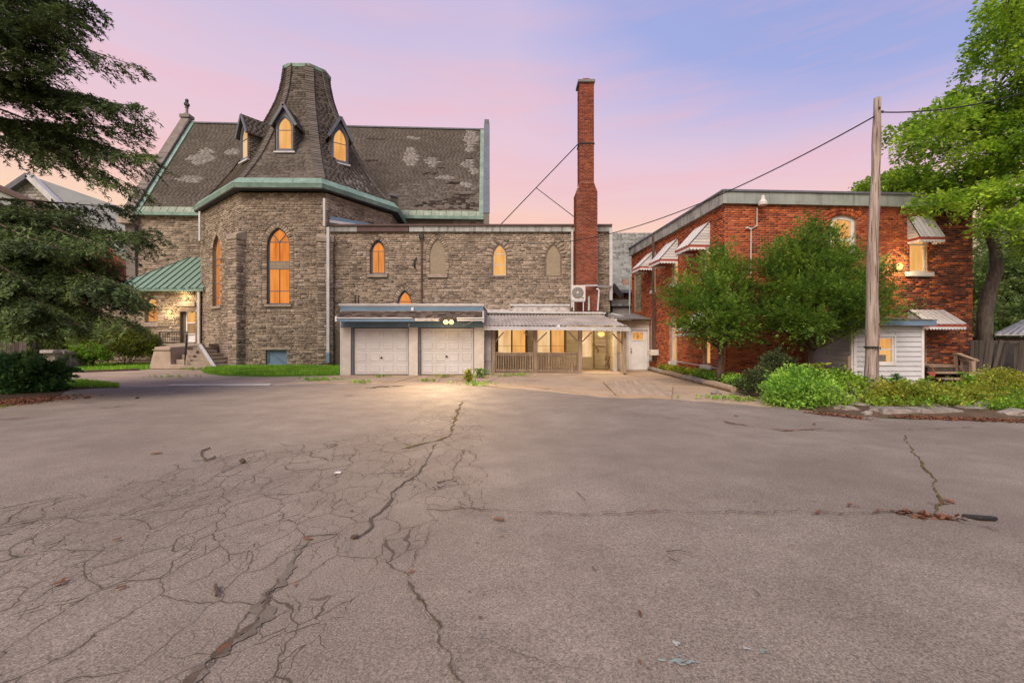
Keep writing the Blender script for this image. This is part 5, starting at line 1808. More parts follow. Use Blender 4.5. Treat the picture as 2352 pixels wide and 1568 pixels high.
# ================================================================== GARAGE
gar = thing('garage', 'flat roofed double garage with two white panelled doors and slate blue fascia', 'garage', (-4.45, 21.5, 0))
GY = 20.3
gx = lambda x: wx(x, GY)
gz = lambda y: wz(y, GY)
xL, xR = gx(783), gx(1110.5)
gf = Frame((xL, GY), (xR, GY))
MB().box(xL + 0.05, xR - 0.05, GY + 0.45, 26.2, 0, gz(705)).build('garage_body', 'pier_paint', gar)
for (a, b, nm) in ((783.5, 805.5, 'pier'), (939, 959.5, 'pier'), (1089, 1110, 'pier')):
    MB().box(gx(a), gx(b), GY, GY + 0.44, 0, gz(752)).build(nm, 'pier_paint', gar)
MB().box(xL, xR, GY - 0.02, GY + 0.44, gz(752) + 0.002, gz(736)).build('header_beam', 'slate_blue_paint', gar)
for (a, b, ta, hx, hy) in ((805.5, 939, 812, 874, 821.5), (959.5, 1089, 963.5, 1025, 818.5)):
    xa, xb = gx(a), gx(b)
    # jambs
    MB().box(xa + 0.001, xa + 0.11, GY + 0.06, GY + 0.4, 0, gz(752)).build('jamb', 'grey_blue_trim', gar)
    MB().box(xb - 0.04, xb - 0.001, GY + 0.06, GY + 0.4, 0, gz(752)).build('jamb', 'grey_blue_trim', gar)
    x0, x1 = xa + 0.115, xb - 0.045
    z0, z1 = 0.03, gz(753.5)
    dY = GY + 0.16
    dbase = MB().box(x0, x1, dY + 0.025, dY + 0.06, z0, z1).build('garage_door', 'garage_door_paint', gar)
    hh = (z1 - z0) / 4
    for r in range(4):
        za, zb_ = z0 + r * hh + 0.004, z0 + (r + 1) * hh - 0.004
        mb = MB()
        mb.box(x0, x1, dY + 0.004, dY + 0.026, za, zb_)
        mb.build('door_section', 'garage_door_paint', dbase)
        pw = (x1 - x0) / 4
        for c in range(4):
            pa_, pb_ = x0 + c * pw + 0.07, x0 + (c + 1) * pw - 0.07
            qa, qb = za + 0.085, zb_ - 0.085
            mb = MB()
            # raised field with sloping rim inside a sunk groove
            o_ = [(pa_, qa), (pb_, qa), (pb_, qb), (pa_, qb)]
            i_ = [(pa_ + 0.022, qa + 0.022), (pb_ - 0.022, qa + 0.022), (pb_ - 0.022, qb - 0.022), (pa_ + 0.022, qb - 0.022)]
            j_ = [(pa_ + 0.04, qa + 0.04), (pb_ - 0.04, qa + 0.04), (pb_ - 0.04, qb - 0.04), (pa_ + 0.04, qb - 0.04)]
            ys = dY + 0.003
            mb.add([(x, ys, z) for x, z in o_] + [(x, ys - 0.02, z) for x, z in i_] + [(x, ys - 0.008, z) for x, z in j_],
                   [(k, (k + 1) % 4, 4 + (k + 1) % 4, 4 + k) for k in range(4)] + [(4 + k, 4 + (k + 1) % 4, 8 + (k + 1) % 4, 8 + k) for k in range(4)] + [(8, 9, 10, 11)])
            mb.build('door_panel', 'garage_door_paint', dbase)
    p = Vector((gx(hx), dY, gz(hy)))
    mb = MB()
    mb.lathe(p + Vector((0, 0.004, 0)), [(0.045, 0), (0.045, 0.012), (0.02, 0.02), (0.018, 0.05)], 10, (0, -1, 0))
    mb.beam(p + Vector((-0.05, -0.045, 0)), p + Vector((0.05, -0.045, 0)), 0.02, 0.025)
    mb.build('handle', 'iron', dbase)
# canopy: sloping shingle strip, gutter, parapet
cy_ = GY - 0.55
ga, gb = Vector((wx(777, cy_), cy_, wz(731, cy_))), Vector((wx(1111, cy_), cy_, wz(731, cy_)))
gc, gd = Vector((gx(1109.5), GY - 0.05, gz(714.5))), Vector((gx(785), GY - 0.05, gz(714.5)))
mb = MB()
mb.hexa([ga - Vector((0, 0, .05)), gb - Vector((0, 0, .05)), gc - Vector((0, 0, .05)), gd - Vector((0, 0, .05)), ga, gb, gc, gd])
can = mb.build('canopy', 'garage_shingle', gar)
P = Pieces()
shingle_quad(P, ga, gb, gc, gd, 0.13, 0.24, 0.022, RG)
P.emit(SHINGLE_V, 'shingle', 'shingles', ['garage_shingle'], can, 260, by='xy')
MB().box(gx(783), gx(1110), GY - 0.03, GY + 0.1, gz(714) + 0.0, gz(704)).build('parapet_band', 'slate_blue_paint', gar)
MB().box(gx(783) - 0.0, gx(1110), GY - 0.07, GY + 0.0, gz(716.5), gz(714)).build('flashing', 'pale_metal', gar)
MB().box(gx(782) - 0.03, gx(1111) + 0.02, GY - 0.05, GY + 0.2, gz(703.8), gz(701.2)).build('parapet_trim', 'pale_metal', gar)
MB().box(gx(781) - 0.04, gx(1111) + 0.03, GY - 0.08, GY + 0.4, gz(701), gz(697.8)).build('parapet_cap', 'pale_metal', gar)
MB().box(gx(783), gx(1110), GY + 0.2, 26.3, gz(704), gz(702)).build('flat_roof', 'roof_membrane', gar)
xb_ = wx(952, cy_)
xe_ = wx(1016, cy_)
MB().box(wx(775, cy_), xb_ - 0.003, cy_ - 0.09, cy_ - 0.01, wz(738.5, cy_), wz(731.5, cy_)).build('gutter', 'slate_blue_paint', gar)
MB().box(wx(774, cy_), wx(948, cy_), cy_ - 0.12, cy_ + 0.02, wz(731.4, cy_), wz(729.3, cy_)).build('gutter_lip', 'white_paint', gar)
MB().box(wx(772, cy_), wx(776, cy_), cy_ - 0.13, cy_ + 0.3, wz(738.5, cy_), wz(726, cy_)).build('gutter_end', 'white_paint', gar)
MB().box(xb_ + 0.003, xe_, cy_ - 0.03, cy_ + 0.02, wz(737.5, cy_), wz(730.5, cy_)).build('bare_fascia', 'plaster_remains', gar)
MB().box(wx(1050, cy_), wx(1112, cy_), cy_ - 0.06, cy_ + 0.0, wz(737, cy_), wz(733.5, cy_)).build('bare_fascia', 'pale_metal', gar)
MB().box(wx(1050, cy_), wx(1112, cy_), cy_ - 0.10, cy_ + 0.02, wz(732, cy_), wz(729.5, cy_)).build('gutter_lip', 'white_paint', gar)
mb = MB()
q = random.Random(3)
for i in range(16):
    x = 1012 + 38 * q.random()
    mb.blob(WP(x, 732 + q.uniform(-2, 3), cy_ - 0.03), (0.09 + q.random() * 0.08, 0.07, 0.06), i, 0.4, 1)
mb.build('torn_eave', 'grey_fence_wood', gar)
MB().box(gx(1110.5), gx(1112.5), GY - 0.6, GY + 0.1, gz(741), gz(716)).build('end_board', 'white_paint', gar)
MB().box(gx(783.5) - 0.03, gx(783.5), GY - 0.02, GY + 0.5, 0.0, gz(738)).build('corner_trim', 'white_paint', gar)
MB().box(gx(945.5), gx(951), GY - 0.1, GY - 0.03, gz(714), gz(706)).build('vent_hood', 'white_paint', gar)
MB().box(gx(1110.4), gx(1111.6), GY - 0.01, GY + 0.4, 0, gz(744)).build('corner_trim', 'white_paint', gar)
MB().box(gx(938), gx(941), GY - 0.05, GY - 0.02, gz(749), gz(743)).build('junction_box', 'ac_white', gar)
mb = MB()
pc = [WP(1052, 740, cy_), WP(1060, 744, cy_ + .3), WP(1063, 746, cy_ + .4), WP(1075, 744, cy_ + .3), WP(1085, 738, cy_ + .1), WP(1092, 734, cy_)]
mb.tube(pc, 0.012, 5)
mb.build('loose_cable', 'pale_metal', gar)

# ================================================================== ENCLOSED PORCH
por = thing('porch', 'lean-to veranda with corrugated metal roof, wooden posts and balustrade', 'porch', (1.8, 22.5, 0))
PY, BY = 20.75, 24.0
px_ = lambda x, Y=PY: wx(x, Y)
# floor slab and its edge
mb = MB()
mb.hexa([(px_(1127), 20.55, -0.02), (px_(1437), 20.55, -0.02), (5.6, BY, -0.02), (-0.9, BY, -0.02), (px_(1127), 20.55, 0.055), (px_(1437), 20.55, 0.055), (5.6, BY, 0.06), (-0.9, BY, 0.06)])
mb.build('porch_floor', 'concrete', por)
mb = MB()
bf_ = Frame((-1.35, BY), (4.95, BY))
wpan = [bf_.rect(1142, 748, 1209, 814), bf_.rect(1232, 748, 1298, 814)]
pdoor = bf_.rect(1331, 758, 1362, 842)
pdoor = (pdoor[0], pdoor[1], 0.062, pdoor[3])
bops = [rectpoly(*wpan[0]), rectpoly(*wpan[1]), rectpoly(*pdoor)]
bw = wall('back_wall', bf_, rectpoly(0, bf_.L, 0.0, 3.0), bops, 'porch_siding', por, 0.12)


def siding(fr, u0, u1, z0, z1, h, mat, parent, openings=(), name='board', th=0.014):
    v = z0
    while v < z1 - 0.01:
        t_ = min(v + h, z1)
        segs = [(u0, u1)]
        for (a, b, c, d) in openings:
            if c < t_ - 0.005 and d > v + 0.005:
                ns_ = []
                for s0, s1 in segs:
                    if b <= s0 or a >= s1:
                        ns_.append((s0, s1))
                    else:
                        if a > s0: ns_.append((s0, a))
                        if b < s1: ns_.append((b, s1))
                segs = ns_
        for s0, s1 in segs:
            if s1 - s0 < 0.03:
                continue
            mb = MB()
            # lapped board: thick at the foot, thin at the top
            mb.hexa([fr.pt(s0, v + 0.004, th + 0.012), fr.pt(s1, v + 0.004, th + 0.012), fr.pt(s1, v + 0.004, 0.002), fr.pt(s0, v + 0.004, 0.002),
                     fr.pt(s0, t_ - 0.002, th * 0.35), fr.pt(s1, t_ - 0.002, th * 0.35), fr.pt(s1, t_ - 0.002, 0.002), fr.pt(s0, t_ - 0.002, 0.002)])
            mb.build(name, mat, parent)
        v += h


siding(bf_, 0, bf_.L, 0.07, 2.55, 0.118, 'porch_siding', bw, [(w_[0] - 0.07, w_[1] + 0.07, w_[2] - 0.07, w_[3] + 0.07) for w_ in wpan] + [(pdoor[0] - 0.08, pdoor[1] + 0.08, 0, pdoor[3] + 0.1)])
for wq in wpan:
    uc_ = (wq[0] + wq[1]) / 2
    wo = window(bf_, rectpoly(*wq), por, ['pale_glow', 'amber_glow'], frame='dull_brown_frame', recess=0.06, fw=0.06, vl=[(uc_, wq[2], wq[3])], bar=0.085)
    MB().fbox(bf_, wq[0] - 0.07, wq[0], wq[2] - 0.07, wq[3] + 0.05, 0, 0.03).build('casing', 'dull_brown_frame', wo)
    MB().fbox(bf_, wq[1], wq[1] + 0.07, wq[2] - 0.07, wq[3] + 0.05, 0, 0.03).build('casing', 'dull_brown_frame', wo)
    MB().fbox(bf_, wq[0], wq[1], wq[2] - 0.07, wq[2], 0, 0.04).build('casing', 'dull_brown_frame', wo)
    for k in (0.27, 0.73):
        uu = wq[0] + (wq[1] - wq[0]) * k
    zc = wq[2] + (wq[3] - wq[2]) * 0.30
    MB().fbox(bf_, wq[0] + 0.06, wq[1] - 0.06, zc - 0.008, zc + 0.008, -0.056, -0.046).build('curtain_rail', 'dull_brown_frame', wo)
do = window(bf_, rectpoly(*pdoor), por, ['porch_siding', 'pale_glow'], frame='porch_siding', recess=0.05, fw=0.07, hl=[bf_.px(1345, 821)[1]], bar=0.07, name='glass_door')
MB().fbox(bf_, pdoor[0] - 0.08, pdoor[0], 0.06, pdoor[3] + 0.08, 0, 0.035).build('casing', 'dull_brown_frame', do)
MB().fbox(bf_, pdoor[1], pdoor[1] + 0.08, 0.06, pdoor[3] + 0.08, 0, 0.035).build('casing', 'dull_brown_frame', do)
# return wall at the right of the veranda
rw = Frame((4.95, BY), (4.97, 22.25))
rwo = wall('return_wall', rw, rectpoly(0, rw.L, 0, 2.7), [], 'porch_siding', por)
siding(rw, 0, rw.L, 0.07, 2.55, 0.118, 'porch_siding', rwo)
MB().box(4.93, 5.10, 22.10, 22.25, 0.05, 2.6).build('corner_post', 'pale_metal', por)
# left wing wall next to the garage
lw = Frame((gx(1111.5) + 0.02, 20.62), (px_(1128, 20.62), 20.62))
lwo = wall('wing_wall', lw, rectpoly(0, lw.L, 0, 2.1), [], 'grey_siding', por)
siding(lw, 0, lw.L, 0.05, 2.05, 0.115, 'grey_siding', lwo)
# posts
PX = [1133, 1230, 1332.5]
pz = 2.06
for x in PX:
    c = px_(x)
    MB().box(c - 0.09, c + 0.09, PY - 0.09, PY + 0.09, 0.05, pz).build('post', 'old_wood', por, bevel=0.008)
for x, Y in ((1429, 20.75), (1434.5, 20.62)):
    c = wx(x, Y)
    MB().box(c - 0.07, c + 0.07, Y - 0.07, Y + 0.07, 0.0, pz).build('post', 'old_wood', por, bevel=0.008)
# knee braces
for (x, dx) in ((1133, 24), (1230, -26), (1230, 26), (1332.5, -26), (1332.5, 26), (1429, -26)):
    MB().beam((px_(x), PY - 0.02, wz(789, PY)), (px_(x + dx), PY - 0.02, wz(763, PY)), 0.05, 0.10, up=(0, 1, 0)).build('knee_brace', 'old_wood', por)
# balustrades
for (a, b) in ((1137, 1226), (1234, 1328)):
    x0, x1 = px_(a), px_(b)
    z0, z1 = 0.15, wz(811.5, PY)
    bo = MB().box(x0, x1, PY - 0.06, PY + 0.06, z1, z1 + 0.045).build('top_rail', 'old_wood', por)
    MB().box(x0, x1, PY - 0.02, PY + 0.025, z1 - 0.10, z1 - 0.003).build('upper_stringer', 'old_wood', por)
    MB().box(x0, x1, PY - 0.02, PY + 0.025, z0, z0 + 0.09).build('lower_stringer', 'old_wood', por)
    n_ = 16
    for i in range(n_):
        c = x0 + (x1 - x0) * (i + 0.5) / n_
        MB().box(c - 0.019, c + 0.019, PY - 0.06, PY - 0.021, z0 - 0.02, z1 - 0.005).build('baluster', 'old_wood', por)
    MB().box(x0, x1, PY - 0.05, PY + 0.05, 0.058, 0.10).build('sill_board', 'old_wood', por)
# corrugated roof in sheets
e0, e1 = Vector((px_(1114.5, 20.35), 20.35, 2.20)), Vector((px_(1441, 20.35), 20.35, 2.20))
t0_, t1_ = Vector((wx(1116.5, 23.3), 23.3, wz(723.5, 23.3))), Vector((wx(1382, 23.3), 23.3, wz(723.5, 23.3)))
nsh = 8
for s in range(nsh):
    mb = MB()
    cols = 24
    rows = 4
    V_ = []
    for r in range(rows + 1):
        for c in range(cols + 1):
            f = (s + c / cols * 1.004) / nsh
            g = r / rows
            p = e0.lerp(e1, f).lerp(t0_.lerp(t1_, f), g)
            ph = (f * nsh * 4.5) * 2 * math.pi
            wobble = 0.012 * math.sin(f * 23 + s) * (1 - g)
            V_.append(p + Vector((0, -0.02 * (s % 2) * (1 - g), 0.024 * math.sin(ph) + wobble + 0.003 * (s % 2))))
    mb.v = [tuple(p) for p in V_]
    for r in range(rows):
        for c in range(cols):
            i = r * (cols + 1) + c
            mb.f.append((i, i + 1, i + cols + 2, i + cols + 1))
    mb.build('roof_sheet', 'corrugated_metal', por, smooth=True)
MB().beam((px_(1113, 20.3), 20.28, 2.145), (px_(1446, 20.3), 20.28, 2.10), 0.09, 0.06).build('eave_board', 'pale_metal', por)
MB().beam((px_(1112, 20.22), 20.2, 2.05), (px_(1280, 20.22), 20.2, 2.045), 0.10, 0.085).build('gutter', 'pale_metal', por)
MB().beam((px_(1280.6, 20.22), 20.2, 2.045), (px_(1448, 20.22), 20.2, 2.005), 0.10, 0.085).build('gutter', 'pale_metal', por)
MB().beam((px_(1130), PY, 2.10), (px_(1437), PY, 2.08), 0.10, 0.09).build('beam', 'old_wood', por)
MB().beam((px_(1437) - 0.03, PY, 2.09), (4.95, BY, 2.25), 0.08, 0.12).build('side_beam', 'old_wood', por)
# crumpled flap on the sheet edge
mb = MB()
mb.add([WP(1276, 751, 20.3), WP(1287, 751, 20.28), WP(1284, 743.5, 20.45)], [(0, 1, 2)])
mb.build('loose_flap', 'pale_metal', por)
# upper flat roof of the enclosed rooms
mb = MB()
zt = wz(713, 23.6)
mb.box(wx(1114, 23.35), wx(1385, 23.35), 23.36, 26.2, wz(722.5, 23.36), zt - 0.08)
mb.build('rear_room', 'weathered_metal', por)
mb = MB()
mb.hexa([(wx(1113, 23.3), 23.25, zt - 0.14), (wx(1391, 23.3), 23.25, zt - 0.19), (wx(1370, 26.2), 26.3, zt - 0.06), (wx(1110, 26.2), 26.3, zt - 0.06),
         (wx(1113, 23.3), 23.25, zt - 0.05), (wx(1391, 23.3), 23.25, zt - 0.12), (wx(1370, 26.2), 26.3, zt + 0.04), (wx(1110, 26.2), 26.3, zt + 0.04)])
mb.build('rear_roof', 'pale_metal', por)
MB().box(wx(1391, 23.3), wx(1396, 23.3), 23.2, 23.5, wz(735, 23.3), zt - 0.1).build('roof_end', 'black_trim', por)
MB().box(-1.35, 4.95, BY + 0.15, 26.2, 0, wz(724, 23.5)).build('room_body', 'grey_siding', por)

# ================================================================== SIDE ENTRY with white door
sid = thing('side_entry', 'small flat roofed side entry with a white door beside the brick building', 'entry', (6.3, 25, 0))
SY = 23.9
sf = Frame((5.0, SY), (7.22, SY))
sdoor = sf.rect(1447, 757.5, 1487, 848)
sdoor = (sdoor[0], sdoor[1], 0.05, sdoor[3])
swin = sf.rect(1414, 764, 1428, 812)
sops = [rectpoly(*sdoor), rectpoly(*swin)]
stop = sf.px(1450, 742)[1]
sw = wall('entry_wall', sf, rectpoly(0, sf.L, 0, stop), sops, 'pier_paint', sid, 0.15)
MB().box(5.0, 7.2, SY + 0.2, 26.2, 0, stop).build('entry_body', 'grey_siding', sid)
d1 = MB().fbox(sf, *sdoor, -0.09, -0.04).build('white_door', 'white_paint', sid)
dl = sf.rect(1453, 763, 1477, 780)
mb = MB()
for (a, b, c, d) in ((dl[0] - .05, dl[1] + .05, dl[2] - .05, dl[2]), (dl[0] - .05, dl[1] + .05, dl[3], dl[3] + .05), (dl[0] - .05, dl[0], dl[2], dl[3]), (dl[1], dl[1] + .05, dl[2], dl[3])):
    mb.fbox(sf, a, b, c, d, -0.04, -0.015)
lt = mb.build('door_light', 'white_paint', d1)
MB().fbox(sf, *dl, -0.038, -0.03).build('pane', 'amber_glow', d1)
mb = MB()
q = random.Random(2)
for i in range(9):
    cu, cv = q.uniform(dl[0] + .06, dl[1] - .06), q.uniform(dl[2] + .05, dl[3] - .05)
    r_ = q.uniform(0.04, 0.07)
    mb.tube([sf.pt(cu + r_ * math.cos(t_ * math.pi / 4), cv + r_ * 0.8 * math.sin(t_ * math.pi / 4), -0.024) for t_ in range(9)], 0.006, 4)
mb.build('leaded_pattern', 'dull_brown_frame', d1)
mb = MB()
hu, hv = sf.px(1450, 807)
mb.lathe(sf.pt(hu, hv, -0.04), [(0.03, 0), (0.03, 0.01), (0.014, 0.02), (0.014, 0.05), (0.032, 0.06), (0.03, 0.085)], 10, sf.N)
mb.lathe(sf.pt(hu, hv + 0.13, -0.04), [(0.03, 0), (0.03, 0.02)], 10, sf.N)
mb.build('door_knob', 'iron', d1)
mb = MB()
mb.fbox(sf, sdoor[0] - 0.08, sdoor[0], 0.03, sdoor[3] + 0.08, 0, 0.03)
mb.fbox(sf, sdoor[1], sdoor[1] + 0.08, 0.03, sdoor[3] + 0.08, 0, 0.03)
mb.fbox(sf, sdoor[0], sdoor[1], sdoor[3], sdoor[3] + 0.08, 0, 0.03)
mb.build('door_casing', 'white_paint', sid)
window(sf, rectpoly(*swin), sid, 'dim_glow', frame='dull_brown_frame', recess=0.06, fw=0.04)
MB().fbox(sf, 0.0, sf.L + 0.1, stop - 0.02, stop + 0.16, 0.004, 0.10).build('fascia', 'porch_siding', sid)
mb = MB()
mb.hexa([(4.6, 22.7, stop + 0.17), (7.3, SY - 0.2, stop + 0.17), (7.15, 26.3, stop + 0.62), (4.7, 26.3, stop + 0.62), (4.6, 22.7, stop + 0.22), (7.3, SY - 0.2, stop + 0.22), (7.15, 26.3, stop + 0.67), (4.7, 26.3, stop + 0.67)])
mb.build('entry_roof', 'roof_membrane', sid)
a = Vector((wx(1402, 25.6), 25.3, stop + 0.60)); b = Vector((wx(1432, 24.2), 24.2, stop + 0.37))
MB().beam(a, b, 0.08, 0.05).build('roof_batten', 'white_paint', sid)
# pipe that stands by the veranda corner
tag(MB().tube([(wx(1414, 22.4), 22.3, 0.06), (wx(1414, 22.4), 22.3, 1.0)], 0.09, 8).build('grey_bin_tube', 'pale_metal'), 'pale upright tube standing behind the veranda corner post', 'tube')

# ================================================================== REAR BUILDING in the gap
rear = thing('rear_brick_house', 'brick building with pale slate roof seen in the gap behind the hall', 'house', (8, 36, 0))
RY = 33.0
rfm = Frame((6.2, RY), (12.5, RY))
rzt = rfm.px(1440, 667)[1]
rwl = wall('house_wall', rfm, rectpoly(0, rfm.L, 0, rzt), [rectpoly(*rfm.rect(1431, 640, 1445, 656))], 'brick_mortar', rear)
P = Pieces()
hole = rfm.rect(1431, 640, 1445, 656)
masonry(P, rfm, rectpoly(0, 3.4, 2.5, rzt), [rectpoly(*hole)], (0.085,), (0.24,), 0.016, (0.008, 0.02), RG, True)
P.emit(BRICK_V, 'brick', 'brickwork', ['dark_brick'], rwl, 120)
MB().fbox(rfm, *hole, -0.27, -0.2).build('dark_opening', 'iron', rear)
ra_, rb_ = rfm.pt(-0.6, rzt, 0.3), rfm.pt(6.0, rzt, 0.3)
rc_, rd_ = Vector((12.5, RY + 4.2, wz(536, RY + 4.2))), Vector((5.4, RY + 4.2, wz(536, RY + 4.2)))
mb = MB()
mb.prism([ra_, rb_, rc_, rd_], (0, 0, -0.08))
rr = mb.build('roof', 'slate', rear)
P = Pieces()
shingle_quad(P, ra_, rb_, rc_, rd_, 0.24, 0.36, 0.03, RG)
P.emit(SHINGLE_V, 'slate_tile', 'slates', ['slate'], rr, 300, by='xy')
MB().beam(ra_ + Vector((0, -0.1, -0.12)), rb_ + Vector((0, -0.1, -0.12)), 0.18, 0.2).build('gutter', 'grey_blue_trim', rear)
MB().box(6.2, 12.4, RY + 0.3, RY + 8, 0, rzt - 0.2).build('house_body', 'brick_mortar', rear)
# clutter on low roofs in the gap
lowr = MB().box(wx(1406, 28.5), wx(1452, 28.5), 28.4, 31.5, 0, wz(703, 28.5))
lo = lowr.build('gap_shed', 'grey_siding')
tag(lo, 'low grey flat roofed link between hall and rear brick building', 'shed')
MB().box(wx(1404, 28.3), wx(1450, 28.3), 28.2, 31.5, wz(703, 28.3), wz(698, 28.3)).build('shed_fascia', 'weathered_metal', lo)
MB().box(wx(1404, 28.3), wx(1450, 28.3), 28.35, 31.5, wz(698, 28.3), wz(688, 28.3)).build('roof_edge', 'roof_membrane', lo)
mb = MB()
mb.beam(WP(1406, 655, 29), WP(1428, 682, 29), 0.15, 0.35)
mb.build('sloped_board', 'black_trim', lo)
tag(MB().tube([WP(1446, 700, 27.5), WP(1447, 634, 27.5)], 0.05, 6).tube([WP(1446, 740, 25.5), WP(1446, 700, 25.5)], 0.02, 5).build('vent_mast', 'pale_metal'), 'thin grey mast standing on the low roof in the gap', 'mast')

# ================================================================== RED BRICK BUILDING
bb = thing('brick_building', 'two storey red brick building with flat roof and striped metal awnings', 'building', (12, 20, 0))
B0, B1, B2 = Vector((7.02, 26.7)), Vector((7.77, 16.6)), Vector((17.35, 17.15))
bl, bfz = Frame(B0, B1), Frame(B1, B2)
zbt = bfz.px(1800, 471)[1]
ztp = bfz.px(1800, 445)[1]


def brow(fr, x0, y0, x1, y1, name=None):
    return fr.rect(x0, y0, x1, y1)


Lw = [bl.rect(1497.2, 619, 1505.2, 666), bl.rect(1543.5, 590, 1557, 650), bl.rect(1614, 560, 1631, 633)]
La = [bl.rect(1495, 725, 1503.5, 821), bl.rect(1540.2, 721, 1553.3, 830)]
Lb = bl.rect(1614.5, 762, 1631, 838)
Lg = bl.rect(1457.6, 629, 1472.5, 715)
lops = [rectpoly(*w_) for w_ in Lw] + [lancet(*w_, spring=w_[3] - 0.45, pointed=False) for w_ in La] + [rectpoly(*Lb), rectpoly(*Lg)]
lwl = wall('side_wall', bl, rectpoly(0, bl.L, 0, zbt), lops, 'brick_mortar', bb, 0.25)
P = Pieces()
masonry(P, bl, rectpoly(0, bl.L, 0.1, zbt), [grow(o, 0.0) if i not in (3, 4) else grow(o, 0.12) for i, o in enumerate(lops)], (0.081,), (0.222,), 0.013, (0.006, 0.016), RG, True)
for o in lops[3:5]:
    arch_stones(P, bl, o, 0.12, (0.02, 0.03), 0.075)
P.emit(BRICK_V, 'brick', 'brickwork', ['brick'], lwl, 150)
F2 = bfz.rect(1907, 495, 1965, 590)
F3 = bfz.rect(2089, 545, 2129, 625)
F4 = bfz.rect(2111, 752, 2126, 855)
f2p = lancet(*F2, spring=F2[3] - 0.14, pointed=False)
fops = [f2p, rectpoly(*F3), rectpoly(*F4)]
fwl = wall('front_wall', bfz, rectpoly(0, bfz.L, 0, zbt), fops, 'brick_mortar', bb, 0.25)


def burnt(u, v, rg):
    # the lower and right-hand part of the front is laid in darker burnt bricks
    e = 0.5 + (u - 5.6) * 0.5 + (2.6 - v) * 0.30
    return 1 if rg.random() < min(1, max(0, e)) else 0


P = Pieces()
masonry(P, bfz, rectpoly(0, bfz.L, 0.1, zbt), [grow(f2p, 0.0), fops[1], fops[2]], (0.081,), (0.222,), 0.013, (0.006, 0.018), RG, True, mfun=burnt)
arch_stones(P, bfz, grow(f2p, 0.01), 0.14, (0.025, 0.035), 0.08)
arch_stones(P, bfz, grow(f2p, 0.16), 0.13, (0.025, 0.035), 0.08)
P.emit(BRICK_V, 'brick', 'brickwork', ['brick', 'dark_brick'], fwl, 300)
mb = MB()
mb.hexa([(B0.x + .3, B0.y - .2, 0), (B1.x + .3, B1.y + .3, 0), (B2.x - .05, B2.y + .3, 0), (B2.x + .4, B0.y, 0), (B0.x + .3, B0.y - .2, zbt + .2), (B1.x + .3, B1.y + .3, zbt + .2), (B2.x - .05, B2.y + .3, zbt + .2), (B2.x + .4, B0.y, zbt + .2)])
mb.build('building_body', 'brick_mortar', bb)
rtw = Frame(B2, Vector((B2.x + 0.5, B0.y)))
wall('end_wall', rtw, rectpoly(0, rtw.L, 0, zbt), [], 'dark_brick', bb)
# fascia in sheets with top trim
for fr, k in ((bl, 8), (bfz, 6)):
    for i in range(k):
        a, b = fr.L * i / k, fr.L * (i + 1) / k
        MB().fbox(fr, a + (0.004 if i else -0.13), b - (0.004 if i < k - 1 else -0.13 if fr is bl else 0.002), zbt - 0.01, ztp, 0.02, 0.13 + 0.003 * (i % 2)).build('fascia_sheet', 'building_fascia' if fr is bfz else 'weathered_metal', bb)
    MB().fbox(fr, -0.1, fr.L + 0.16, ztp, ztp + 0.07, -0.4, 0.18).build('roof_trim', 'grey_blue_trim', bb)
mb = MB()
mb.prism([(B0.x, B0.y, ztp), (B1.x, B1.y, ztp), (B2.x, B2.y, ztp), (B2.x + .4, B0.y, ztp)], (0, 0, 0.05))
mb.build('flat_roof', 'roof_membrane', bb)
# windows
for w_ in Lw:
    window(bl, rectpoly(*w_), bb, ['amber_glow', 'pale_glow'], frame='pale_metal', recess=0.14, fw=0.07, hl=[w_[2] + (w_[3] - w_[2]) * 0.62], bar=0.05, sill=(0.12, 0.17, 0.08), sillmat='pale_metal')
for w_, o in zip(La, lops[3:5]):
    window(bl, o, bb, 'pale_glow' if w_ is La[0] else 'amber_glow', frame='pale_metal', recess=0.14, fw=0.07, hl=[w_[2] + (w_[3] - w_[2]) * 0.5], bar=0.06, sill=(0.12, 0.17, 0.08), sillmat='pale_metal')
window(bl, rectpoly(*Lb), bb, 'amber_glow', frame='dull_brown_frame', recess=0.14, fw=0.08, hl=[Lb[2] + (Lb[3] - Lb[2]) * 0.8], bar=0.06, sill=(0.14, 0.17, 0.08), sillmat='pale_metal')
# glass block panel: every block its own piece
gbk = MB().fbox(bl, *Lg, -0.14, -0.10).build('glass_block_panel', 'blind_panel', bb)
nu, nv = 4, 9
for i in range(nu):
    for j in range(nv):
        du, dv = (Lg[1] - Lg[0]) / nu, (Lg[3] - Lg[2]) / nv
        MB().fbox(bl, Lg[0] + du * i + 0.012, Lg[0] + du * (i + 1) - 0.012, Lg[2] + dv * j + 0.012, Lg[2] + dv * (j + 1) - 0.012, -0.098, -0.045).build('glass_block', 'block_glass', gbk)
w2 = window(bfz, f2p, bb, ['amber_glow'], frame='white_paint', recess=0.12, fw=0.13, hl=[F2[2] + (F2[3] - F2[2]) * 0.42], bar=0.08, sill=(0.1, 0.12, 0.08), sillmat='pale_metal')
window(bfz, rectpoly(*F3), bb, 'amber_glow', frame='pale_metal', recess=0.12, fw=0.06, hl=[F3[2] + (F3[3] - F3[2]) * 0.80], bar=0.05, sill=(0.2, 0.17, 0.1), sillmat='pale_metal')
window(bfz, rectpoly(*F4), bb, 'amber_glow', frame='dull_brown_frame', recess=0.12, fw=0.06, hl=[F4[2] + (F4[3] - F4[2]) * k for k in (0.38, 0.78)], bar=0.05)


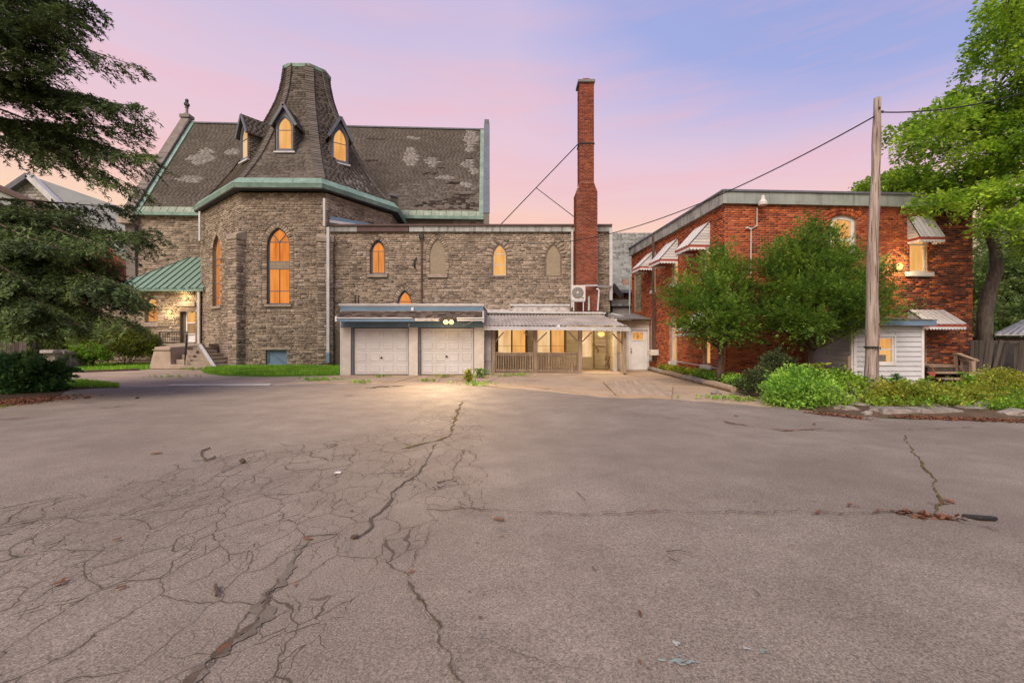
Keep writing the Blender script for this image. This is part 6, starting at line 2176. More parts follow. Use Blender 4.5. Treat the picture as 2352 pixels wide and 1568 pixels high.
# striped metal awnings
def awning(fr, u0, u1, v0, v1, out, parent, n_=9, sides=(True, True), val=0.11):
    a = MB()
    f_ = 0.012
    # frame bar along the front foot
    a.fbox(fr, u0, u1, v0, v0 + 0.09, out - 0.03, out)
    for uu in (u0, u1 - 0.03):
        a.fbox(fr, uu, uu + 0.03, v0, v0 + 0.09, 0.01, out - 0.031)
    aw = a.build('awning', 'red_trim', parent)
    h = v1 - v0 - 0.09
    for i in range(n_):
        b0, b1 = u0 + (u1 - u0) * i / n_ + 0.004, u0 + (u1 - u0) * (i + 1) / n_ - 0.004
        lift = 0.018 * (i % 2)
        mb = MB()
        q0, q1 = fr.pt(b0, v0 + 0.085 + lift, out), fr.pt(b1, v0 + 0.085 + lift, out)
        q2, q3 = fr.pt(b1, v1 + lift, 0.03), fr.pt(b0, v1 + lift, 0.03)
        mb.prism([q0, q1, q2, q3], (0, 0, 0.02))
        mb.build('slat', 'awning_slat', aw)
    m = 8
    for s_, uu in ((0, u0), (1, u1)):
        if not sides[s_]:
            continue
        for j in range(m):
            va, vb = v0 + 0.09 + h * j / m + 0.006, v0 + 0.09 + h * (j + 1) / m - 0.006
            oa, ob = (out - 0.02) * (1 - j / m), (out - 0.02) * (1 - (j + 1) / m) + 0.01
            mb = MB()
            mb.prism([fr.pt(uu, va, 0.01), fr.pt(uu, va, oa), fr.pt(uu, vb, max(0.02, ob)), fr.pt(uu, vb, 0.01)], fr.U * (0.015 if s_ == 0 else -0.015) + fr.U * (0.01 * (j % 2)))
            mb.build('side_slat', 'awning_slat', aw)
        MB().beam(fr.pt(uu, v1 + 0.02, 0.03), fr.pt(uu, v0 + 0.09, out), 0.02, 0.03).build('edge_strip', 'black_trim', aw)
    # scalloped valance
    mb = MB()
    k = max(6, int((u1 - u0) / 0.11))

    def scal(p0, p1, kk):
        for i in range(kk):
            top0, top1 = p0.lerp(p1, i / kk), p0.lerp(p1, (i + 1) / kk)
            mid = (top0 + top1) / 2
            dn = Vector((0, 0, -1))
            t3 = (top1 - top0)
            pts = [top0, top1, top1 + dn * val * 0.45, mid + t3 * 0.28 + dn * val * 0.85, mid + dn * val, mid - t3 * 0.28 + dn * val * 0.85, top0 + dn * val * 0.45]
            mb.prism(pts, fr.N * 0.006 if abs(t3.normalized().dot(fr.U)) > 0.5 else fr.U * 0.006)
    scal(fr.pt(u0, v0, out - 0.01), fr.pt(u1, v0, out - 0.01), k)
    for s_, uu in ((0, u0), (1, u1)):
        if sides[s_]:
            scal(fr.pt(uu, v0, 0.02), fr.pt(uu, v0, out - 0.02), max(3, int(out / 0.13)))
    mb.build('valance', 'white_paint', aw)
    return aw


def aw_side(w_, ytop, ybot, xn, out=0.85, wid=None):
    vt = bl.px(xn, ytop)[1]
    vb = bl.px(xn, ybot)[1]
    ur = bl.px(xn, ybot)[0]
    L_ = wid or (w_[1] - w_[0] + 0.7)
    awning(bl, ur - L_, ur, vb, vt, out, bb, n_=12)


aw_side(Lw[0], 576, 616, 1506.3, 0.85)
aw_side(Lw[1], 549, 600, 1557.5, 0.85)
aw_side(Lw[2], 510, 568, 1631.4, 0.85)
aw_side(Lb, 716, 765, 1632, 0.85)
aw = bfz.rect(2083, 500, 2142, 557)
awning(bfz, aw[0], aw[1] - 0.05, aw[2], aw[3], 0.52, bb, n_=10)
aw = bfz.rect(2084, 713, 2165, 752)
awning(bfz, aw[0], aw[1], aw[2], aw[3] - 0.0, 0.85, bb, n_=14)
# downpipe, window air conditioner, pipe along the foot
u_ = bl.px(1507.5, 700)[0]
pipe('downpipe', [bl.pt(u_, zbt + 0.3, 0.16), bl.pt(u_, 0.45, 0.16)], 0.055, 'rust_brown_metal', bb)
ac = bl.rect(1502.5, 803, 1518, 818)
q0 = bl.pt(ac[0] + 0.05, ac[2], 0.1)
tag(MB().fbox(bl, ac[0] + 0.1, ac[0] + 0.66, ac[2] + 0.04, ac[3] + 0.0, 0.02, 0.40).build('window_air_conditioner', 'ac_white', bevel=0.02), 'white box air conditioner jutting from the tall side window', 'air conditioner')
mb = MB()
mb.tube([bl.pt(bl.px(1545, 833)[0], 0.62, 0.07), bl.pt(bl.L - 0.6, 0.5, 0.07), bl.pt(bl.L - 0.2, 0.5, 0.07)], 0.02, 5)
mb.build('wall_pipe', 'pale_metal', bb)
# conduit and lamp holder on the front
c_ = lambda x, y, d=0.05: bfz.pt(*bfz.px(x, y), d)
MB().tube([c_(1737, 479), c_(1736.5, 520), c_(1723, 527), c_(1722.5, 640)], 0.022, 6).build('conduit', 'pale_metal', bb)
mb = MB()
mb.lathe(c_(1740, 478, 0.32), [(0.13, 0), (0.15, 0.02), (0.15, 0.12), (0.08, 0.2), (0.07, 0.24), (0.06, 0.36), (0.02, 0.37)], 12)
mb.tube([c_(1740, 474, 0.13), c_(1740, 474, 0.3)], 0.03, 6)
tag(mb.build('unlit_yard_lamp', 'ac_white', smooth=False), 'unlit white yard lamp hanging on the grey fascia of the brick building', 'lamp')
mb = MB()
mb.beam(c_(1713, 525, 0.08), c_(1722, 527, 0.08), 0.06, 0.05)
mb.blob(c_(1712, 525, 0.10), (0.07, 0.06, 0.045), 1, 0.1, 1)
mb.build('conduit_box', 'ac_white', bb)

# ================================================================== WHITE SHED (lean-to) on the front of the brick building
sh = thing('siding_lean_to', 'small white clapboard lean-to with a lit window and blue fascia', 'lean-to', (11.8, 15.5, 0))
S0, S1 = Vector((10.75, 14.35)), Vector((13.05, 14.45))
sfr = Frame(S0, S1)
ssl = Frame(Vector((11.0, 16.75)), S0)
zsb, zst = -0.02, sfr.px(2000, 748)[1]
swd = sfr.rect(2012, 773, 2052, 835)
sfw = wall('front_wall', sfr, rectpoly(0, sfr.L, zsb, zst), [rectpoly(*swd)], 'vinyl_siding', sh, 0.1)
slw = wall('side_wall', ssl, rectpoly(0, ssl.L, zsb, zst + 0.05), [], 'vinyl_siding', sh)
siding(sfr, 0.09, sfr.L - 0.09, zsb + 0.12, zst, 0.155, 'vinyl_siding', sfw, [(swd[0] - 0.06, swd[1] + 0.06, swd[2] - 0.06, swd[3] + 0.06)], th=0.022)
siding(ssl, 0.0, ssl.L - 0.09, zsb + 0.30, zst, 0.155, 'vinyl_siding', slw, th=0.022)
for u in (0.0, sfr.L - 0.09):
    MB().fbox(sfr, u, u + 0.09, zsb + 0.1, zst, 0, 0.045).build('corner_board', 'white_paint', sh)
MB().fbox(ssl, ssl.L - 0.1, ssl.L, zsb + 0.1, zst, 0.0, 0.045).build('corner_board', 'white_paint', sh)
MB().fbox(sfr, -0.02, sfr.L + 0.02, zsb - 0.1, zsb + 0.115, -0.1, 0.02).build('foundation', 'concrete', sh)
MB().fbox(sfr, 0.42, sfr.L - 0.05, zsb, zst, -2.2, -0.13).build('shed_body', 'grey_siding', sh)
wo = window(sfr, rectpoly(*swd), sh, 'amber_glow', frame='white_paint', recess=0.05, fw=0.06, hl=[swd[2] + (swd[3] - swd[2]) * 0.53], bar=0.05)
mb = MB()
for (a, b, c, d) in ((swd[0] - .06, swd[1] + .06, swd[2] - .06, swd[2]), (swd[0] - .06, swd[1] + .06, swd[3], swd[3] + .06), (swd[0] - .06, swd[0], swd[2], swd[3]), (swd[1], swd[1] + .06, swd[2], swd[3])):
    mb.fbox(sfr, a, b, c, d, 0, 0.04)
mb.build('casing', 'white_paint', wo)
MB().fbox(sfr, swd[0] + 0.1, swd[0] + 0.35, swd[2] + 0.07, swd[2] + 0.28, -0.044, -0.03).build('object_on_sill', 'ac_dark', wo)
mb = MB()
mb.hexa([sfr.pt(-0.35, zst, 0.25), sfr.pt(sfr.L + 0.2, zst, 0.25), sfr.pt(sfr.L + 0.2, zst + 0.30, -2.4), sfr.pt(-0.35, zst + 0.30, -2.4),
         sfr.pt(-0.35, zst + 0.16, 0.25), sfr.pt(sfr.L + 0.2, zst + 0.16, 0.25), sfr.pt(sfr.L + 0.2, zst + 0.42, -2.4), sfr.pt(-0.35, zst + 0.42, -2.4)])
mb.build('roof', 'slate_blue_paint', sh)
P = Pieces()
shingle_quad(P, sfr.pt(-0.37, zst + 0.165, 0.27), sfr.pt(sfr.L + 0.22, zst + 0.165, 0.27), sfr.pt(sfr.L + 0.22, zst + 0.43, -2.4), sfr.pt(-0.37, zst + 0.43, -2.4), 0.16, 0.28, 0.02, RG)
P.emit(SHINGLE_V, 'shingle', 'roof_shingles', ['shingle'], sh, 60, by='xy')
pst = WP(1949, 860, 14.1)
tag(MB().box(pst.x - 0.05, pst.x + 0.05, pst.y - 0.05, pst.y + 0.05, 0, 1.05).build('wooden_stake', 'old_wood', bevel=0.01), 'weathered wooden stake beside the corner of the white lean-to', 'post')
tag(MB().tube([WP(1880, 838, 15.2), WP(1912, 846, 14.9), WP(1944, 850, 14.5)], 0.05, 6).build('fallen_branch', 'pale_bark'), 'thin fallen limb leaning along the lean-to side wall', 'branch')

# ================================================================== WOODEN STEPS at the right
ws = thing('wooden_steps', 'weathered wooden porch steps with a sloping handrail by the brick building', 'steps', (15.6, 16, 0))
SYb = 16.0
xa, xb2 = wx(2172, SYb), wx(2198, SYb)
ztr, zlow = wz(813, SYb), wz(840, 14.9)
MB().box(14.3, xb2 + 0.05, 15.6, 17.0, 0.62, 0.68).build('deck_board', 'old_wood', ws)
for i in range(3):
    MB().box(14.2, xb2 + 0.12 + 0.2 * i, 15.25 - 0.33 * i, 15.58 - 0.33 * i, 0.42 - 0.18 * i, 0.47 - 0.18 * i).build('tread', 'old_wood', ws)
MB().box(14.25, 15.6, 15.6, 15.62, 0.1, 0.6).build('riser', 'grey_fence_wood', ws)
newel = Vector((wx(2200, 15.6), 15.6, 0))
low = Vector((wx(2233, 14.7), 14.7, 0))
for p, zt_ in ((Vector((xa, 15.6, 0)), ztr), (newel, ztr + 0.02), (low, 0.86)):
    MB().box(p.x - 0.06, p.x + 0.06, p.y - 0.06, p.y + 0.06, 0.05, zt_).build('newel_post', 'old_wood', ws, bevel=0.008)
MB().beam((xa - 0.08, 15.6, ztr + 0.03), (newel.x + 0.08, 15.6, ztr + 0.03), 0.14, 0.05).build('handrail', 'old_wood', ws)
MB().beam((newel.x, 15.6, ztr + 0.02), (low.x + 0.1, low.y - 0.05, 0.88), 0.14, 0.05).build('handrail', 'old_wood', ws)
MB().beam((newel.x, 15.58, ztr - 0.1), (low.x, low.y, 0.76), 0.04, 0.12).build('side_rail', 'old_wood', ws)
MB().beam((newel.x, 15.58, 0.62), (low.x, low.y, 0.12), 0.04, 0.14).build('side_rail', 'old_wood', ws)
MB().beam((xa, 15.6, 0.72), (newel.x, 15.6, 0.72), 0.04, 0.1).build('side_rail', 'old_wood', ws)
for i in range(4):
    x = xa + (newel.x - xa) * (i + 1) / 5
    MB().box(x - 0.02, x + 0.02, 15.54, 15.57, 0.7, ztr).build('baluster', 'old_wood', ws)
for i in range(5):
    f = (i + 1) / 6
    p = newel.lerp(low, f)
    z = ztr + (0.82 - ztr) * f
    MB().box(p.x - 0.02, p.x + 0.02, p.y - 0.06, p.y - 0.03, 0.62 - 0.5 * f, z - 0.05).build('baluster', 'old_wood', ws)
# red plastic scoop lying by the wall
mb = MB()
c = WP(2141, 862, 15.2)
mb.v = [tuple(c + Vector(p) * 0.75) for p in ((-0.17, 0, 0.10), (0.17, -0.02, 0.14), (0.03, -0.05, -0.12), (-0.05, -0.05, -0.10), (-0.12, 0.14, 0.12), (0.13, 0.14, 0.16), (0.02, 0.06, -0.08), (-0.03, 0.06, -0.07))]
mb.f = [(0, 1, 2, 3), (4, 7, 6, 5), (0, 4, 5, 1), (1, 5, 6, 2), (2, 6, 7, 3), (3, 7, 4, 0)]
mb.tube([c + Vector((0.10, 0.05, 0.12)), c + Vector((0.08, 0.1, 0.26))], 0.02, 5)
tag(mb.build('plastic_scoop', 'red_plastic'), 'red plastic scoop lying among dry stalks by the steps', 'scoop')

# ================================================================== LEANING BOARD FENCE and neighbour roof
fe = thing('board_fence', 'tumbledown grey board fence with leaning planks by the brick building', 'fence', (19, 16.6, 0))
FY = 16.4
fx = lambda x: wx(x, FY)
zt_ = wz(783, FY)
MB().beam((fx(2226), FY + 0.05, zt_ - 0.02), (fx(2420), FY + 0.05, zt_ - 0.05), 0.05, 0.10).build('rail', 'grey_fence_wood', fe)
MB().beam((fx(2226), FY + 0.05, 0.35), (fx(2420), FY + 0.05, 0.3), 0.05, 0.10).build('rail', 'grey_fence_wood', fe)
bds = [(2230, 2228), (2239, 2235), (2248, 2241), (2257, 2246), (2266, 2250), (2273, 2258), (2298, 2271), (2310, 2283), (2341, 2325), (2350, 2336), (2360, 2349), (2368, 2362), (2385, 2377), (2394, 2388), (2406, 2402)]
for i, (xt, xbm) in enumerate(bds):
    d_ = -0.04 - 0.025 * (i % 3)
    MB().beam((fx(xbm), FY + d_ - 0.03, 0.05), (fx(xt), FY + d_, zt_ + 0.03 - 0.03 * (i % 2)), 0.135, 0.022, up=(0, 1, 0)).build('plank', 'grey_fence_wood', fe)
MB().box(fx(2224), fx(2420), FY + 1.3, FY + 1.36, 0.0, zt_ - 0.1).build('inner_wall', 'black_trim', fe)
MB().beam((fx(2303), FY + 0.3, 0.1), (fx(2296), FY + 0.3, zt_ - 0.3), 0.08, 0.05, up=(0, 1, 0)).build('plank', 'grey_fence_wood', fe)
nr = thing('metal_roofed_shed', 'shed with ribbed grey metal roof behind the leaning board fence', 'shed', (21, 20, 0))
a0, a1, a2, a3 = WP(2286, 768, 18.2), WP(2440, 768, 18.2), WP(2440, 705, 21.5), WP(2352, 736, 21.5)
for i in range(9):
    f0, f1 = i / 9, (i + 1) / 9
    p = [a0.lerp(a1, f0), a0.lerp(a1, f1), a3.lerp(a2, f1), a3.lerp(a2, f0)]
    MB().prism(p, (0, 0, -0.04)).build('roof_panel', 'pale_metal', nr)
    MB().beam(p[0] + Vector((0, 0, .02)), p[3] + Vector((0, 0, .02)), 0.05, 0.06).build('seam', 'weathered_metal', nr)
MB().box(a0.x + 0.4, a1.x, 18.6, 21.3, 0, a0.z - 0.1).build('shed_wall', 'grey_fence_wood', nr)

# ================================================================== UTILITY POLE and WIRES
po = thing('utility_pole', 'bare weathered wooden utility pole standing in front of the white lean-to', 'pole', (8.75, 11.05, 0))
pb_, pt_ = Vector((wx(1997, 11.05), 11.05, -0.1)), Vector((wx(2015, 11.05), 11.05, wz(226, 11.05)))
mb = MB()
n_ = 26
path, rs = [], []
for i in range(n_ + 1):
    f = i / n_
    path.append(pb_.lerp(pt_, f) + Vector((0.035 * math.sin(f * 9) * (1 - f), 0, 0)))
    rs.append(0.165 - 0.085 * f ** 0.75 + 0.008 * math.sin(f * 31))
mb.tube(path, rs, 14)
shaft = mb.build('shaft', 'pole_wood', po, smooth=True)
pj = lambda x, y: WP(x, y, 11.05)
fz = (wz(797, 11.05) - pb_.z) / (pt_.z - pb_.z)
mb = MB()
mb.lathe(pb_.lerp(pt_, fz) - Vector((0, 0, 0.02)), [(0.142, 0), (0.146, 0.01), (0.146, 0.035), (0.142, 0.04)], 14)
mb.build('steel_band', 'iron', po)
mb = MB()
for i in range(4):
    mb.beam(pj(2003 + i * 3.4, 797) + Vector((0, -0.155, 0)), pj(2003.5 + i * 3.4, 803) + Vector((0, -0.155, 0)), 0.012, 0.012)
tc_ = bpy.data.curves.new('pole_number', 'FONT')
tc_.body = '1994'
tc_.size = 0.11
tc_.align_x = 'CENTER'
tc_.extrude = 0.004
tc_.materials.append(MATS['iron'])
tmp = bpy.data.objects.new('tmp', tc_)
COL.objects.link(tmp)
dg = bpy.context.evaluated_depsgraph_get()
tme = bpy.data.meshes.new_from_object(tmp.evaluated_get(dg))
bpy.data.objects.remove(tmp)
tpos = pb_.lerp(pt_, (wz(803, 11.05) - pb_.z) / (pt_.z - pb_.z)) + Vector((0.0, -0.168, 0))
tme.transform(Matrix.Translation(tpos) @ Matrix.Rotation(math.radians(90), 4, 'X'))
link('pole_number', tme, 'iron', po)
mb = MB()
for (x, y) in ((2013.5, 252), (2010, 745), (2009, 772)):
    c = pj(x, y)
    mb.blob(c + Vector((0, -0.09 - 0.03 * (y > 500), 0)), (0.025, 0.012, 0.03), int(y), 0.1, 1)
mb.build('knot', 'iron', po)
mb = MB()
mb.tube([pj(2019, 258) + Vector((0.0, 0, 0)), pj(2026, 257)], 0.02, 6)
mb.blob(pj(2027, 257), (0.03, 0.03, 0.04), 2, 0.1, 1)
mb.build('insulator', 'iron', po)
q = random.Random(12)
mb = MB()
for i in range(26):
    f = q.uniform(0.02, 0.97)
    L_ = q.uniform(0.15, 0.8) / (pt_ - pb_).length
    th = math.radians(q.uniform(-75, 75))
    pts, rr = [], []
    for j in range(5):
        g_ = min(0.99, f + L_ * j / 4)
        r_ = 0.165 - 0.085 * g_ ** 0.75 + 0.008 * math.sin(g_ * 31) + 0.0005
        c0 = pb_.lerp(pt_, g_) + Vector((0.035 * math.sin(g_ * 9) * (1 - g_), 0, 0))
        a_ = th + q.uniform(-0.03, 0.03)
        pts.append(c0 + Vector((math.sin(a_) * r_, -math.cos(a_) * r_, 0)))
        rr.append(0.0075 * math.sin(math.pi * (j + 0.3) / 4.6) + 0.001)
    mb.tube(pts, rr, 4)
mb.build('drying_cracks', 'bark', po, 'stuff')


def wire(a, b, sag, r, name, label, seg=30):
    pts = []
    for i in range(seg + 1):
        f = i / seg
        p = a.lerp(b, f)
        p.z -= sag * 4 * f * (1 - f)
        pts.append(p)
    tag(MB().tube(pts, r, 5).build(name, 'cable'), label, 'wire')


wire(WP(1130, 546, 26.2), WP(2008, 268, 11.0), 1.35, 0.017, 'overhead_wire', 'black overhead cable sagging from the stone hall to the pole', 50)
wire(WP(2022, 258, 11.0), WP(2480, 172, 9.0), 0.22, 0.016, 'overhead_wire', 'black overhead cable running from the pole into the maple leaves')
wire(WP(2250, 210, 10.4), WP(2480, 120, 9.6), 0.12, 0.008, 'overhead_wire', 'thin higher cable crossing the maple crown')

# ================================================================== OUTDOOR UNIT on the porch roof
un = thing('heat_pump_unit', 'pale outdoor heat pump unit on a metal stand before the chimney', 'heat pump', (3.6, 24.6, 3.2))
UY = 24.5
ux = lambda x: wx(x, UY)
uz = lambda y: wz(y, UY)
MB().box(ux(1312.5), ux(1345), UY, UY + 0.36, uz(690), uz(655)).build('casing', 'ac_white', un, bevel=0.02)
c = Vector((ux(1327), UY, uz(672.5)))
mb = MB()
mb.lathe(c, [(0.31, -0.0), (0.31, 0.012), (0.29, 0.02), (0.28, 0.004)], 28, (0, -1, 0))
fan = mb.build('fan_shroud', 'ac_dark', un)
for r in (0.06, 0.11, 0.16, 0.21, 0.26):
    pts = [c + Vector((r * math.cos(k * math.pi / 12), -0.03, r * math.sin(k * math.pi / 12))) for k in range(25)]
    MB().tube(pts, 0.0045, 4).build('guard_ring', 'ac_white', fan)
mb = MB()
for k in range(12):
    mb.tube([c + Vector((0.02 * math.cos(k * math.pi / 6), -0.035, 0.02 * math.sin(k * math.pi / 6))), c + Vector((0.29 * math.cos(k * math.pi / 6), -0.025, 0.29 * math.sin(k * math.pi / 6)))], 0.004, 4)
mb.build('guard_spokes', 'ac_white', fan)
MB().lathe(c + Vector((0, -0.03, 0)), [(0.055, 0), (0.05, 0.015), (0.0, 0.02)], 12, (0, -1, 0)).build('hub', 'ac_white', fan)
mb = MB()
for dx in (1318, 1340):
    mb.box(ux(dx) - 0.025, ux(dx) + 0.025, UY + 0.02, UY + 0.07, uz(714), uz(690) - 0.002)
mb.box(ux(1313), ux(1344), UY + 0.0, UY + 0.34, uz(692.2), uz(690.2))
mb.build('stand', 'pale_metal', un)
MB().box(ux(1336), ux(1341), UY - 0.012, UY - 0.002, uz(685), uz(683)).build('badge', 'ac_dark', un)
pipe('line_cover', [WP(1344, 656, 24.9), WP(1372, 655.5, 25.25)], 0.06, 'pale_metal', un)
pipe('line_cover', [WP(1372, 657.5, 25.3), WP(1404, 657.5, 26.1)], 0.05, 'pale_metal', un)
mb = MB()
mb.tube([WP(1352.5, 713, 24.9), WP(1352.5, 681, 24.9)], 0.055, 8)
tag(mb.build('roof_vent_pipe', 'pale_metal'), 'straight pale vent pipe standing in front of the chimney foot', 'vent pipe')
mb = MB()
mb.tube([WP(1373, 713, 25.15), WP(1376, 668, 25.15), WP(1374, 664, 25.15), WP(1370, 664, 25.2)], 0.05, 8)
tag(mb.build('roof_vent_pipe', 'pale_metal'), 'bent pale conduit rising right of the chimney foot', 'vent pipe')

# ---- things hanging in the veranda
mb = MB()
mb.tube([WP(1366, 795, 23.9), WP(1388, 795, 23.9)], 0.035, 6)
mb.blob(WP(1364, 792, 23.85), (0.09, 0.05, 0.09), 1, 0.2, 1)
mb.tube([WP(1368, 797, 23.8), WP(1374, 803, 23.75), WP(1373, 810, 23.75)], 0.04, 6)
tag(mb.build('wall_bracket', 'dull_brown_frame'), 'old tool hung on a bracket on the veranda back wall', 'tool')
mb = MB()
mb.beam(WP(1139, 809, 20.8), WP(1158, 810.5, 20.8), 0.16, 0.05)
tag(mb.build('plank_offcut', 'old_wood'), 'short plank lying on the left end of the veranda rail', 'plank')
pb3 = WP(1391, 835, 23.6)
mb = MB()
q = random.Random(8)
for i in range(5):
    mb.blob(Vector((4.78, 22.9 + 0.15 * (i % 2), 0.14 + 0.16 * i)), (0.09, 0.1, 0.09), i, 0.3, 1)
tag(mb.build('stacked_pots', 'dull_brown_frame'), 'small stack of brown pots in the veranda corner', 'pots')


# ================================================================== LAMPS
def point(name, loc, energy, col=(1.0, 0.70, 0.34), rad=0.08, parent=None):
    l = bpy.data.lights.new(name, 'POINT')
    l.energy = energy
    l.color = col
    l.shadow_soft_size = rad
    o = bpy.data.objects.new(name, l)
    COL.objects.link(o)
    o.location = loc
    return o


def lampbulb(c, r, parent, name='bulb'):
    return MB().lathe(c, [(r * 0.4, -r), (r, -r * 0.3), (r, r * 0.4), (r * 0.5, r)], 12).build(name, 'lamp_bulb', parent, smooth=True)


fl_ = thing('twin_floodlight', 'pair of lit floodlights under the torn eave of the garage', 'floodlight', (-2.7, 19.6, 2.3))
for x in (1024, 1037):
    c = WP(x, 739.5, 19.62)
    mb = MB()
    mb.lathe(c + Vector((0, 0.10, 0.06)), [(0.05, 0), (0.09, 0.06), (0.11, 0.13)], 12, (0.0, -0.8, -0.45))
    mb.build('lamp_head', 'white_paint', fl_)
    lampbulb(c + Vector((0, -0.03, -0.01)), 0.085, fl_)
    sp = bpy.data.lights.new('flood_light', 'SPOT')
    sp.energy = 3600
    sp.color = (1.0, 0.66, 0.36)
    sp.spot_size = math.radians(86)
    sp.spot_blend = 1.0
    sp.shadow_soft_size = 0.08
    spo = bpy.data.objects.new('flood_light', sp)
    COL.objects.link(spo)
    spo.location = c + Vector((0, -0.16, -0.03))
    spo.rotation_euler = Vector((-0.3 if x < 1030 else 0.2, -1.0, -0.04)).to_track_quat('-Z', 'Y').to_euler()
    point('lamp_spill', c + Vector((0, -0.28, -0.10)), 12, (1.0, 0.66, 0.30))
MB().beam(WP(1023, 735, 19.75), WP(1038, 735, 19.75), 0.08, 0.05).build('mount', 'white_paint', fl_)
wl1 = thing('wall_lamp', 'lit bare wall lamp shining on the right half of the brick building', 'lamp', bfz.pt(*bfz.px(2056.5, 614), 0.1))
c = bfz.pt(*bfz.px(2056.5, 614), 0.16)
lampbulb(c, 0.11, wl1)
MB().lathe(bfz.pt(*bfz.px(2056.5, 612), 0.01), [(0.07, 0), (0.07, 0.03), (0.03, 0.06)], 10, bfz.N).build('lamp_base', 'ac_dark', wl1)
point('brick_light', c + bfz.N * 0.2, 75)
wl2 = thing('wall_lamp', 'lit lamp over the vestibule door lintel', 'lamp', vfm.pt(*vfm.px(428, 685.5), 0.1))
c = vfm.pt(*vfm.px(428, 686), 0.16)
lampbulb(c, 0.085, wl2)
MB().lathe(vfm.pt(*vfm.px(431, 686), 0.04), [(0.09, 0), (0.09, 0.04), (0.03, 0.07)], 10, vfm.N).build('lamp_base', 'ac_dark', wl2)
point('door_light', c + vfm.N * 0.3, 42)
wl3 = thing('wall_lamp', 'lit lamp on the stone wall left of the vestibule door', 'lamp', vfm.pt(*vfm.px(394, 717), 0.1))
c = vfm.pt(*vfm.px(394, 717), 0.17)
lampbulb(c, 0.10, wl3)
MB().lathe(vfm.pt(*vfm.px(394, 714), 0.04), [(0.09, 0), (0.09, 0.04), (0.03, 0.07)], 10, vfm.N).build('lamp_base', 'ac_dark', wl3)
point('stone_light', c + vfm.N * 0.32, 60)
pl_ = thing('ceiling_lamp', 'lit lamp under the veranda roof near the door', 'lamp', WP(1381, 766, 21.7))
c = WP(1381, 767, 21.7)
MB().lathe(c, [(0.05, -0.13), (0.15, -0.06), (0.17, 0.03), (0.1, 0.1)], 14).build('shade', 'lamp_halo_shade', pl_, smooth=True)
MB().tube([c + Vector((0, 0, 0.1)), c + Vector((0, 0, 0.3))], 0.02, 6).build('stem', 'iron', pl_)
point('porch_light', c + Vector((-0.25, -0.1, -0.3)), 130, rad=0.2)

# ================================================================== TREES
def limb_path(a, b, bend, k=7, rg=rnd):
    a, b = Vector(a), Vector(b)
    L = (b - a).length
    off = Vector((rg.uniform(-1, 1), rg.uniform(-1, 1), rg.uniform(-.3, .6))) * bend * L
    return [a.lerp(b, i / (k - 1)) + off * math.sin(math.pi * i / (k - 1)) for i in range(k)]


def spruce(base, height, rtrunk, branches, label, seed=1):
    rg = np.random.default_rng(seed)
    t = thing('spruce_tree', label, 'tree', base)
    b = Vector(base)
    MB().tube([b + Vector((0, 0, height * i / 12)) for i in range(13)], rtrunk, 10, r1=0.05).build('trunk', 'bark', t, smooth=True)
    wood = MB()
    parts = []
    for (z0, azd, L, rise, droop, up) in branches:
        az = math.radians(azd)
        d = np.array((math.sin(az), -math.cos(az), 0.0))         # 0 = towards the camera, 90 = to the right
        side = np.array((d[1], -d[0], 0.0))
        tt = np.linspace(0, 1, 16)
        wig = rg.normal(size=2) * 0.06
        path = np.array(base)[None] + d[None] * (L * tt)[:, None] + side[None] * (np.sin(tt * 3 + wig[0] * 9) * wig[1] * L)[:, None]
        path[:, 2] += z0 + L * (rise * tt - droop * tt ** 2 + up * tt ** 5)
        wood.tube([Vector(p) for p in path], [0.05 * (1 - 0.9 * f) * (L / 6 + 0.25) for f in tt], 6)
        nt_ = int(L * (13 if z0 < 6 else 11.5))
        f = rg.uniform(0.10, 1.0, nt_) ** 0.8
        pos = np.stack([np.interp(f, tt, path[:, k]) for k in range(3)], 1)
        fw = np.stack([np.interp(f, tt, np.gradient(path[:, k])) for k in range(3)], 1)
        fw = nz(fw)
        sg = rg.choice([-1, 1], nt_)[:, None]
        tl = (0.34 * L * (1 - f) ** 0.75 + 0.28) * rg.uniform(0.55, 1.1, nt_)
        sd = nz(fw * rg.uniform(0.55, 1.0, (nt_, 1)) + side[None] * sg * rg.uniform(0.45, 0.95, (nt_, 1)) + np.array((0, 0, -0.22)) + rg.normal(size=(nt_, 3)) * 0.10)
        C, D, SL = [], [], []
        for i in range(nt_):
            m = max(2, int(tl[i] / 0.14))
            s = np.linspace(0.08, 1, m)
            pp = pos[i] + sd[i] * (s * tl[i])[:, None]
            pp[:, 2] -= 0.20 * tl[i] * s ** 2
            C.append(pp)
            D.append(np.tile(sd[i], (m, 1)) + np.array((0, 0, -0.25)) * s[:, None] + rg.normal(size=(m, 3)) * 0.22)
            SL.append(0.22 + 0.10 * (1 - s))
            if i % 3 == 0:
                wood.tube([Vector(pos[i]), Vector(pp[-1])], 0.012, 3, r1=0.004, cap=False)
        C, D, SL = np.vstack(C), np.vstack(D), np.concatenate(SL)
        parts.append(sprays(C, D, 14, SL * 1.1, SL * 0.5, 0.13, 0.032, rg, noise=0.32, updown=0.25, taper=0.75))
    cr = leaf_object('crown', parts, 'spruce_needles', t)
    wood.build('limbs', 'bark', t)
    return t


br = []
r_ = random.Random(21)
